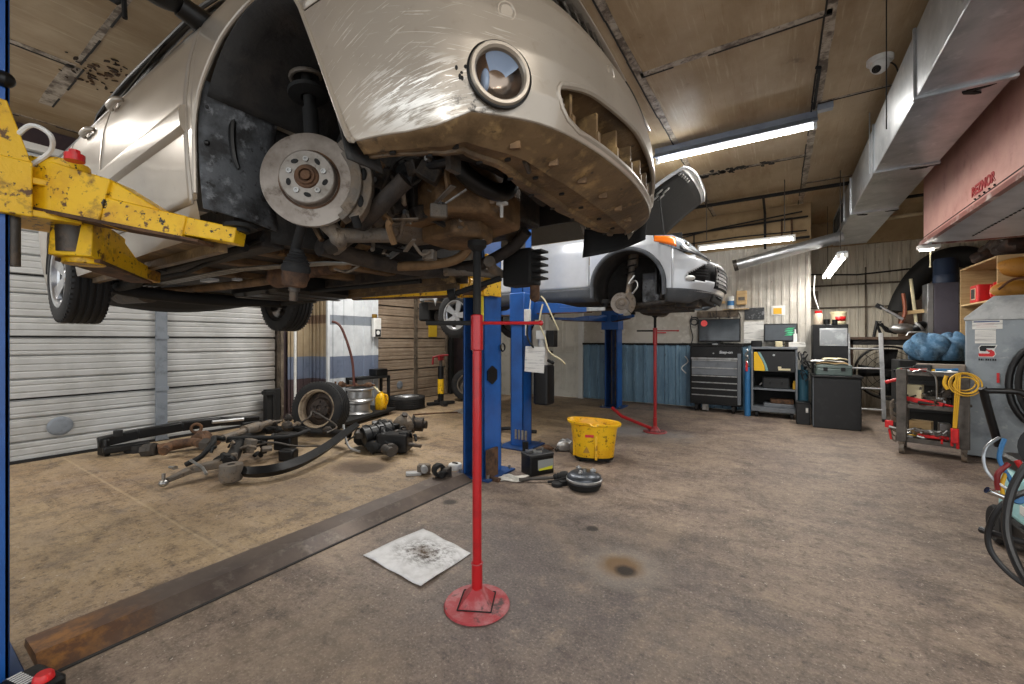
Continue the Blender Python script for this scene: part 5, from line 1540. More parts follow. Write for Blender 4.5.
# far front corner: strut leg, hub carrier and ribbed splash box
b = MB().box((-1.34, 2.20, 1.69), (.20, .14, .22))
fb = obj('far_knuckle', b, m_blackm, car, world=True, bevel=.015, label='black ribbed housing at the far front corner')
b = MB()
for i in range(5): b.box((-1.215, 2.20, 1.62 + .04 * i), (.07, .09, .012))
pieces('cooling_fin', b, m_blackm, fb, world=True)
obj('link_rod', MB().cyl((-1.44, 2.12, 1.63), (-1.70, 2.0, 1.54), .018, n=10).cyl((-1.70, 2.0, 1.54), (-1.74, 1.98, 1.53), .035), m_blackm, fb, world=True)
obj('far_strut', MB().cyl((-1.36, 2.18, 1.80), (-1.5, 2.1, 2.4), .03).box((-1.36, 2.17, 1.83), (.08, .08, .12)), m_dsteel, fb, world=True)
obj('ball_joint', MB().cyl((-1.26, 2.22, 1.58), (-1.26, 2.22, 1.52), .03).sphere((-1.26, 2.22, 1.515), .032, 10, 8), m_rust, fb, world=True)
obj('white_clip', MB().box((-1.05, 1.55, 1.86), (.05, .03, .012)).cyl((-1.05, 1.55, 1.86), (-1.05, 1.55, 1.80), .008), m_white, en, world=True)

# ---------------------------------------------------------------- the white car on the second lift
suv = thing('suv', 'white silver car raised on the blue lift with open hood and front wheel removed', 'car', (-2.6, 5.55, 1.35))
YS = 5.55
half = [(-4.85, 5.0), (-4.8, 4.78), (-4.6, 4.68), (-4.0, 4.65), (-3.2, 4.64), (-2.4, 4.64), (-1.9, 4.645), (-1.45, 4.65), (-1.05, 4.67), (-.86, 4.72),
        (-.72, 4.82), (-.63, 4.97), (-.575, 5.2), (-.55, 5.55)]
ps = Plan(half, YS); SS = ps.s_of_x
def sin_(p, z): return interp([(1.58, .05), (1.72, .01), (1.9, 0), (2.1, .0), (2.3, .015), (2.45, .05), (2.6, .10)], z)
BX, BZ, BR = -1.46, 1.865, .395
def s_arch(p, base):
    d = abs(p.x - BX)
    a = BZ + math.sqrt(max(0, BR * BR - d * d)) if d < BR else 0
    if p.y > YS: a = 0
    return max(base, a)
def snose(p, z):
    y = abs(p.y - YS) / .9
    k = interp([(0, 1), (.7, .9), (.95, .3), (1, 0)], y)
    return k * interp([(1.6, .16), (1.72, .06), (1.85, .01), (2.0, 0), (2.12, .03), (2.25, .14), (2.4, .32)], z) + (1 - k) * sin_(p, z)
obj('front_door', skin(ps, SS(-2.85), SS(-1.905), lambda p: 1.86, lambda p: 2.46, sin_, 20, 14), m_suv, suv, world=True, sharp=60, solid=.004)
obj('rear_door', skin(ps, SS(-3.75), SS(-2.86), lambda p: 1.86, lambda p: 2.46, sin_, 20, 14), m_suv, suv, world=True, sharp=60, solid=.004)
def ra_(p):
    d = abs(p.x + 3.98)
    return 1.66 + math.sqrt(max(0, .40 ** 2 - d * d)) if d < .4 else 1.86
obj('rear_quarter_panel', skin(ps, SS(-4.84), SS(-3.76), lambda p: max(1.86 if abs(p.x + 3.98) > .4 else 0, ra_(p)), lambda p: 2.46, sin_, 40, 12), m_suv, suv, world=True, sharp=60, solid=.004)
obj('front_fender', skin(ps, SS(-1.895), SS(-.9755), lambda p: max(s_arch(p, 1.79), 1.79), lambda p: interp([(-1.9, 2.46), (-1.3, 2.42), (-1.17, 2.395), (-1.16, 2.33), (-1.0, 2.27)], p.x), lambda p, z: max(sin_(p, z), snose(p, z)) if p.x > -1.1 else sin_(p, z), 60, 16), m_suv, suv, world=True, sharp=60, solid=.004)
# bumper with a triangular fog pocket
def pocket(c):
    if c.y > YS: return False
    return 1.88 < c.z < 2.075 and interp([(1.88, -.84), (1.93, -.85), (2.075, -.66)], c.z) < c.x and c.y < 5.12 and c.x < -.40
obj('front_bumper', skin(ps, SS(-.974), ps.tot - SS(-.974), lambda p: interp([(-1, 1.79), (-.7, 1.765), (-.55, 1.76)], p.x), lambda p: interp([(-1, 2.265), (-.8, 2.15), (-.66, 2.10), (-.5, 2.10)], p.x), snose, 90, 22, 0, pocket), m_suv, suv, world=True, sharp=60, solid=.004)
obj('far_side_panel', skin(ps, ps.tot - SS(-1.0), ps.tot, lambda p: 1.80, lambda p: 2.46, sin_, 40, 8), m_suv, suv, world=True, sharp=60, solid=.004)
fg = obj('fog_pocket', skin(ps, SS(-.93), SS(-.56), lambda p: 1.86, lambda p: 2.09, lambda p, z: snose(p, z) + .05, 14, 8), m_blackm, suv, world=True, solid=.004)
b = MB()
for i in range(4):
    pts = []
    for k in range(5):
        p, n = ps.at(SS(-.74) + .20 * k / 4); z = 1.94 + .03 * i
        q = p - n * (snose(p, z) + .03); pts.append((q.x, q.y, z))
    b.tube(pts, .006, 6)
pieces('pocket_bar', b, m_char, fg, world=True)
p, n = ps.at(SS(-.80)); q = p - n * (snose(p, 1.91) + .02)
obj('fog_lamp', MB().sphere((q.x, q.y, 1.91), (.055, .06, .030), 14, 10), m_white, fg, world=True)
# lower cladding, arch cladding, rocker cladding
obj('lower_cladding', skin(ps, SS(-1.05), ps.tot - SS(-1.05), lambda p: interp([(-1.05, 1.67), (-.75, 1.65), (-.56, 1.75)], p.x), lambda p: interp([(-1, 1.81), (-.75, 1.79), (-.56, 1.77)], p.x), lambda p, z: snose(p, z) + interp([(1.6, .12), (1.7, .03), (1.8, .0)], z) - .008, 60, 8), m_clad, suv, world=True, sharp=60, solid=.006)
obj('rocker_cladding', skin(ps, SS(-3.6), SS(-1.84), lambda p: 1.70, lambda p: 1.865, lambda p, z: sin_(p, z) - .012 + interp([(1.7, .05), (1.75, 0)], z), 10, 6), m_clad, suv, world=True, sharp=60, solid=.006)
pts = []
for i in range(29):
    a = R(188 - 190 * i / 28)
    pts.append((BX + (BR + .012) * math.cos(a), 4.638 + (.03 if math.cos(a) > .8 else 0), BZ + (BR + .012) * math.sin(a)))
pts = [(BX - BR - .012, 4.64, 1.74)] + pts + [(BX + BR + .014, 4.665, 1.74)]
obj('arch_cladding', MB().tube(pts, .024, 8), m_clad, suv, world=True)
lin_ = obj('wheel_liner', MB().grid(lambda u, w: (BX + BR * math.cos(R(-25 + 230 * u)), 4.66 + .5 * w, BZ + BR * math.sin(R(-25 + 230 * u)) if R(-25 + 230 * u) > 0 else BZ + BR * math.sin(R(-25 + 230 * u))), 34, 3), m_liner, suv, world=True, solid=.006)
obj('inner_wall', MB().bx(BX - .5, BX + .5, 5.14, 5.16, 1.70, 2.5), m_liner, lin_, world=True)
obj('liner_panel', MB().box((BX + .20, 4.95, 1.86), (.20, .02, .34)).box((BX + .28, 4.9, 1.92), (.02, .1, .3)), m_liner2, lin_, world=True, bevel=.01)
# headlamp with orange marker
def hl(u, w):
    s_ = SS(-1.16) + (SS(-.66) + .08 - SS(-1.16)) * u
    p, n = ps.at(s_); z0 = interp([(0, 2.32), (.4, 2.22), (1, 2.10)], u); z1 = interp([(0, 2.40), (.3, 2.39), (.7, 2.31), (1, 2.19)], u)
    z = z0 + (z1 - z0) * w
    q = p - n * (snose(p, z) - .012 + .02 * w)
    return (q.x, q.y, z)
hd = obj('headlamp', MB().grid(hl, 24, 6), M('lamp_lens', '#8e969d', [('#c4cacf', 7, .5, .6, (1, 1, 3)), ('#4e555b', 9, .55, .65)], rough=.12, metal=.4, coat=.8), suv, world=True, solid=.01)
obj('marker_lens', MB().grid(lambda u, w: tuple(Vector(hl(u * .36, .12 + .76 * w)) + Vector((-.002, -.012, .002))), 10, 4), m_orange, hd, world=True, solid=.008)
obj('headlamp_shade', MB().grid(lambda u, w: tuple(Vector(hl(.42 + .56 * u, .05 + .3 * w)) + Vector((.0, -.012, 0))), 10, 3), m_black, hd, world=True, solid=.006)
obj('projector', MB().sphere(tuple(Vector(hl(.55, .6)) + Vector((.0, -.004, 0))), (.035, .02, .025), 12, 8), m_chrome, hd, world=True)
b = MB()
for i in range(6):
    pts = []
    for k in range(7):
        s_ = SS(-.585) + (ps.tot - 2 * SS(-.585)) * k / 6
        p, n = ps.at(s_); z = 1.84 + .042 * i; q = p - n * (snose(p, z) - .008); pts.append((q.x, q.y, z))
    b.tube(pts, .010, 6)
obj('grille_panel', skin(ps, SS(-.60), ps.tot - SS(-.60), lambda p: 1.815, lambda p: 2.075, lambda p, z: snose(p, z) - .004, 24, 6), m_black, suv, world=True, solid=.004)
obj('grille', b, m_char, suv, world=True, label='black slatted front grille')
obj('lower_grille', MB().grid(lambda u, w: (-.66 + .03 * w, 5.1 + .9 * u, 1.68 + .08 * w), 8, 3), m_blackm, suv, world=True, solid=.01)
obj('side_glass', MB().grid(lambda u, w: (-4.5 + 2.75 * u - .45 * w * u, 4.70 + .24 * w, 2.47 + .42 * w), 12, 5), m_glassd, suv, world=True)
obj('roof', MB().grid(lambda u, w: (-4.7 + 2.45 * u, 4.95 + 1.2 * w, 2.90 + .06 * math.sin(PI * w)), 10, 10), m_suv, suv, world=True, solid=.01)
obj('windscreen', MB().grid(lambda u, w: (-1.72 - .60 * w, 4.80 + .15 * w + (1.5 - .3 * w) * u, 2.46 + .46 * w), 10, 6), m_glassd, suv, world=True, solid=.006)
obj('rear_screen', MB().grid(lambda u, w: (-4.86 + .18 * w, 4.85 + .1 * w + (1.4 - .2 * w) * u, 1.9 + 1.0 * w), 8, 6), m_suv, suv, world=True, solid=.006)
obj('engine_bay', MB().bx(-1.75, -.95, 5.2, 6.28, 2.05, 2.2).box((-1.3, 5.6, 2.24), (.5, .5, .12)), m_black, suv, world=True)
# open hood: outer skin, black underside, latch and stiffener
H0 = Vector((-1.70, 0, 2.50)); H1 = Vector((-.83, 0, 3.20))
def hood_o(u, w, off=0.0, k=1.0):
    d = H1 - H0; nrm = Vector((d.z, 0, -d.x)).normalized()
    y = YS + (w * 2 - 1) * (.78 - .10 * u ** 3) * k
    cu = .05 * math.sin(PI * u) - .06 * (w * 2 - 1) ** 2 * 0
    end = u - .07 * abs(w * 2 - 1) ** 3 * (u > .6) * (u - .6) / .4
    p = H0 + d * end - nrm * (cu + off)
    return (p.x, y, p.z)
hd2 = obj('open_hood', MB().grid(lambda u, w: hood_o(u, w), 20, 20), m_suv, suv, world=True, solid=.02)
obj('hood_insulation', MB().grid(lambda u, w: hood_o(.06 + .88 * u, .03 + .94 * w, -.022), 12, 12), m_blackm, hd2, world=True, solid=.01)
b = MB()
for i in range(5):
    q = Vector(hood_o(.90, .05 + .06 * i, -.03)); b.box(q, (.035, .03, .02), ry=-45)
for (u, w) in ((.62, .10), (.55, .14), (.68, .16), (.60, .2)):
    q = Vector(hood_o(u, w, -.034)); b.box(q, (.09, .05, .02), ry=-40, rz=30)
pieces('hood_stiffener', b, m_steel, hd2, world=True, bevel=.006)
obj('hood_edge', MB().tube([hood_o(i / 16, .012, -.012) for i in range(17)] + [hood_o(1, .012 + .976 * i / 16, -.012) for i in range(1, 17)], .014, 8), m_suv, hd2, world=True)
obj('hood_hinge', MB().tube([(-1.72, 4.82, 2.44), (-1.58, 4.84, 2.54), (-1.50, 4.84, 2.66)], .02, 8), m_dsteel, hd2, world=True)
obj('hood_prop', MB().cyl((-1.1, 5.0, 2.22), (-1.18, 5.0, 2.92), .007, n=8), m_blackm, hd2, world=True)
# hub, strut, rear wheels, underbody
C2 = Vector((-1.56, 4.80, 1.68)); TD2 = frame(C2, (.3, -.95, 0), (1, .3, 0))
d2_ = obj('brake_disc', MB(TD2).lathe([(.03, -.01), (.125, -.02), (.125, 0), (.075, .002), (.07, .03), (.03, .032), (.028, .045), (.001, .045)], None, 40), m_rotor, suv, world=True, sharp=25)
cal = MB(TD2); sector(cal, .085, .16, -50, 60, -.05, .03)
obj('brake_caliper', cal, m_castiron, d2_, world=True, bevel=.004)
obj('hub_flange', MB(TD2).lathe([(.06, .031), (.06, .037), (.03, .038)], None, 24), m_castiron, d2_, world=True)
st2 = obj('strut', MB().cyl((-1.50, 4.86, 1.78), (-1.46, 4.95, 2.3), .035).cyl((-1.47, 4.93, 2.12), (-1.46, 4.95, 2.32), .06), m_castiron, suv, world=True)
pts = [(-1.48 + .06 * math.cos(i * .5), 4.90 + .06 * math.sin(i * .5), 1.98 + i * .006) for i in range(40)]
obj('coil_spring', MB().tube(pts, .009, 6), m_blackm, st2, world=True)
obj('brake_hose', MB().tube([(-1.42, 4.76, 1.78), (-1.36, 4.76, 1.86), (-1.40, 4.8, 1.93), (-1.48, 4.82, 1.9), (-1.42, 4.84, 2.0)], .010, 8, smooth=4), m_steel, st2, world=True)
car_wheel(suv, (-3.98, 4.765, 1.612), (0, -1, 0), .335, .225, .215, 5)
car_wheel(suv, (-3.98, 6.34, 1.612), (0, 1, 0), .335, .225, .215, 5)
obj('far_hub', MB().cyl((-1.46, 6.25, 1.72), (-1.46, 6.32, 1.72), .14, n=28), m_castiron, suv, world=True)
obj('floor_pan', MB().bx(-4.6, -1.85, 4.76, 6.34, 1.72, 1.82).bx(-1.85, -.75, 5.14, 6.2, 1.70, 1.80), m_under, suv, world=True)
ug = MB().box((-1.2, 5.4, 1.66), (.6, .5, .12)).box((-.9, 5.2, 1.66), (.25, .3, .08)).tube([(-.98, 4.85, 1.68), (-1.3, 4.95, 1.66), (-1.7, 4.92, 1.64)], .035, 8)
ug.sphere((-1.42, 5.75, 1.64), (.2, .2, .07), 14, 8)
obj('subframe', ug, m_engine, suv, world=True, bevel=.008)
obj('exhaust', MB().tube([(-1.7, 5.5, 1.68), (-4.5, 5.3, 1.62)], .03, 10).tube([(-4.1, 5.0, 1.62), (-4.6, 5.0, 1.62)], .11, 14), m_dsteel, suv, world=True)
obj('rear_bumper', MB().bx(-4.86, -4.62, 4.8, 6.3, 1.55, 1.85), m_blackm, suv, world=True, bevel=.03)
# ---------------------------------------------------------------- things on the floor
def blob(b, c, r, seed, n=14, m=9, amp=.18):
    rnd = random.Random(seed)
    ph = [rnd.uniform(0, 6.28) for _ in range(6)]
    rx, ry, rz = r
    def fn(u, w):
        a = 2 * PI * u; e = PI * (w - .5)
        k = 1 + amp * (math.sin(3 * a + ph[0]) * math.cos(2 * e + ph[1]) + .6 * math.sin(5 * a + ph[2] + 3 * e) * math.cos(e))
        if abs(e) > 1.55: k = 1
        return (c[0] + rx * k * math.cos(e) * math.cos(a), c[1] + ry * k * math.cos(e) * math.sin(a), max(.004, c[2] + rz * k * math.sin(e)))
    return b.grid(fn, n, m)

# absorbent pad
def padf(u, w):
    A, B, C_, D = (-2.03, 1.57), (-1.98, 2.0), (-1.52, 1.92), (-1.52, 1.52)
    x = (A[0] * (1 - u) + D[0] * u) * (1 - w) + (B[0] * (1 - u) + C_[0] * u) * w
    y = (A[1] * (1 - u) + D[1] * u) * (1 - w) + (B[1] * (1 - u) + C_[1] * u) * w
    z = .006 + .006 * math.sin(7 * u + 3 * w) ** 2 + .02 * max(0, u - .8) * max(0, .5 - w) * 4
    return (x, y, z)
def pad_mat():
    t = NT('absorbent_pad')
    col = t.mix(t.ramp(t.noise(14, 4, .6), .4, .7), lin('#dededf'), lin('#c6c6c6'))
    mk = t.near((.02, .03, 0), .06, .27, (1, 1.5, 1), .12, 10)
    sp = t.ramp(t.noise(26, 6, .8, (1, 1.6, 1)), .46, .58)
    col = t.mix(t.math('MULTIPLY', mk, sp), col, lin('#33281d'))
    mk = t.near((.0, .03, 0), .0, .12, (1, 1.5, 1), .1, 10)
    col = t.mix(t.math('MULTIPLY', mk, .8), col, lin('#5d4c3a'))
    t.l(col, t.b.inputs['Base Color']); t.b.inputs['Roughness'].default_value = .95
    t.bump(t.noise(60, 4, .6), .4, .006)
    return t.mat
tag(obj('absorbent_pad', MB().grid(padf, 20, 20), pad_mat(), world=True, loc=(-1.76, 1.75, 0), solid=.004), 'white square absorbent pad on the floor with a dark gritty stain', 'pad')

# yellow mop bucket
t = thing('mop_bucket', 'dirty yellow mop bucket standing on the floor past the battery', 'bucket', (-1.64, 4.14, 0), 22)
prof = []
def ov(rx, ry, z, n=40, p=2.6):
    out = []
    for k in range(n):
        a = 2 * PI * k / n
        c, s_ = math.cos(a), math.sin(a)
        out.append((rx * math.copysign(abs(c) ** (2 / p), c), ry * math.copysign(abs(s_) ** (2 / p), s_), z))
    return out
def loft(b, rings, capb=True, capt=False):
    n = len(rings[0]); vs = [p for r in rings for p in r]; fs = []
    for i in range(len(rings) - 1):
        for k in range(n):
            l = (k + 1) % n
            fs.append((i * n + k, i * n + l, (i + 1) * n + l, (i + 1) * n + k))
    if capb: fs.append(tuple(range(n - 1, -1, -1)))
    if capt: fs.append(tuple((len(rings) - 1) * n + k for k in range(n)))
    return b.add(vs, fs)
tz = lambda r, sl: [(x, y, z + sl * x) for x, y, z in r]
b = loft(MB(), [ov(.195, .135, .03), ov(.20, .14, .05), ov(.235, .165, .33), tz(ov(.245, .172, .375), -.05), tz(ov(.275, .19, .385), -.06), tz(ov(.278, .193, .405), -.06), tz(ov(.262, .178, .405), -.06),
                tz(ov(.235, .160, .37), -.05), ov(.215, .15, .2), ov(.18, .12, .06)], True, True)
obj('bucket_shell', b, m_yelp, t, sharp=40)
b = MB()
b.box((.02, -.158, .19), (.025, .02, .30), rx=-5).box((-.205, -.06, .19), (.02, .02, .28))
obj('moulded_rib', b, m_yelp, t, bevel=.005)
obj('red_badge', MB().box((-.045, -.168, .28), (.085, .006, .026), rx=-5), m_redp, t)
b = MB().prism([(-.035, -.025), (.035, -.025), (0, .04)], 0, .004, Matrix.Translation((-.075, -.148, .13)) @ rotm(85, 0, 0))
obj('moulded_triangle', b, M('dark_yellow', '#a87c10', rough=.5), t)
obj('lip_notch', MB().tube([(-.05, -.19, .41), (-.02, -.2, .385), (.02, -.2, .385), (.05, -.19, .40)], .012, 8), m_yelp, t)
for x, y in ((-.14, -.08), (.14, -.08), (-.14, .08), (.14, .08)):
    obj('caster', MB().cyl((x - .012, y, .022), (x + .012, y, .022), .022, n=14), m_rubber, t)
obj('base_grime', loft(MB(), [ov(.197, .137, .025), ov(.203, .143, .052)]), m_blackm, t)

# car battery
t = thing('car_battery', 'black car battery with yellow striped label on the floor', 'battery', (-1.93, 3.45, 0), 62)
obj('battery_case', MB().rbox((0, 0, .085), (.26, .175, .17), .012), m_black, t)
obj('battery_lid', MB().rbox((0, 0, .18), (.265, .18, .03), .012), m_char, t)
obj('label', MB().bx(-.05, .12, -.0895, -.087, .05, .14), M('label_silver', '#8f9290', rough=.4), t)
obj('label_stripe', MB().add([(-.04, -.0905, .045), (.11, -.0905, .045), (.11, -.0905, .075), (-.04, -.0905, .062)], [(0, 1, 2, 3)]).bx(.131, .1335, -.06, .07, .05, .10), M('label_yellow', '#d6d23a', rough=.4), t)
obj('terminal', MB().cyl((-.09, .05, .19), (-.09, .05, .215), .012).cyl((.09, .05, .19), (.09, .05, .215), .012), m_steel, t)
obj('cable_clamp', MB().box((-.06, .02, .205), (.10, .05, .018), rz=20).box((-.01, -.02, .203), (.08, .03, .014), rz=-30), m_steel, t)
# torque converter
t = thing('torque_converter', 'round grey metal torque converter lying on the floor beside the battery', 'torque converter', (-1.395, 3.30, 0), 0)
t.scale = (1, 1, 1.12)
obj('shell', MB().lathe([(.001, .012), (.08, .012), (.12, .02), (.143, .045), (.146, .062), (.146, .082), (.14, .098), (.11, .118), (.07, .126), (.001, .128)], None, 48), M('converter_steel', '#54585e', [('#3c3f44', 8, .5, .7)], rough=.35, metal=.7), t)
obj('weld_band', MB().lathe([(.1465, .062), (.151, .066), (.151, .078), (.1465, .082)], None, 48), m_alu, t)
obj('lower_ring', MB().lathe([(.11, .0), (.125, .004), (.142, .03), (.146, .05)], None, 40), m_blackm, t)
obj('hub', MB().cyl((0, 0, .126), (0, 0, .15), .022, n=20), m_steel, t)
for a in (30, 150, 270):
    obj('mounting_lug', MB().box((.075 * math.cos(R(a)), .075 * math.sin(R(a)), .134), (.045, .025, .018), rz=a).cyl((.075 * math.cos(R(a)), .075 * math.sin(R(a)), .14), (.075 * math.cos(R(a)), .075 * math.sin(R(a)), .152), .009, n=8), m_alu, t, bevel=.003)
# rag
tag(obj('shop_rag', MB().grid(lambda u, w: (-.13 + .25 * u + .02 * math.sin(9 * w), -.09 + .16 * w + .02 * math.sin(8 * u), .008 + .035 * abs(math.sin(6 * u + 4 * w)) * math.sin(PI * u) * math.sin(PI * w)), 18, 14), m_oilcloth, loc=(-2.02, 3.18, 0), rz=30, solid=.004), 'crumpled pale rag on the floor left of the battery', 'rag')
# black axle parts next to the battery
t = thing('axle_shaft', 'black axle shaft with joint lying between rag and torque converter', 'axle', (-1.70, 3.28, 0), 30)
obj('shaft', MB().cyl((-.28, -.02, .025), (.1, .0, .045), .014), m_dsteel, t)
obj('joint_boot', MB().lathe([(.016, 0), (.03, .02), (.026, .03), (.038, .045), (.034, .055), (.045, .07), (.05, .11), (.044, .13), (.001, .13)], frame((.02, 0, .045), (1, .05, .03), (0, 0, 1)), 20), m_blackm, t)
obj('hose_loop', MB().tube([(.1, .05, .03), (.2, .09, .03), (.25, .03, .04), (.17, -.03, .06), (.05, -.05, .03), (-.03, -.06, .02)], .012, 8, smooth=4), m_hose, t)
obj('flange', MB().cyl((.05, -.10, .0), (.05, -.10, .03), .05, n=8).box((.12, -.07, .02), (.10, .05, .04), rz=20), m_blackm, t, bevel=.004)
# metal parts between bucket and middle post
for nm, lab, c, sd, mt in (('gear_casting', 'silver gear casting lying left of the mop bucket', (-2.05, 4.30, 0), 3, m_alu), ('knuckle_casting', 'grey steering knuckle lying against the mop bucket', (-1.90, 4.26, 0), 6, m_castiron)):
    t = thing(nm, lab, 'car part', c, sd * 20)
    obj('body', blob(MB(), (0, 0, .055), (.10, .07, .075), sd), mt, t)
    obj('bore', MB().lathe([(.02, -.02), (.02, .012), (.035, .012), (.035, -.02)], frame((.04, -.055, .06), (.3, -1, .2)), 18), m_steel, t)
    obj('ear', MB().cyl((-.12, 0, .02), (-.06, .02, .05), .022).cyl((.07, .03, .03), (.13, .05, .02), .02), m_dsteel, t)
tag(obj('rusty_lump', blob(MB(), (0, 0, .03), (.07, .04, .03), 11), m_rust, loc=(-2.22, 4.20, 0)), 'small rusty lump at the foot of the middle lift post', 'car part')
tag(obj('dark_clip', MB().bx(-.03, .03, -.02, .02, 0, .13), m_black, loc=(-2.36, 3.95, 0), rz=20), 'small upright black block by the middle lift post', 'block')

# small parts left of the near far-post
t = thing('brake_caliper', 'silver and black brake caliper on the floor near the channel', 'car part', (-2.80, 2.84, 0), 35)
obj('body', MB().rbox((0, 0, .05), (.12, .08, .08), .02), m_castiron, t)
obj('piston', MB().cyl((.0, -.02, .06), (.02, -.08, .06), .032), m_alu, t)
obj('bracket_plate', MB().box((-.09, -.03, .015), (.14, .07, .03), rz=10).cyl((.08, 0, .04), (.14, .02, .05), .014), m_alu, t, bevel=.004)
t = thing('throttle_body', 'dark round throttle body lying on the end of the floor channel', 'car part', (-2.52, 2.78, .045), 10)
obj('body', MB().lathe([(.03, 0), (.055, 0), (.06, .03), (.055, .07), (.03, .07), (.03, 0)], frame((-.05, 0, .058), (.8, -.6, 0)), 22), m_blackm, t)
obj('flange', MB().rbox((.05, .0, .04), (.05, .09, .08), .01), m_dsteel, t)
obj('motor', MB().cyl((.05, -.02, .04), (.05, -.09, .04), .028), m_black, t)
t = thing('filter_cap', 'small white round cap on the floor behind the throttle body', 'car part', (-2.66, 3.12, 0), 0)
obj('cap', MB().lathe([(.001, .05), (.06, .048), (.066, .04), (.066, .0)], None, 24), m_white, t)
obj('cap_tab', MB().bx(-.03, .03, -.008, .008, .048, .062), m_dsteel, t)

# black bumper reinforcement beam by the white garage door
t = thing('crossmember_beam', 'long black beam with brackets lying along the white garage door', 'car part', (-6.1, 2.1, 0), 0)
b = MB()
pts = [(-6.20, 1.38, .14), (-6.17, 1.7, .18), (-6.13, 2.1, .20), (-6.10, 2.5, .20), (-6.06, 2.95, .15)]
for i in range(4): bar(b, pts[i], Vector(pts[i + 1]) + (Vector(pts[i + 1]) - Vector(pts[i])).normalized() * .01, .10, .10, .11, .11)
obj('beam', b, m_black, t, world=True, bevel=.015)
b = MB().box((-6.16, 1.42, .09), (.16, .05, .18), rz=10).box((-6.05, 1.58, .07), (.09, .38, .07), rz=-8).cyl((-6.08, 1.62, .0), (-6.08, 1.62, .07), .06)
obj('end_bracket', b, m_black, t, world=True, bevel=.012)
obj('rubber_mount', MB().cyl((-6.10, 1.52, .20), (-6.10, 1.52, .26), .04).cyl((-6.02, 1.66, .0), (-6.02, 1.66, .08), .06), m_rubber, t, world=True)
obj('eyelet', MB().torus(.05, .018, frame((-6.02, 2.22, .17), (1, -.4, .1)), 24, 8), m_rust, t, world=True)
obj('silver_rod', MB().cyl((-6.0, 2.38, .22), (-5.94, 2.72, .21), .022), m_alu, t, world=True)
obj('far_bracket', MB().box((-6.03, 2.85, .10), (.06, .25, .10), rz=6), m_black, t, world=True, bevel=.01)
# rusty steering knuckle pile beside it
t = thing('rusty_manifold', 'rusty exhaust manifold lying between the black beam and the cradle', 'car part', (-5.55, 2.05, 0), 0)
b = MB().tube([(-5.72, 1.75, .06), (-5.66, 1.95, .08), (-5.58, 2.12, .10), (-5.40, 2.2, .10)], .05, 12, smooth=4)
b.tube([(-5.40, 1.70, .09), (-5.50, 1.80, .12), (-5.38, 1.95, .14), (-5.2, 2.0, .12)], .045, 12, smooth=4)
obj('pipes', b, m_rust, t, world=True)
obj('casting', blob(MB(), (-5.55, 2.10, .12), (.13, .10, .09), 4), m_rust, t, world=True)
pieces('flange', MB().cyl((-5.80, 1.66, .05), (-5.70, 1.72, .07), .07, n=8).cyl((-5.24, 2.0, .12), (-5.14, 2.04, .12), .07, n=6), m_dsteel, t, world=True)
# front suspension cradle
t = thing('suspension_cradle', 'big black suspension cradle with control arms lying on the floor', 'car part', (-4.3, 2.0, 0), 0)
b = MB().tube([(-4.08, 1.78, .10), (-3.90, 1.86, .09), (-3.80, 2.02, .09), (-3.82, 2.25, .10), (-3.92, 2.55, .14), (-4.05, 2.85, .20), (-4.15, 3.12, .26)], [.045, .05, .054, .056, .054, .05, .04], 4, smooth=5)
obj('long_rail', b, m_black, t, world=True)
b = MB().tube([(-4.25, 1.80, .12), (-4.45, 1.95, .14), (-4.72, 2.12, .17), (-5.0, 2.35, .18), (-5.25, 2.62, .16)], [.065, .06, .055, .06, .06], 12, smooth=4)
b.tube([(-5.25, 2.62, .16), (-5.0, 2.85, .15), (-4.6, 2.98, .14), (-4.2, 3.05, .16)], .05, 12, smooth=4)
obj('cross_rail', b, m_black, t, world=True)
obj('bushing', MB().lathe([(.03, .14), (.085, .14), (.09, .13), (.09, .02), (.08, 0)], place((-4.02, 1.74, .03)), 24), m_castiron, t, world=True, label='grey rubber bushing cup')
obj('bushing_core', MB().cyl((-4.02, 1.74, .05), (-4.02, 1.74, .165), .032, n=14), m_black, t, world=True)
b = MB()
bar(b, (-4.36, 1.38, .06), (-4.40, 1.58, .10), .05, .09, .035, .05); bar(b, (-4.40, 1.57, .10), (-4.32, 1.80, .12), .09, .12, .05, .07)
obj('control_arm', b, m_castiron, t, world=True, bevel=.01)
obj('ball_joint', MB().sphere((-4.35, 1.37, .05), (.035, .035, .03), 12, 8).cyl((-4.35, 1.37, .05), (-4.35, 1.37, .13), .014), m_steel, t, world=True)
obj('cross_strap', MB().tube([(-4.46, 1.60, .17), (-4.26, 1.62, .13), (-4.14, 1.60, .10)], .012, 8), m_steel, t, world=True)
obj('stabiliser_bar', MB().tube([(-4.62, 1.62, .10), (-4.56, 1.72, .16), (-4.62, 1.84, .26), (-4.74, 1.90, .28), (-4.80, 2.0, .24), (-4.7, 2.2, .22), (-4.5, 2.5, .2), (-4.6, 2.8, .2)], .024, 10, smooth=5), m_blackm, t, world=True)
obj('steering_rack', MB().cyl((-4.80, 2.0, .24), (-5.15, 2.65, .26), .038).cyl((-4.95, 2.27, .25), (-5.05, 2.47, .255), .06).cyl((-5.15, 2.65, .26), (-5.25, 2.85, .24), .014), m_castiron, t, world=True)
obj('motor_mount', MB().box((-4.62, 2.55, .13), (.20, .16, .18), rz=30).box((-4.3, 2.4, .06), (.16, .12, .12), rz=30), m_black, t, world=True, bevel=.02)
obj('brake_pipe', MB().tube([(-5.0, 2.9, .20), (-4.9, 3.0, .30), (-5.0, 3.1, .34), (-4.8, 3.16, .26), (-4.5, 3.1, .2), (-4.4, 2.9, .18)], .012, 8, smooth=4).tube([(-4.6, 2.1, .1), (-4.5, 2.3, .18), (-4.35, 2.5, .12), (-4.2, 2.7, .1)], .01, 8, smooth=4), m_dsteel, t, world=True)
b = MB()
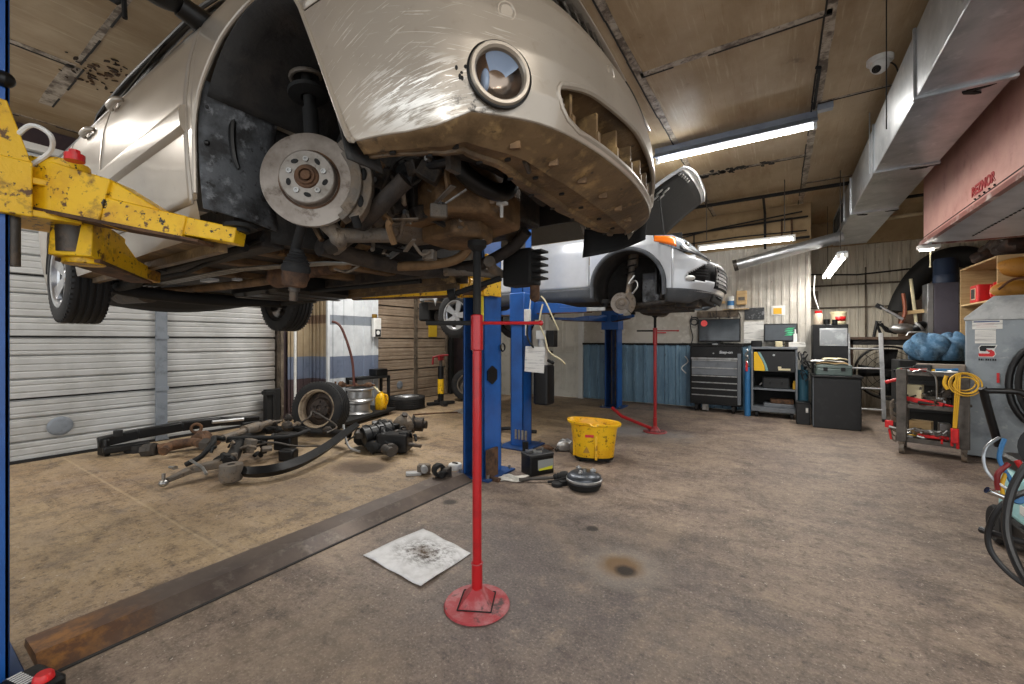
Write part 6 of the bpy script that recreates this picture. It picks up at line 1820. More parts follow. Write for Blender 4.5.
for c, r in (((-5.3, 2.75, .20), (.06, .06, .06)), ((-5.2, 2.9, .27), (.05, .04, .05)), ((-4.95, 2.75, .22), (.08, .06, .06)), ((-4.5, 2.98, .18), (.06, .05, .05))):
    blob(b, c, r, int(c[0] * 100))
obj('knuckle', b, m_engine, t, world=True)
tag(obj('bolt', MB().cyl((0, 0, .015), (.07, .02, .015), .012).cyl((.065, .019, .015), (.085, .024, .015), .022, n=6), m_steel, loc=(-5.0, 1.62, 0)), 'loose bolt on the floor left of the cradle', 'bolt')
tag(obj('dark_chip', MB().tube([(-.04, 0, .008), (0, .015, .01), (.04, .03, .006)], .007, 6), m_blackm, loc=(-4.35, 1.98, 0)), 'thin dark scrap on the floor inside the cradle', 'scrap')
rnd = random.Random(83)
b = MB()
for i in range(26):
    q = rnd.random()
    p = Vector((-4.35, 1.75, .1)).lerp(Vector((-5.0, 2.8, .12)), q) + Vector((rnd.uniform(-.15, .2), rnd.uniform(-.12, .15), rnd.uniform(-.03, .12)))
    d = Vector((rnd.uniform(-.18, .18), rnd.uniform(-.18, .18), rnd.uniform(-.05, .05)))
    k = rnd.random()
    if k < .45: b.tube([p, p + d * .5 + Vector((0, 0, .03)), p + d], rnd.uniform(.008, .022), 7, smooth=4)
    elif k < .75: b.rbox(p, (rnd.uniform(.05, .13), rnd.uniform(.04, .09), rnd.uniform(.03, .08)), .012, rz=rnd.uniform(0, 180), rx=rnd.uniform(-20, 20))
    else: b.cyl(p, p + d * .35, rnd.uniform(.02, .045), n=12)
for k, o in enumerate(pieces('bracket', b, m_blackm, t, world=True, bevel=.003)):
    if k % 3 == 0: o.data.materials[0] = m_castiron
    elif k % 3 == 1: o.data.materials[0] = m_black
# gearbox and differential heap
t = thing('transfer_case', 'black gearbox assembly in a heap on the floor behind the oil stain', 'car part', (-3.85, 3.25, 0), 0)
b = MB().rbox((-3.62, 3.22, .12), (.34, .26, .20), .03, rz=30)
obj('housing', b, m_black, t, world=True)
b = MB().cyl((-3.90, 3.02, .17), (-3.80, 3.32, .21), .10).cyl((-4.02, 3.1, .14), (-3.95, 3.3, .16), .09)
for i in range(5): b.torus(.104, .008, frame(Vector((-3.90, 3.02, .17)).lerp(Vector((-3.80, 3.32, .21)), i / 4), (.1, .3, .04)), 20, 6)
obj('ribbed_drum', b, m_black, t, world=True)
pieces('output_shaft', MB().cyl((-3.55, 3.02, .09), (-3.40, 2.98, .08), .05).cyl((-3.42, 3.24, .11), (-3.28, 3.28, .10), .02).cyl((-3.50, 3.05, .09), (-3.44, 3.03, .09), .062), m_dsteel, t, world=True)
b = MB()
for c, r in (((-4.10, 3.15, .13), (.10, .10, .10)), ((-4.0, 3.35, .22), (.09, .09, .08)), ((-4.2, 3.3, .12), (.10, .08, .10)), ((-3.75, 3.05, .08), (.09, .08, .07))): blob(b, c, r, int(c[1] * 77))
pieces('casting', b, m_blackm, t, world=True)
obj('silver_hose', MB().tube([(-4.12, 2.92, .30), (-4.02, 2.88, .16), (-3.92, 2.86, .08), (-3.80, 2.90, .05)], .012, 8, smooth=4), m_alu, t, world=True)
b = MB(); random.seed(33)
for i in range(7):
    p = Vector((random.uniform(-4.1, -3.6), random.uniform(3.0, 3.35), random.uniform(.16, .28)))
    b.tube([p, p + Vector((random.uniform(-.1, .1), random.uniform(-.1, .05), random.uniform(-.08, .06))), p + Vector((random.uniform(-.2, .2), random.uniform(-.12, .1), -.1))], .011, 6, smooth=4)
pieces('hose', b, m_hose, t, world=True)
b = MB()
for i in range(22):
    p = Vector((rnd.uniform(-4.2, -3.45), rnd.uniform(2.98, 3.38), rnd.uniform(.08, .28)))
    d = Vector((rnd.uniform(-.13, .13), rnd.uniform(-.13, .13), rnd.uniform(-.06, .05)))
    k = rnd.random()
    if k < .4: b.tube([p, p + d * .5 + Vector((0, 0, .03)), p + d], rnd.uniform(.008, .02), 7, smooth=4)
    elif k < .75: b.rbox(p, (rnd.uniform(.05, .13), rnd.uniform(.05, .10), rnd.uniform(.04, .09)), .012, rz=rnd.uniform(0, 180), rx=rnd.uniform(-25, 25))
    else: b.cyl(p, p + d * .4, rnd.uniform(.025, .05), n=12)
for k, o in enumerate(pieces('bracket', b, m_black, t, world=True, bevel=.003)):
    if k % 3 == 0: o.data.materials[0] = m_dsteel
t = thing('differential', 'brownish cast differential behind the black gearbox heap', 'car part', (-4.10, 3.72, 0), 0)
obj('casting', blob(blob(MB(), (-4.02, 3.72, .16), (.14, .12, .14), 8), (-4.24, 3.6, .13), (.12, .10, .12), 9), m_castiron, t, world=True)
obj('flange', MB().cyl((-3.96, 3.80, .18), (-3.84, 3.88, .17), .09, n=10).cyl((-3.84, 3.88, .17), (-3.80, 3.90, .17), .05), m_engine, t, world=True)
obj('axle_tube', MB().cyl((-4.25, 3.60, .14), (-4.46, 3.44, .12), .05).cyl((-4.02, 3.72, .24), (-3.98, 3.70, .32), .035), m_engine, t, world=True)
obj('bolt_ring', MB().torus(.10, .014, frame((-3.93, 3.80, .18), (.8, .6, 0)), 20, 6), m_dsteel, t, world=True)

# tyres
def floor_wheel(name, label, c, axis, r, w, rr, mr, spokes=0):
    tb, rb = wheel_meshes(r, w, rr, spokes)
    t = thing(name, label, 'tyre', c, 0, 'wheels and tyres on the floor')
    T = frame(c, axis, (0, 0, 1) if abs(axis[2]) < .8 else (1, 0, 0))
    ty = obj('tyre', tmap(tb, T), m_rubber, t, world=True)
    if rb is not None: obj('rim', tmap(rb, T), mr, t, world=True)
    return t
floor_wheel('wheel', 'big tyre with rusty steel rim standing on the floor by the pillar', (-5.10, 3.28, .345), (.40, -.86, .14), .355, .24, .245, [M('pale_rusty_rim', '#b09f88', [('#7d6a55', 6, .45, .62), ('#4a3b2e', 12, .58, .7)], rough=.6, metal=.2), M('dark_rim_disc', '#3a2e26', [('#1f1814', 8, .42, .6), ('#7a6450', 12, .56, .68)], rough=.65, metal=.2)])  # disc inside the rim coloured darker than its lip
floor_wheel('wheel', 'tyre lying flat on the floor in front of the weathered garage door', (-5.78, 5.42, .115), (0, 0, 1), .33, .22, .215, m_alu)
# low dark platform with brake drums, tools and jug
t = thing('wheel_dolly', 'low dark wooden platform on the floor behind the standing tyre', 'platform', (-5.35, 4.2, 0), 0)
for i in range(3):
    c0 = Vector((-5.22 - .20 * i, 3.62 - .02 * i, .07)); c1 = c0 + Vector((-.42, 1.32, 0))
    b = MB(); bar(b, c0, c1, .19, .19, .05, .05); obj('plank', b, m_blackm, t, world=True, bevel=.006)
obj('skid', MB().box((-5.45, 3.8, .022), (.55, .07, .044), rz=17).box((-5.75, 4.7, .022), (.55, .07, .044), rz=17), m_wood, t, world=True)
t = thing('wheel', 'bare silver wheel rim standing on the dark platform, lower of two', 'rim', (-5.62, 4.25, .096), 0)
rimp = [(.16, 0), (.215, .0), (.222, .012), (.205, .03), (.18, .05), (.175, .15), (.20, .17), (.222, .185), (.215, .198), (.16, .198)]
obj('rim_barrel', MB().lathe(rimp, None, 40), m_alu, t)
obj('rim_centre', MB().lathe([(.17, .10), (.10, .13), (.04, .13), (.04, .11)], None, 30), m_steel, t)
t2 = dup(t, (-5.60, 4.26, .296), 20, 'bare silver wheel rim stacked on another rim beside the jug')
t = thing('clamp_tool', 'rusty spring clamp tool lying on the stacked rims', 'tool', (-5.6, 4.2, .50), 0)
obj('bar', MB().cyl((-.02 - .25, -.18, .03), (.20, .20, .03), .018).cyl((-.27, -.18, .03), (-.27, -.18, .10), .015), m_rust, t)
b = MB()
for c, r in (((-.20, -.12, .05), (.07, .05, .05)), ((.12, .14, .04), (.08, .05, .04)), ((-.05, .02, .04), (.05, .04, .03))): blob(b, c, r, int(c[0] * 300))
obj('jaw', b, m_rust, t)
tag(obj('pry_bar', MB().tube([(-5.56, 4.13, .535), (-5.64, 4.15, .95), (-5.74, 4.08, 1.35), (-5.80, 4.02, 1.50), (-5.87, 3.96, 1.535)], .02, 10, smooth=4), M('worn_brown_red', '#4f261c', [('#b09c8c', 9, .58, .7)], rough=.5), world=True, loc=(-5.56, 4.13, .535)), 'long curved brown handle bar leaning up against the pillar', 'pry bar')
t = thing('oil_jug', 'yellow oil jug with spout standing on the dark platform', 'jug', (-5.60, 4.68, .096), 20)
obj('jug_body', loft(MB(), [ov(.075, .075, 0, 28, 3), ov(.085, .08, .03, 28, 3), ov(.085, .08, .18, 28, 3), ov(.06, .06, .25, 28, 2.4), ov(.035, .035, .27, 28, 2), ov(.035, .035, .29, 28, 2)], True, True), m_yelp, t)
obj('jug_handle', MB().tube([(.06, 0, .25), (.115, 0, .23), (.12, 0, .13), (.085, 0, .06)], .014, 8, smooth=4), m_yelp, t)
obj('spout', MB().tube([(-.02, 0, .27), (-.07, 0, .33), (-.14, 0, .38)], [.022, .018, .014], 10), m_cream, t)
# black steel rack with clutter by the pillar
t = thing('steel_rack', 'low black steel rack against the white pillar', 'rack', (-6.0, 4.75, 0), 0)
for x, y in ((-6.10, 4.40), (-5.9, 4.40), (-6.10, 5.1), (-5.9, 5.1)):
    obj('leg', MB().bx(x - .02, x + .02, y - .02, y + .02, 0, .62), m_blackm, t, world=True)
obj('shelf', MB().bx(-6.12, -5.88, 4.38, 5.12, .58, .62), m_blackm, t, world=True)
tag(obj('tool_case', MB().rbox((0, 0, .06), (.20, .26, .12), .02), m_black, loc=(-6.0, 4.96, .62), bevel=0), 'small black case on the low rack beside the pillar', 'case')
t = thing('soap_dispenser', 'white wall dispenser with black label on the pillar edge', 'dispenser', (-6.12, 4.98, 1.35))
obj('dispenser_body', MB().rbox((.04, 0, .12), (.09, .16, .34), .02), m_white, t)
obj('black_label', MB().bx(.085, .088, -.06, .06, -.04, .09), m_black, t)
obj('label_mark', MB().cyl((.088, 0, .03), (.0895, 0, .03), .038, n=20), m_white, t)
obj('brass_cap', MB().cyl((.04, -.04, .29), (.04, -.04, .36), .045), M('brass', '#8a6b2c', rough=.4, metal=.7), t)
tag(obj('track_foot', MB().bx(-.05, .05, -.1, .1, 0, .52).bx(-.06, .08, -.12, .0, .44, .50).bx(.05, .07, -.02, .02, .05, .48), m_blackm, loc=(-6.36, 3.30, 0), bevel=.005), 'black steel door track bracket at the right end of the white door', 'bracket')
# yellow and black floor jack standing upright
t = thing('transmission_jack', 'upright yellow and black hydraulic jack with red top handle', 'jack', (-5.50, 6.03, 0), 0)
obj('base_bar', MB().box((0, 0, .04), (.09, .55, .05), rz=-25).box((0, 0, .04), (.5, .08, .05), rz=-25), m_blackm, t, bevel=.005)
obj('cylinder', MB().cyl((0, 0, .05), (0, 0, .75), .055, n=18), m_black, t)
obj('yellow_sleeve', MB().cyl((0, 0, .22), (0, 0, .50), .06, n=18), m_yel, t)
obj('ram', MB().cyl((0, 0, .75), (0, 0, .90), .03), m_dsteel, t)
obj('top_handle', MB().tube([(-.10, -.12, .78), (-.09, -.11, .92), (-.02, -.02, .95), (.09, .11, .96)], .02, 8).box((0, 0, .90), (.06, .10, .08)), M('dull_red', '#7d1318', rough=.5), t)
obj('wheel', MB().cyl((.12, -.10, .05), (.12, -.05, .05), .05).cyl((-.16, .12, .05), (-.16, .17, .05), .05), m_rubber, t)
# tyre machine in the far corner
t = thing('tyre_changer', 'green tyre changing machine in the far corner behind the lift', 'machine', (-5.85, 7.55, 0), 0)
obj('column', MB().box((-.10, .1, .75), (.16, .2, 1.5)).box((-.02, 0, 1.42), (.4, .12, .1)), m_green, t, bevel=.01)
obj('cabinet', MB().box((.18, -.05, .35), (.5, .5, .7)), m_grey, t, bevel=.02)
obj('turntable', MB().cyl((.2, -.05, .7), (.2, -.05, .76), .2, n=24), m_dsteel, t)
obj('mount_arm', MB().cyl((.16, -.05, 1.42), (.16, -.05, .95), .025), m_steel, t)
obj('pedal', MB().box((.25, -.38, .06), (.3, .18, .05)), m_blackm, t)
floor_wheel('wheel', 'worn tyre leaning on the green tyre machine in the far corner', (-5.42, 6.75, .33), (.6, -.78, .12), .33, .22, .21, m_castiron)
t = thing('parts_cabinet', 'grey metal locker in the far corner between the lift posts', 'cabinet', (-5.15, 8.15, 0), 0)
obj('cabinet_body', MB().bx(-.32, .32, -.2, .2, 0, 1.5), M('locker_grey', '#9b978d', [('#7d796f', 4, .5, .75)], rough=.6), t, bevel=.006)
obj('door_line', MB().bx(-.003, .003, -.206, -.2, .05, 1.45), m_line, t)
obj('door_pull', MB().cyl((.04, -.21, .8), (.04, -.21, .95), .008), m_steel, t)
b = MB(); random.seed(4)
for i, (x, y, lab, mt) in enumerate(((-4.62, 5.62, 'pale scrap metal sheet on the floor between the lifts', m_alu), (-4.9, 5.25, 'long dark pry rod on the floor before the upright jack', m_rust), (-4.2, 5.85, 'grey folded rag on the floor between the lifts', m_oilcloth))):
    if i == 1: bb = MB().tube([(-.35, -.15, .012), (0, 0, .015), (.35, .12, .012)], .012, 8)
    else: bb = MB().grid(lambda u, w: (-.16 + .32 * u, -.12 + .24 * w + .03 * math.sin(5 * u), .006 + .05 * math.sin(PI * u) * abs(math.sin(4 * w + i))), 12, 10)
    tag(obj(('scrap_sheet', 'pry_rod', 'floor_rag')[i], bb, mt, loc=(x, y, 0), rz=30 * i, solid=0 if i == 1 else .005), lab, ('scrap', 'rod', 'rag')[i])
tag(obj('black_hose_scrap', MB().tube([(-.25, 0, .03), (-.1, .04, .05), (.1, -.02, .04), (.28, .05, .02)], .025, 8, smooth=4), m_hose, loc=(-3.0, 4.75, 0), rz=20), 'black hose piece on the floor behind the lift posts', 'hose')
# ---------------------------------------------------------------- back wall: tool chest, screens, carts
t = thing('tool_chest', 'black roller tool chest with two grey drawers against the back wall', 'tool chest', (-.95, 8.10, 0), 0)
X0, X1 = -.40, .40
obj('chest_body', MB().bx(X0, X1, -.14, .2, .13, 1.14), m_black, t, bevel=.006)
obj('chest_top', MB().bx(X0 - .01, X1 + .01, -.165, .21, 1.14, 1.165), m_blackm, t)
obj('top_panel', MB().bx(X0 + .03, X1 - .06, -.158, -.14, .955, 1.135), m_black, t, bevel=.004)
obj('lock', MB().cyl((-.02, -.158, 1.02), (-.02, -.168, 1.02), .013), m_steel, t)
text_mesh('brand_lettering', 'Snap-on', .062, Matrix(((1, 0, 0, .17), (0, 0, -1, -.1595), (0, 1, 0, 1.04), (0, 0, 0, 1))), m_alu, t, .003, bold=.003, shear=.2)
zs = [(.775, .895, 1), (.645, .765, 1), (.52, .625, 0), (.41, .51, 0), (.30, .40, 0), (.17, .29, 0)]
for z0, z1, g in zs:
    d = obj('drawer', MB().bx(X0 + .03, X1 - .06, -.156, -.14, z0, z1), m_grey if g else m_black, t, bevel=.003, label='brushed grey drawer' if g else None)
    obj('drawer_pull', MB().bx(X0 + .03, X1 - .06, -.166, -.154, z1 - .006, z1 + .012), m_steel, d)
obj('trim_strip', MB().bx(X0 + .02, X1 - .05, -.168, -.14, .915, .945), m_steel, t)
obj('side_handle', MB().bx(X1 - .055, X1, -.17, -.15, .16, 1.02), m_grey, t, bevel=.004)
for x in (-.30, .28):
    for y in (-.08, .14):
        obj('caster', MB().cyl((x - .025, y, .065), (x + .025, y, .065), .065, n=20).bx(x - .03, x + .03, y - .03, y + .03, .10, .135), m_rubber, t)
obj('foot_bracket', MB().bx(-.20, -.10, -.15, -.13, .03, .13), m_steel, t)

def screen(name, label, cat, loc, w, h, mscr, rx=-4):
    t = thing(name, label, cat, loc)
    obj('screen_body', MB().box((0, .02, h / 2 + .05), (w, .04, h), rx=0), m_black, t, bevel=.006)
    obj('screen_face', MB().box((0, -.0015, h / 2 + .055), (w - .04, .003, h - .045)), mscr, t)
    obj('stand', MB().bx(-.09, .09, -.05, .08, 0, .012).bx(-.03, .03, .0, .03, .01, .08), m_black, t)
    return t
m_scr = M('screen_glass', '#2b3034', [('#3d444a', 1.5, .4, .7)], rough=.12, coat=.5)
tv = screen('television', 'black television standing on the tool chest', 'television', (-.92, 8.235, 1.165), .68, .41, m_scr)
obj('red_sticker', MB().cyl((-.24, -.004, .385), (-.24, -.006, .385), .055, n=24), M('red_sticker', '#e8504e', rough=.5), tv)
obj('small_plate', MB().box((-.05, -.09, .012), (.09, .03, .02)), m_alu, tv)
mo = screen('monitor', 'wide dark monitor with a green mark on its screen behind the grey cart', 'monitor', (.0, 8.22, 1.17), .47, .30, m_scr)
m_gm = M('green_mark', '#1f9a63', [('#57c08d', 9, .45, .6, (1, 1, 3))], rough=.4)
for i in range(4):
    obj('green_mark', MB().prism([(-.07, -.012), (.03, -.012), (.07, .016), (-.02, .014)], 0, .002, Matrix(((1, 0, 0, .12 + .012 * (i % 2)), (0, 0, -1, -.0035), (0, 1, 0, .165 + .034 * i), (0, 0, 0, 1)))), m_gm, mo)

t = thing('grey_cart', 'dark grey rolling cart with yellow swoosh door beside the tool chest', 'cart', (-.087, 8.08, 0), 0)
w = .30
for sx in (-1, 1):
    obj('side_frame', MB().bx(sx * w - .014, sx * w + .014, -.23, .22, .10, 1.10), m_grey, t, bevel=.003)
obj('cart_top', MB().bx(-w - .015, w + .015, -.24, .23, 1.10, 1.14), m_grey, t, bevel=.008)
obj('back_sheet', MB().bx(-w, w, .20, .22, .12, 1.10), m_blackm, t)
dd = obj('cart_door', MB().bx(-w + .02, w - .02, -.235, -.22, .745, 1.065), m_char, t, bevel=.004)
sw = [(-.275, .0), (-.12, .0), (-.13, .08), (-.16, .16), (-.20, .24), (-.23, .30), (-.275, .30)]
FM = Matrix(((1, 0, 0, 0), (0, 0, -1, -.236), (0, 1, 0, .755), (0, 0, 0, 1)))
obj('yellow_swoosh', MB().prism(sw, 0, .002, FM), M('decal_yellow', '#e8b70c', rough=.4), dd)
sw = [(-.112, .0), (-.075, .0), (-.10, .10), (-.14, .20), (-.19, .30), (-.222, .30), (-.185, .22), (-.145, .14), (-.122, .07)]
obj('teal_swoosh', MB().prism(sw, 0, .002, FM), M('decal_teal', '#7fa6a6', rough=.4), dd)
obj('lettering_bar', MB().bx(.06, .22, -.2385, -.236, .77, .80).bx(.055, .10, -.2385, -.236, .80, .83), m_cream, dd)
obj('door_knob', MB().cyl((.0, -.235, 1.01), (.0, -.25, 1.01), .016, n=14), m_alu, dd)
obj('shelf', MB().bx(-w, w, -.22, .2, .445, .47), m_grey, t)
obj('shelf', MB().bx(-w, w, -.22, .2, .10, .17), m_grey, t)
for x in (-.24, .24):
    obj('caster', MB().cyl((x - .02, -.16, .05), (x + .02, -.16, .05), .05, n=18).bx(x - .025, x + .025, -.19, -.13, .07, .105), m_rubber, t)
    obj('caster', MB().cyl((x - .02, .14, .05), (x + .02, .14, .05), .05, n=18).bx(x - .025, x + .025, .11, .17, .07, .105), m_rubber, t)
t = thing('tool_case', 'black plastic case on the middle shelf of the grey cart', 'case', (-.06, 8.02, .47), 0)
obj('case_body', MB().rbox((0, 0, .09), (.38, .22, .18), .03), m_char, t)
obj('case_seam', MB().bx(-.192, .192, -.112, -.108, .085, .095), m_line, t)
obj('latch', MB().box((-.08, -.112, .09), (.03, .012, .05)).box((.08, -.112, .09), (.03, .012, .05)), m_black, t)
obj('case_handle', MB().tube([(-.19, -.05, .08), (-.22, -.05, .05), (-.22, .03, .05), (-.19, .04, .08)], .01, 8), m_steel, t)
tag(obj('yellow_tool', MB().box((0, 0, .05), (.05, .07, .10)).box((.0, -.02, .11), (.03, .05, .04)), m_cord, loc=(.19, 7.98, .47), bevel=.006), 'small yellow power tool on the middle shelf of the cart', 'tool')
t = thing('brown_toolbox', 'low brown case lying on the bottom shelf of the grey cart', 'case', (.0, 8.02, .17), 0)
obj('lower_shell', MB().rbox((-.02, 0, .03), (.42, .24, .06), .02), m_grey, t)
obj('upper_shell', MB().rbox((.02, 0, .095), (.32, .2, .07), .02), m_rust, t)
# blue roll beside the cart and things right of it
tag(obj('blue_roll', MB().lathe([(.001, 0), (.045, 0)] + [(.045 + .003 * (i % 2), .03 + i * .018) for i in range(42)] + [(.045, .80), (.001, .80)], None, 18), m_bluep, loc=(-.455, 7.90, 0)), 'ribbed blue tube standing between the tool chest and the grey cart', 'tube')
tag(obj('blue_cylinder', MB().cyl((0, 0, 0), (0, 0, .78), .07, n=20).cyl((0, 0, .78), (0, 0, .86), .03, n=14), M('dull_teal', '#2c5566', rough=.5), loc=(.30, 8.0, 0)), 'dull blue gas cylinder standing right of the grey cart', 'cylinder')
t = thing('waste_bin', 'small dark grey bin on the floor right of the grey cart', 'bin', (.285, 7.62, 0))
obj('bin_body', MB().box((0, 0, .15), (.17, .2, .30), taper=1.06), m_char, t, bevel=.01)
obj('bin_lid', MB().box((0, 0, .315), (.19, .22, .03)), m_black, t, bevel=.006)
obj('bin_label', MB().bx(.03, .06, -.108, -.104, .18, .25), m_paper, t)
b = MB(); random.seed(15)
for i in range(14):
    p = Vector((random.uniform(-.05, .09), random.uniform(-.06, .04), random.uniform(0, .42)))
    b.tube([p, p + Vector((random.uniform(-.05, .05), random.uniform(-.05, .05), random.uniform(-.1, .1))), p + Vector((random.uniform(-.08, .08), random.uniform(-.08, .03), -.12))], .010, 6, smooth=3)
tag(obj('hanging_cables', b, m_hose, loc=(.27, 7.93, .72)), 'tangle of black cables hanging at the right side of the grey cart', 'cables', kind='stuff')
b = MB(); random.seed(16)
for i in range(5):
    b.tube([(0, 0, -.05 * i), (.02 * (-1) ** i, -.01, -.05 * i - .04), (0, 0, -.05 * i - .08)], .012, 6, smooth=3)
tag(obj('air_fittings', b, m_steel, loc=(-.465, 7.86, 1.10)), 'string of small silver tools hanging at the left side of the grey cart', 'tools')
tag(obj('red_tool', MB().box((0, 0, 0), (.03, .02, .12)).cyl((0, 0, .06), (0, 0, .10), .01), m_redp, loc=(-.465, 7.85, .80)), 'small red handled tool hanging above the blue tube', 'tool')
# items on the cart top
for nm, lab, cat, b, mt, loc in (
    ('black_charger', 'black charger block on the top of the cart at its left', 'charger', MB().rbox((0, 0, .05), (.16, .12, .10), .02), m_black, (-.33, 8.0, 1.14)),
    ('cream_cup', 'cream coloured small box on the cart before the monitor', 'box', MB().rbox((0, 0, .045), (.10, .08, .09), .01), m_cream, (-.02, 7.92, 1.14)),
    ('silver_cup', 'small dark cup on the cart before the monitor', 'cup', MB().lathe([(.001, 0), (.03, 0), (.035, .07), (.03, .07), (.001, .01)], None, 16), m_dsteel, (.09, 7.93, 1.14)),
    ('paper_pile', 'white papers hanging over the right end of the cart top', 'papers', MB().box((0, 0, .03), (.22, .16, .05), rz=8).box((.01, 0, .065), (.2, .15, .02), rz=-5), m_paper, (.21, 7.95, 1.14)),
    ('grey_brush', 'white brush standing on the paper pile by the wall corner', 'brush', MB().box((0, 0, .07), (.05, .04, .14)).box((0, 0, .16), (.02, .02, .1)), m_white, (.20, 8.0, 1.21))):
    tag(obj(nm, b, mt, loc=loc), lab, cat)

# things on the back wall
def flat(name, label, cat, x0, x1, z0, z1, mat, y=8.382, d=.006):
    return tag(obj(name, MB().bx(x0, x1, y - d, y, z0, z1), mat, world=True, loc=((x0 + x1) / 2, y, (z0 + z1) / 2)), label, cat)
m_photo = M('dark_print', '#2a2c2f', [('#8d9092', 12, .54, .62), ('#121314', 7, .5, .7)], rough=.4)
flat('dark_poster', 'dark photo print pinned above the white sheet on the back wall', 'poster', -.53, -.23, 1.60, 1.81, m_photo)
flat('white_sheet', 'white printed sheet below the dark photo on the back wall', 'paper', -.54, -.24, 1.20, 1.57, m_paper)
flat('torn_note', 'torn white note on the back wall above the monitor', 'note', -.13, .07, 1.67, 1.83, m_white)
flat('yellow_note', 'yellow patch on the torn note above the monitor', 'note', -.10, .02, 1.69, 1.79, m_cord, y=8.377, d=.005)
flat('pegboard', 'cork coloured board with hooks behind the television', 'board', -1.30, -.62, 1.66, 1.78, m_dirty, d=.015)
t = thing('tool_rail', 'tan wooden rail with hanging tools above the television', 'rail', (-1.05, 8.36, 1.92))
obj('rail', MB().bx(-.22, .22, -.03, .03, -.015, .03), m_tan, t)
obj('hook', MB().tube([(.08, -.02, -.01), (.08, -.05, -.05), (.05, -.06, -.08)], .008, 6).tube([(-.1, -.02, -.01), (-.1, -.05, -.06)], .008, 6), m_dsteel, t)
tag(obj('cable_coil', MB().torus(.07, .012, frame((0, 0, 0), (0, -1, 0)), 20, 6).torus(.055, .012, frame((0, -.02, -.02), (.1, -1, 0)), 20, 6), m_hose, loc=(-1.34, 8.34, 1.60)), 'dark cable coil hung left of the television', 'cable')
t = thing('spray_can', 'white and blue can on the tool rail above the television', 'can', (-.74, 8.33, 1.80))
obj('can_body', MB().cyl((0, 0, 0), (0, 0, .22), .055, n=18), m_white, t)
obj('can_label', MB().cyl((0, 0, .06), (0, 0, .14), .0565, n=18), m_bluep, t)
tag(obj('can_bracket', MB().bx(-.2, .2, -.05, .04, -.012, 0), m_tan, loc=(-.66, 8.35, 1.80)), 'little tan wall shelf under the white and blue can', 'shelf')
t = thing('door_bell', 'tan wall box with dark front right of the white and blue can', 'box', (-.57, 8.34, 1.88))
obj('box_body', MB().rbox((0, 0, .11), (.16, .09, .24), .015), m_tan, t)
obj('box_front', MB().bx(-.05, .05, -.05, -.045, .06, .12), m_castiron, t)
b = MB(); random.seed(3)
for i in range(9):
    p = Vector((random.uniform(-.3, .3), 0, random.uniform(-.06, .04)))
    b.tube([p, p + Vector((.02, -.03, -.04)), p + Vector((random.uniform(-.03, .06), -.02, -.10))], .008, 6)
tag(obj('small_tools', b, m_dsteel, loc=(-.82, 8.35, 1.74)), 'row of small dark tools hanging just above the television', 'tools', kind='stuff')
tag(obj('wall_cable', MB().tube([(-1.38, 8.32, 1.7), (-1.40, 8.31, 1.5), (-1.36, 8.3, 1.3), (-1.39, 8.3, 1.18)], .009, 6, smooth=4), m_hose, world=True, loc=(-1.38, 8.32, 1.7)), 'thin black cable running down the wall left of the television', 'cable')
tag(obj('coat_hook', MB().tube([(0, 0, 0), (.06, -.03, -.1), (-.05, -.04, -.22), (.03, -.03, -.32)], .01, 6, smooth=4), m_white, loc=(-1.50, 8.31, .95)), 'white cord loop hanging on the blue wainscot', 'cord')
flat('red_marker', 'short red strip on the wall left of the television', 'marker', -2.05, -1.85, 1.38, 1.40, m_redp)

# black cabinet with window, things on it
t = thing('black_cabinet', 'black cabinet with a grey screen window at the wall corner', 'cabinet', (.64, 8.16, 0), 0)
obj('cabinet_body', MB().bx(-.22, .22, -.14, .2, 0, 1.49), m_black, t, bevel=.01)
obj('window_frame', MB().rbox((.04, -.145, 1.295), (.34, .012, .27), .005), m_alu, t, bevel=.006)
obj('window_mesh', MB().box((.04, -.153, 1.295), (.30, .006, .225)), M('mesh_grey', '#8b8f92', [('#a9adb0', 9, .5, .65)], rough=.5), t, bevel=.004)
t = thing('cream_bucket', 'cream bucket with red printing on the black cabinet', 'bucket', (.755, 8.14, 1.49), 0)
obj('bucket_shell', MB().lathe([(.001, 0), (.085, 0), (.10, .17), (.105, .175), (.105, .195), (.095, .195), (.09, .02), (.001, .015)], None, 28), m_cream, t)
obj('red_print', MB().lathe([(.0905, .05), (.096, .12)], None, 20, 240, 330), m_redp, t, solid=.002)
t = thing('white_jar', 'clear jar with red lid on the black cabinet left of the cream bucket', 'jar', (.50, 8.12, 1.49), 0)
obj('jar_body', MB().lathe([(.001, 0), (.055, 0), (.06, .04), (.06, .15), (.045, .18), (.001, .18)], None, 22), M('cloudy_white', '#c9b7a2', rough=.4), t)
obj('jar_lid', MB().cyl((0, 0, .18), (0, 0, .215), .048, n=20), m_redp, t)
tag(obj('black_tin', MB().cyl((0, 0, 0), (0, 0, .08), .045, n=18).cyl((.1, -.02, 0), (.1, -.02, .07), .035, n=16), m_black, loc=(.60, 8.06, 1.49)), 'two short black tins standing before the jar and the bucket', 'tin')
tag(obj('electric_cable', MB().tube([(.47, 8.36, 2.3), (.46, 8.37, 2.0), (.52, 8.35, 1.75)], .008, 6, smooth=4), m_white, world=True, loc=(.47, 8.36, 2.3)), 'white cord hanging at the wall corner above the jar', 'cord')

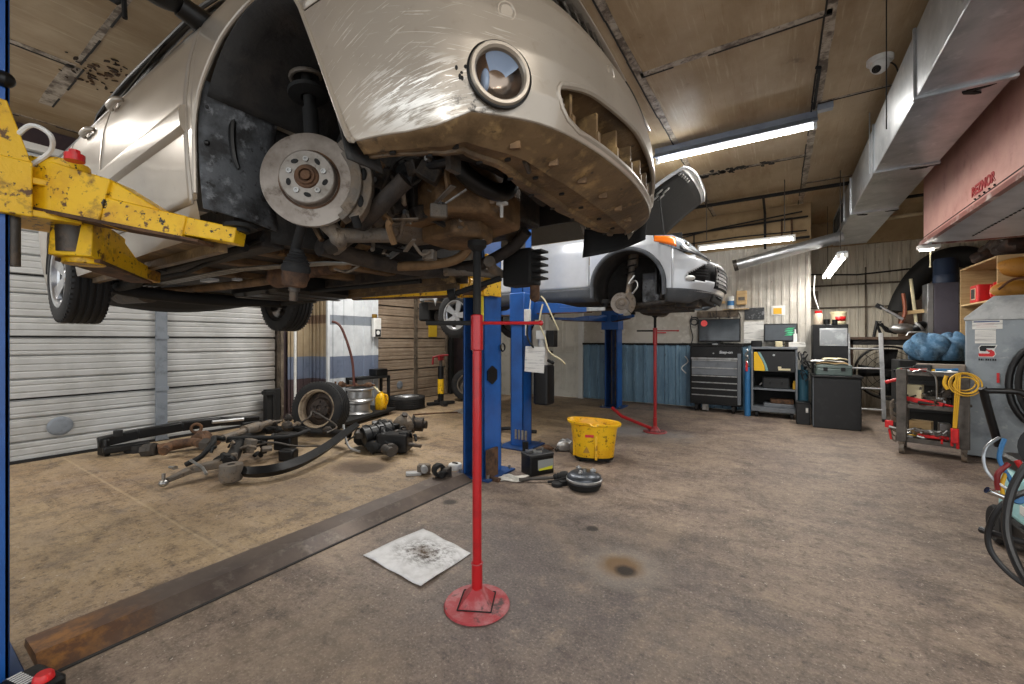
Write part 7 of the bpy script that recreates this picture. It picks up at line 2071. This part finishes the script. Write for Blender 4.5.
# black plastic chest with case and papers on it
t = thing('plastic_chest', 'large black plastic chest on the floor right of the grey cart', 'chest', (.665, 7.58, 0), 0)
obj('chest_body', MB().box((0, 0, .36), (.54, .42, .72)), m_char, t, bevel=.012)
obj('chest_lid', MB().bx(-.29, .29, -.235, .23, .72, .748), m_black, t, bevel=.008)
obj('edge_strip', MB().bx(-.275, -.265, -.218, -.206, .02, .72), m_grey, t)
t = thing('grey_case', 'grey green hard case lying on the black plastic chest', 'case', (.63, 7.52, .748), 3)
obj('case_base', MB().rbox((0, 0, .05), (.42, .26, .10), .025), M('case_grey_green', '#5c6b68', [('#48544f', 6, .5, .75)], rough=.5), t)
obj('case_lid', MB().rbox((0, 0, .125), (.41, .25, .05), .02), M('case_grey_green_lid', '#6d7b77', rough=.5), t)
obj('case_latch', MB().box((-.1, -.132, .09), (.05, .012, .05)).box((.1, -.132, .09), (.05, .012, .05)), m_black, t)
for i, (lab, mt, w_, dx) in enumerate((('brown card folder lowest in the stack on the grey case', m_tan, .36, .02), ('white paper wad in the middle of the stack on the grey case', m_paper, .38, -.04), ('yellowed cloth on top of the stack on the grey case', m_cream, .26, .05))):
    tag(obj(('card_folder', 'paper_wad', 'yellow_cloth')[i], MB().grid(lambda u, w: (-w_ / 2 + w_ * u, -.11 + .2 * w, .006 + .02 * abs(math.sin(5 * u + 3 * w + i * 2)) * math.sin(PI * u) ** .3), 12, 8), mt, loc=(.60 + dx, 7.50, .905 + .03 * i), rz=6 * i - 4, solid=.012), lab, ('folder', 'papers', 'cloth')[i])

# workbench in the alcove with its load
t = thing('workbench', 'wooden workbench with dark edge in the alcove at the back right', 'workbench', (1.62, 9.15, 0), 0)
obj('bench_top', MB().bx(-.70, .68, -.35, .4, 1.255, 1.30), m_wood, t, bevel=.004)
obj('bench_rail', MB().bx(-.68, .66, -.33, -.30, 1.17, 1.255), m_blackm, t)
for x in (-.64, .62):
    for y in (-.30, .36): obj('leg', MB().bx(x - .03, x + .03, y - .03, y + .03, 0, 1.255), m_wood, t)
t = thing('grey_locker', 'tall grey metal locker box standing on the workbench', 'locker', (2.08, 9.02, 1.30), 0)
obj('locker_body', MB().bx(-.10, .17, -.14, .16, 0, .82), M('locker_purple_grey', '#5a5660', [('#4a4650', 3, .4, .7)], rough=.45), t, bevel=.005)
obj('locker_side', MB().bx(-.17, -.105, -.14, .16, 0, .82), m_galv, t, bevel=.004)
tag(obj('blue_drum', MB().lathe([(.001, 0), (.14, 0), (.145, .02), (.14, .12), (.147, .13), (.14, .14), (.14, .34), (.12, .38), (.001, .38)], None, 28), M('navy_drum', '#27364f', rough=.45), loc=(2.14, 9.02, 2.12)), 'navy blue drum standing on the tall grey locker', 'drum')
tag(obj('exhaust_hose', MB().tube([(1.70, 9.55, 1.70), (1.80, 9.6, 2.0), (1.95, 9.6, 2.3), (2.15, 9.55, 2.52), (2.45, 9.5, 2.58), (2.75, 9.4, 2.4)], .17, 20, smooth=7), m_blackm, world=True, loc=(1.7, 9.55, 1.7)), 'wide black exhaust hose curving up behind the blue drum', 'hose')
t = thing('muffler', 'silver muffler with bent pipe lying on the workbench', 'muffler', (1.62, 8.95, 1.30), 0)
obj('body', MB().sphere((.02, 0, .13), (.17, .1, .085), 18, 10), m_steel, t)
obj('pipe', MB().cyl((.03, .05, .28), (-.25, .05, .50), .022), m_alu, t)
obj('black_bracket', MB().box((-.26, .05, .50), (.10, .04, .07), ry=30).tube([(-.25, 0, .22), (-.18, 0, .10), (-.05, 0, .06)], .024, 8), m_black, t)
t = thing('strut_unit', 'black and silver strut lying on the workbench beside the muffler', 'car part', (1.82, 8.93, 1.30), 0)
obj('body', MB().sphere((.0, 0, .16), (.11, .09, .07), 16, 10, rotm(0, -35, 0)), m_black, t)
obj('silver_band', MB().torus(.06, .02, frame((-.0, -.02, .16), (1, 0, .7)), 20, 8), m_alu, t)
obj('bracket', MB().tube([(-.15, -.06, .02), (-.13, -.06, .07), (.06, -.06, .07), (.09, -.06, .02)], .015, 8), m_alu, t)
tag(obj('black_stand', MB().tube([(-.04, 0, 0), (0, 0, .26), (.05, 0, .24)], .022, 8).tube([(.06, 0, 0), (0, 0, .2)], .02, 8).tube([(0, 0, .22), (.22, .02, .08)], .02, 8), m_black, loc=(1.33, 8.98, 1.30)), 'black angled bracket standing at the left end of the workbench', 'bracket')
tag(obj('board_piece', MB().box((0, 0, .0), (.28, .05, .06), ry=-6), m_tan, loc=(1.82, 9.1, 1.70), bevel=.004), 'tan board end lying above the strut on the workbench', 'board')
tag(obj('brown_lever', MB().tube([(-.08, 0, -.12), (.02, 0, .18), (.0, 0, .5)], .025, 8, smooth=4), M('reddish_brown', '#7a3d22', rough=.5), loc=(1.66, 9.05, 1.50)), 'reddish brown lever standing behind the muffler on the workbench', 'lever')
tag(obj('white_stick', MB().cyl((.03, -.03, -.42), (-.04, .04, .52), .022, n=10), m_cream, loc=(1.82, 9.16, 1.72)), 'white stick leaning on the alcove wall behind the workbench', 'stick')
tag(obj('backing_boards', MB().box((0, 0, .2), (.3, .04, .42)).box((.12, .03, .3), (.12, .03, .62)), m_wood, loc=(1.80, 9.32, 1.30)), 'dark boards leaning behind the load on the workbench', 'boards')

t = thing('ladder', 'short aluminium ladder leaning in front of the workbench', 'ladder', (1.13, 8.45, 0), 0)
for x in (-.205, .205):
    b = MB(); bar(b, (x, 0, 0), (x, .26, 1.36), .055, .055, .025, .025); obj('rail', b, m_alu, t, bevel=.003)
for z in (.17, .49, .80, 1.11):
    y = .26 * z / 1.36
    obj('rung', MB().cyl((-.2, y, z), (.2, y, z), .016, n=10), m_alu, t)
for x in (-.205, .205): obj('rubber_foot', MB().box((x, -.005, .02), (.05, .04, .04)), m_rubber, t)
t = thing('drum_fan', 'big black drum fan under the workbench behind the ladder', 'fan', (1.48, 9.05, 0), 0)
F = frame((0, 0, .72), (-.1, -1, 0), (1, 0, 0))
obj('drum', MB().lathe([(.42, -.16), (.44, -.15), (.44, .15), (.42, .16), (.41, .15), (.41, -.14)], F, 44), m_black, t)
b = MB(F)
for r_ in (.12, .2, .28, .36): b.torus(r_, .004, Matrix.Translation((0, 0, .13)), 30, 5)
for i in range(8): b.cyl((0, 0, .13), (.42 * math.cos(i * PI / 4), .42 * math.sin(i * PI / 4), .13), .004, n=5)
obj('guard', b, m_blackm, t)
b = MB(F)
for i in range(4):
    b.t(F @ rotm(0, 0, 90 * i)); b.add([(.05, -.06, .03), (.38, -.12, .05), (.38, .10, -.05), (.05, .05, -.03)], [(0, 1, 2, 3)])
obj('blade', b, m_char, t, solid=.006)
obj('motor', MB(F).cyl((0, 0, -.1), (0, 0, .1), .07), m_blackm, t)
obj('fan_stand', MB().tube([(-.36, -.1, .02), (-.36, .12, .02)], .02, 8).tube([(.36, -.1, .02), (.36, .12, .02)], .02, 8).tube([(-.36, 0, .02), (-.45, 0, .72)], .018, 8).tube([(.36, 0, .02), (.45, 0, .72)], .018, 8), m_black, t)

# blue cloth heap on a dark crate
t = thing('dark_crate', 'dark storage crate under the blue cloth bundles', 'crate', (1.70, 7.75, 0), 0)
obj('crate_body', MB().bx(-.36, .30, -.2, .25, 0, .98), m_blackm, t, bevel=.01)
pieces('crate_slat', MB().bx(-.37, .31, -.21, -.2, .3, .36).bx(-.37, .31, -.21, -.2, .65, .71), m_char, t)
tag(obj('blue_bundle', blob(MB(), (0, 0, .14), (.22, .2, .21), 5, 40, 22, .2), m_denim, loc=(1.64, 7.60, .98)), 'left bundle of faded blue cloth behind the welding cart', 'cloth')
tag(obj('blue_bundle', blob(MB(), (0, 0, .14), (.16, .2, .21), 7, 40, 22, .18), m_denim, loc=(1.88, 7.62, .98)), 'right bundle of faded blue cloth against the grey tank', 'cloth')

# plywood bookcase along the right wall
t = thing('plywood_shelf', 'plywood shelf unit with open front behind the grey tank', 'shelf', (2.27, 7.45, 0), 0)
obj('side_board', MB().bx(-.22, .2, .58, .60, 0, 2.2), m_tan, t)
obj('side_board', MB().bx(-.22, .2, -.56, -.54, 0, 2.2), m_tan, t)
for z in (.5, 1.0, 1.70, 2.18): obj('shelf_board', MB().bx(-.22, .2, -.55, .59, z, z + .02), m_tan, t)
obj('back_board', MB().bx(.19, .2, -.55, .59, 0, 2.2), m_wood, t)
t = thing('red_radio', 'red shop radio with a dark dial on the plywood shelf', 'radio', (2.14, 7.62, 1.72), 90)
obj('radio_body', MB().rbox((0, 0, .11), (.26, .16, .22), .02), m_redp, t)
obj('radio_dial', MB().cyl((-.02, -.082, .11), (-.02, -.088, .11), .06, n=20).box((.0, .082, .11), (.14, .006, .14)), m_cream, t)
obj('radio_dial_front', MB().box((.0, .083, .11), (.12, .006, .12)), m_char, t)
tag(obj('red_hose_reel', MB().torus(.08, .03, frame((0, 0, .11), (-1, .2, 0)), 22, 8).torus(.06, .02, frame((-.03, 0, .11), (-1, .2, 0)), 22, 8), m_redp, loc=(2.14, 7.22, 1.72)), 'coil of red hose on the plywood shelf beside the radio', 'hose')
tag(obj('brown_jar', MB().lathe([(.001, 0), (.05, 0), (.052, .12), (.03, .15), (.03, .18), (.001, .18)], None, 18), m_dsteel, loc=(2.14, 7.7, 1.02)), 'dark jar on the lower plywood shelf', 'jar')
b = MB(); random.seed(44)
for i in range(9):
    blob(b, (random.uniform(-.05, .15), random.uniform(-.45, .35), random.uniform(.08, .22)), (.12, .14, .09), i + 60)
b.tube([(-.1, .4, .05), (.0, .1, .3), (-.05, -.3, .2), (.1, -.5, .3)], .03, 8, smooth=5)
tag(obj('junk_heap', b, M('dark_brown_junk', '#2e211b', [('#543a2c', 8, .5, .7)], rough=.75), loc=(2.22, 7.4, 2.205)), 'dark brown heap of junk on top of the plywood shelf', 'junk', kind='stuff')
t = thing('leather_bag', 'tan leather tool bag lying on the grey tank', 'bag', (2.16, 6.80, 1.70), 0)
obj('bag_body', blob(MB(), (0, 0, .10), (.19, .13, .10), 14, 24, 14, .06), m_leather, t)
obj('bag_strap', MB().tube([(-.16, -.1, .10), (-.06, -.14, .2), (.08, -.13, .2), (.17, -.08, .08)], .012, 8, smooth=4), M('strap_brown', '#5b3418', rough=.6), t)
t = thing('leather_apron', 'folded tan leather piece hanging from the plywood shelf top', 'leather', (2.18, 6.80, 1.93), 0)
obj('leather_fold', blob(MB(), (.06, .05, .12), (.2, .10, .11), 19, 24, 14, .08), m_leather, t)
# ---------------------------------------------------------------- grey tank cabinet, welding cart, recovery machine
t = thing('grey_tank', 'large grey cabinet with sloping top, stickers and red black emblem at the right', 'cabinet', (2.24, 6.65, 0), -16)
obj('tank_body', MB().bx(-.48, .62, -.40, .16, .02, 1.49), m_tankg, t, bevel=.012)
b = MB()
b.add([(-.49, -.41, 1.485), (.63, -.41, 1.485), (.63, .17, 1.485), (-.49, .17, 1.485), (-.28, -.26, 1.715), (.50, -.26, 1.715), (.50, .08, 1.715), (-.28, .08, 1.715),
       (-.49, -.41, 1.46), (.63, -.41, 1.46), (.63, .17, 1.46), (-.49, .17, 1.46)],
      [(0, 1, 5, 4), (1, 2, 6, 5), (2, 3, 7, 6), (3, 0, 4, 7), (4, 5, 6, 7), (8, 9, 1, 0), (9, 10, 2, 1), (10, 11, 3, 2), (11, 8, 0, 3), (8, 11, 10, 9)])
obj('sloped_top', b, M('scuffed_pale_metal', '#b4b6b6', [('#8f9294', 6, .45, .7), ('#d0d1d0', 14, .58, .75)], rough=.5, metal=.15), t, bevel=.004, label='pale scuffed sloping top')
yf = -.401
def FR(x, z, y=yf): return Matrix(((1, 0, 0, x), (0, 0, -1, y), (0, 1, 0, z), (0, 0, 0, 1)))
pa = obj('paper_label', MB().bx(-.43, -.22, -.404, -.40, 1.365, 1.455), m_paper, t)
obj('blue_heading', MB().bx(-.42, -.24, -.4055, -.404, 1.437, 1.448), M('ink_blue', '#2b4476', rough=.7), pa)
obj('print_line', MB().bx(-.40, -.27, -.4055, -.404, 1.42, 1.423).bx(-.40, -.28, -.4055, -.404, 1.405, 1.408).bx(-.40, -.26, -.4055, -.404, 1.385, 1.388), M('ink_pink', '#b98a8a', rough=.7), pa)
pb = obj('paper_label', MB().bx(-.41, -.265, -.404, -.40, 1.215, 1.36), m_paper, t)
b = MB()
for i in range(7): b.bx(-.40, -.275, -.4055, -.404, 1.235 + i * .016, 1.237 + i * .016)
obj('print_line', b, M('ink_grey', '#9a9aa0', rough=.7), pb)
# emblem: black over red S on a white backing
em = obj('emblem', MB().prism([(-.062, -.055), (.045, -.055), (.062, -.02), (.05, .02), (.072, .075), (-.045, .075), (-.062, .045), (-.055, .0)], 0, .002, FR(-.325, 1.125, -.4002)), m_white, t)
obj('emblem_black', MB().prism([(-.04, .066), (.060, .066), (.050, .040), (-.005, .040), (-.002, .024), (-.012, .006), (-.05, .010), (-.054, .045)], 0, .002, FR(-.325, 1.125, -.4022)), m_black, em)
obj('emblem_red', MB().prism([(-.056, -.048), (.036, -.048), (.054, -.028), (.05, .004), (.03, .024), (.004, .018), (.006, .002), (.018, -.004), (.014, -.016), (-.062, -.016)], 0, .002, FR(-.325, 1.125, -.4022)), m_redp, em)
obj('emblem_core', MB().prism([(-.006, .012), (.008, .012), (.008, .026), (-.006, .026)], 0, .002, FR(-.325, 1.125, -.4023)), m_redp, em)
b = MB()
for i, w_ in enumerate((.010, .012, .004, .013, .010, .008, .012, .011)): b.bx(-.385 + i * .016, -.385 + i * .016 + w_, -.404, -.4, 1.035, 1.055)
obj('emblem_print', b, m_char, t)
obj('red_tag', MB().box((-.25, -.405, .86), (.02, .01, .10)), m_redp, t)
for k, (lab, r_, dz, m_) in enumerate((('thick black hose hung in long loops on the grey tank, outer loop', .30, 0, m_hose), ('thick black hose hung in long loops on the grey tank, inner loop', .24, .02, m_rubber), ('grey hose hung in the loops on the grey tank', .18, .05, m_dsteel))):
    pts = []
    for i in range(28):
        a = 2 * PI * i / 28
        pts.append((.0 + r_ * .8 * math.cos(a), -.03 * k + .012 * math.sin(3 * a), (.42 - .05 * k) * math.sin(a)))
    tag(obj('hose_loop', MB().tube(pts, .028 - .004 * k, 10, closed=True), m_, loc=(2.16 + .012 * k, 6.19 - .03, .80 + dz), rz=-16), lab, 'hose', 'hose loops on the tank')
tag(obj('tank_hook', MB().tube([(0, .06, 0), (0, -.05, 0), (0, -.06, .06)], .012, 8), m_steel, loc=(2.16, 6.21, 1.14)), 'steel hook carrying the hose loops on the tank front', 'hook')

# welding cart: greasy plastic three tier trolley with tools
t = thing('utility_cart', 'greasy grey three tier cart crowded with tools in front of the tank', 'cart', (1.39, 6.34, 0), -14)
W, D = .275, .19
for z, h_ in ((.13, .05), (.50, .05), (.86, .05)):
    obj('tray', MB().bx(-W, W, -D, D, z, z + .012).bx(-W, W, -D, -D + .012, z, z + h_).bx(-W, W, D - .012, D, z, z + h_).bx(-W, -W + .012, -D, D, z, z + h_).bx(W - .012, W, -D, D, z, z + h_), m_greycart, t, bevel=.003)
for x, y in ((-W + .05, -D), (W - .03, -D), (-W + .05, D), (W - .03, D)):
    obj('corner_post', MB().box((x, y, .53), (.085, .04, .80)), m_greycart, t, bevel=.008)
    obj('caster', MB().cyl((x - .02, y, .055), (x + .02, y, .055), .055, n=18).box((x, y, .115), (.05, .05, .03)), m_castiron, t)
CT = place((1.39, 6.34, 0), 0, 0, -14)
def on_cart(nm, lab, cat, b, mt, p, rz=0, **k):
    q = CT @ Vector(p)
    return tag(obj(nm, b, mt, loc=tuple(q), rz=-14 + rz, **k), lab, cat)
on_cart('red_pliers', 'red handled cutter lying across the middle tray of the cart', 'tool', MB().box((0, 0, .03), (.30, .05, .05), rz=-8, ry=8).tube([(.1, 0, .03), (.22, -.02, .0)], .015, 8), m_redp, (-.05, -.12, .55), bevel=.008)
on_cart('red_wrench', 'red wrench lying on the bottom tray of the cart', 'tool', MB().box((0, 0, .02), (.24, .045, .035), rz=5), m_redp, (.02, -.13, .19), bevel=.008)
on_cart('red_grip', 'red hand grip hanging on the left edge of the cart top', 'tool', MB().tube([(-.06, 0, -.03), (.06, -.02, .02)], .018, 8), m_redp, (-.30, -.14, .80))
on_cart('parts_box', 'cardboard parts box on the top tray of the cart', 'box', MB().box((0, 0, .06), (.14, .10, .12)), m_castiron, (-.02, .02, .515), bevel=.004)
on_cart('foil_bag', 'small grey box beside the cardboard box in the middle tray', 'box', MB().box((0, 0, .06), (.08, .08, .11)), m_steel, (.08, -.04, .515), bevel=.004)
on_cart('taupe_case', 'long taupe box lying at the back of the cart top', 'box', MB().rbox((0, 0, .055), (.38, .13, .11), .012), M('taupe_card', '#8b7f73', [('#6f645a', 6, .5, .75)], rough=.8), (.07, .12, .875))
on_cart('dark_box', 'dark square box on the cart top left of the taupe box', 'box', MB().rbox((0, 0, .05), (.13, .12, .10), .01), m_char, (-.06, .02, .875))
on_cart('green_pack', 'green packet on the left end of the cart top', 'packet', MB().box((0, 0, .025), (.16, .05, .05), rz=-8), M('packet_green', '#5f8a3c', [('#c5cdb3', 12, .55, .65)], rough=.5), (-.2, .08, .875), bevel=.004)
on_cart('flat_papers', 'grey papers spread on the front of the cart top', 'papers', MB().grid(lambda u, w: (-.2 + .42 * u, -.08 + .16 * w, .01 + .02 * abs(math.sin(5 * u + 2 * w))), 14, 8), m_paper, (.02, -.08, .885), solid=.006)
on_cart('grey_hose', 'pale wire arching over the front of the cart top', 'wire', MB().tube([(-.12, -.02, .04), (-.02, -.04, .07), (.06, -.06, .0), (.07, -.07, -.22)], .008, 6, smooth=5), m_steel, (-.02, -.17, .86))
b = MB(); random.seed(71)
for i in range(34):
    p = Vector((random.uniform(-.22, .22), random.uniform(-.17, .1), random.uniform(.02, .12)))
    b.tube([p, p + Vector((random.uniform(-.14, .14), random.uniform(-.06, .06), random.uniform(-.02, .05)))], random.uniform(.007, .016), 7)
on_cart('small_tools', 'tangle of small steel tools on the bottom tray of the cart', 'tools', b, m_steel, (0, -.02, .15))['kind'] = 'stuff'
b = MB(); random.seed(72)
for i in range(40):
    p = Vector((random.uniform(-.22, .22), random.uniform(-.17, .1), random.uniform(.02, .2)))
    b.tube([p, p + Vector((random.uniform(-.14, .14), random.uniform(-.06, .06), random.uniform(-.02, .05)))], random.uniform(.008, .016), 7)
on_cart('dark_tools', 'heap of dark tools on the middle tray of the cart', 'tools', b, m_dsteel, (0, .0, .52))['kind'] = 'stuff'
b = MB(); random.seed(73)
for i in range(9):
    z = random.uniform(.2, .85)
    b.tube([(0, 0, z), (-.03, -.02, z - .05), (-.01, -.02, z - .14), (.02, -.01, z - .16)], .009, 6, smooth=3)
on_cart('hanging_wires', 'wires and hooks hanging on the left side of the cart', 'wires', b, m_castiron, (-.29, -.12, .0))['kind'] = 'stuff'
on_cart('cream_bottle', 'cream bottle hanging low on the left side of the cart', 'bottle', MB().lathe([(.001, 0), (.035, 0), (.038, .07), (.02, .1), (.015, .13), (.001, .13)], None, 16), m_cream, (-.22, -.15, .19))
on_cart('red_bracket', 'small red clamp at the lower left of the cart', 'clamp', MB().box((0, 0, .05), (.07, .05, .08)).cyl((0, 0, 0), (.02, 0, -.12), .012), m_redp, (-.33, -.14, .25), bevel=.006)
rnd = random.Random(91)
for i, (lab, mt, p, d) in enumerate((('pale carton standing in the middle tray of the cart, left one', m_cream, (-.12, -.05, .515), (.12, .10, .24)), ('pale carton standing in the middle tray of the cart, right one', m_castiron, (.14, .02, .515), (.10, .10, .26)),
        ('small black box at the right end of the middle tray', m_black, (.20, -.08, .515), (.09, .10, .20)), ('brown carton at the back of the bottom tray', m_tan, (-.08, .08, .145), (.18, .12, .20)), ('grey tin on the bottom tray beside the brown carton', m_steel, (.10, .06, .145), (.09, .09, .20)))):
    on_cart('carton', lab, 'box', MB().rbox((0, 0, d[2] / 2), d, .008), mt, p, rz=rnd.uniform(-12, 12))
for i, (lab, mt, p0, p1) in enumerate((('long chrome ratchet lying on the cart top', m_chrome, (-.24, -.12, .92), (-.02, -.02, .935)), ('blue handled screwdriver lying on the cart top', m_bluep, (.04, -.12, .93), (.20, -.05, .935)), ('black rubber hose lying over the left edge of the cart top', m_hose, (-.30, -.06, .90), (-.08, .02, .96)), ('red spanner lying on the cart top beside the papers', m_redp, (-.16, -.15, .925), (-.03, -.17, .925)))):
    on_cart(('ratchet', 'screwdriver', 'rubber_hose', 'spanner')[i], lab, 'tool', MB().tube([(0, 0, 0), tuple((Vector(p1) - Vector(p0)) * .7), tuple(Vector(p1) - Vector(p0))], [.014, .012, .018], 8), mt, p0)
for i in range(12):
    z0 = (.90, .535, .165)[i % 3]
    nm, mt, lab = (('pliers', m_redp, 'red pliers'), ('spanner', m_steel, 'steel spanner'), ('screwdriver', m_cord, 'yellow screwdriver'), ('clamp', m_dsteel, 'dark clamp'))[i % 4]
    wh = ('on the cart top', 'in the middle tray of the cart', 'in the bottom tray of the cart')[i % 3]
    x = -.22 + .04 * i; y = -.13 + .05 * (i % 4)
    ex = ('near its left end', 'left of its middle', 'right of its middle', 'near its right end')[min(3, i // 3)]
    q = CT @ Vector((x, y, z0))
    tag(obj(nm, MB().tube([(-.07, 0, 0), (0, .012 * (-1) ** i, .02), (.07, 0, .01)], [.010, .013, .008], 8, smooth=3).rbox((.08, 0, .012), (.04, .03, .022), .006), mt, loc=tuple(q), rz=rnd.uniform(-70, 70)), lab + ' lying ' + wh + ' ' + ex, 'tool', 'hand tools on the cart')
# yellow cord coil with red plug
t = thing('extension_cord', 'yellow extension cord looped over the cart corner with a red plug hanging down', 'cord', tuple(CT @ Vector((.22, -.22, .80))), -14)
b = MB()
for k in range(4):
    b.torus(.085 + .016 * (k % 3), .0065, frame((.02 + .006 * k, -.012 * k, .02 - .01 * k), (.15, -1, .1 + .06 * k)), 26, 7)
b.tube([(-.10, -.02, .08), (-.115, -.03, .0), (-.09, -.04, -.06)], .016, 8, smooth=3)
for k in range(3): b.tube([(-.03 + .014 * k, -.03, .10), (-.035 + .014 * k, -.045, -.05), (-.045 + .012 * k, -.045, -.30), (-.05 + .01 * k, -.045, -.45)], .0065, 7, smooth=4)
obj('cord', b, m_cord, t)
obj('red_plug', MB().box((-.04, -.05, -.53), (.06, .045, .15)).cyl((-.06, -.05, -.59), (-.06, -.05, -.64), .012).cyl((-.02, -.05, -.59), (-.02, -.05, -.66), .012), m_redp, t, bevel=.008)

# refrigerant recovery machine at the right edge
t = thing('recovery_machine', 'teal recovery machine with black frame and hoses at the right picture edge', 'machine', (1.44, 3.57, 0), 0)
b = MB().rbox((0, 0, .34), (.62, .56, .30), .08)
obj('teal_body', b, m_teal, t, bevel=.01)
obj('hose_tray', MB().rbox((0, 0, .52), (.60, .52, .08), .06), m_black, t)
obj('mast', MB().rbox((.12, .1, .66), (.30, .26, .26), .04), m_black, t)
obj('black_base', MB().rbox((.0, 0, .13), (.60, .60, .14), .06), m_black, t)
b = MB().prism([(-.34, .18), (-.31, .10), (-.24, .10), (-.24, .50), (-.31, .52), (-.36, .40)], -.30, -.26, Matrix(((1, 0, 0, 0), (0, 1, 0, 0), (0, 0, 1, 0), (0, 0, 0, 1))) @ Matrix(((1, 0, 0, 0), (0, 0, 1, 0), (0, 1, 0, 0), (0, 0, 0, 1))))
obj('side_panel', b, m_black, t, bevel=.006)
obj('side_flap', MB().box((-.33, -.26, .24), (.14, .10, .015), ry=35), m_blackm, t)
obj('side_label', MB().box((-.345, -.20, .33), (.006, .05, .05)), m_paper, t)
obj('handle_bar', MB().tube([(-.415, -.14, .66), (-.50, -.24, .96), (-.49, -.25, .972), (-.40, -.25, .975), (-.36, -.26, .965), (-.32, -.29, .90), (-.26, -.32, .70), (-.24, -.32, .45)], [.018, .018, .015, .015, .016, .016, .016, .016], 12, smooth=4), m_black, t)
obj('control_hood', MB().sphere((-.04, .0, .80), (.17, .17, .10), 22, 12), m_grey, t)
obj('hose_drum', MB().lathe([(.03, -.05), (.14, -.05), (.14, -.03), (.05, -.03), (.05, .06), (.14, .06), (.14, .08), (.03, .08)], frame((-.22, -.22, .68), (-.35, -.9, .1), (1, 0, 0)), 28), m_black, t)
obj('wheel', MB().lathe([(.02, -.03), (.10, -.035), (.115, -.02), (.115, .02), (.10, .035), (.02, .03)], frame((-.30, .22, .115), (-1, 0, 0), (0, 1, 0)), 26), m_rubber, t)
pieces('vent_slot', MB().bx(-.20, .02, -.288, -.28, .30, .33).bx(-.20, .02, -.288, -.28, .36, .39), m_black, t)
def hose(nm, lab, pts, r, mt, sm=6):
    pts = [(x - (.10 if 'black' in nm else .02), y, z) for x, y, z in pts]
    return tag(obj(nm, MB().tube(pts, r, 9, smooth=sm), mt, world=True, loc=pts[0]), lab, 'hose')
hose('white_hose', 'pale hose loop hanging at the front of the recovery machine', [(1.02, 3.34, .72), (.95, 3.28, .66), (.95, 3.26, .55), (1.02, 3.22, .47), (1.14, 3.2, .43), (1.24, 3.2, .45)], .008, m_galv)
hose('blue_hose', 'blue hose bent down beside the pale hose loop', [(1.03, 3.31, .72), (1.0, 3.27, .62), (1.03, 3.24, .52), (1.06, 3.23, .42)], .010, m_bluep)
hose('red_hose', 'red hose curving at the hose drum of the recovery machine', [(1.06, 3.26, .62), (1.10, 3.20, .52), (1.18, 3.16, .46), (1.28, 3.16, .46)], .013, m_redp)
hose('red_hose', 'second red hose hanging down to the brass coupling', [(1.03, 3.26, .60), (.985, 3.24, .54), (.985, 3.235, .46)], .012, M('deep_red_hose', '#7d1418', rough=.45))
hose('yellow_hose', 'thin yellow hose end above the blue coupling', [(1.02, 3.25, .56), (1.0, 3.235, .50), (1.0, 3.23, .44)], .009, m_cord)
t = thing('hose_coupling', 'brass coupling with blue knob hanging in front of the recovery machine', 'coupling', (.99, 3.22, .43), 0)
obj('brass_end', MB().cyl((-.055, -.01, .02), (-.01, 0, .0), .014).cyl((-.075, -.015, .03), (-.05, -.01, .018), .018), m_chrome, t)
obj('blue_knob', MB().lathe([(.001, .02), (.024, .018), (.028, 0), (.024, -.02), (.001, -.02)], frame((.035, -.01, .005), (-.2, -1, .3)), 20), m_bluep, t)
hose('black_hose', 'thick black hose sweeping down to the floor at the right edge', [(1.22, 3.10, .74), (1.12, 3.06, .66), (1.05, 3.04, .50), (1.02, 2.98, .30), (1.06, 2.86, .12), (1.16, 2.72, .05), (1.3, 2.62, .05)], .017, m_hose)
hose('black_hose', 'second black hose crossing level before the teal body', [(.99, 3.19, .25), (1.03, 3.14, .255), (1.12, 3.1, .25), (1.25, 3.08, .26)], .017, m_hose)
hose('black_hose', 'third black hose arching over the teal body to the left', [(1.20, 3.15, .52), (1.10, 3.12, .48), (1.03, 3.13, .38), (1.0, 3.14, .24), (1.02, 3.12, .14), (1.10, 3.06, .06), (1.22, 3.02, .06)], .013, m_hose)
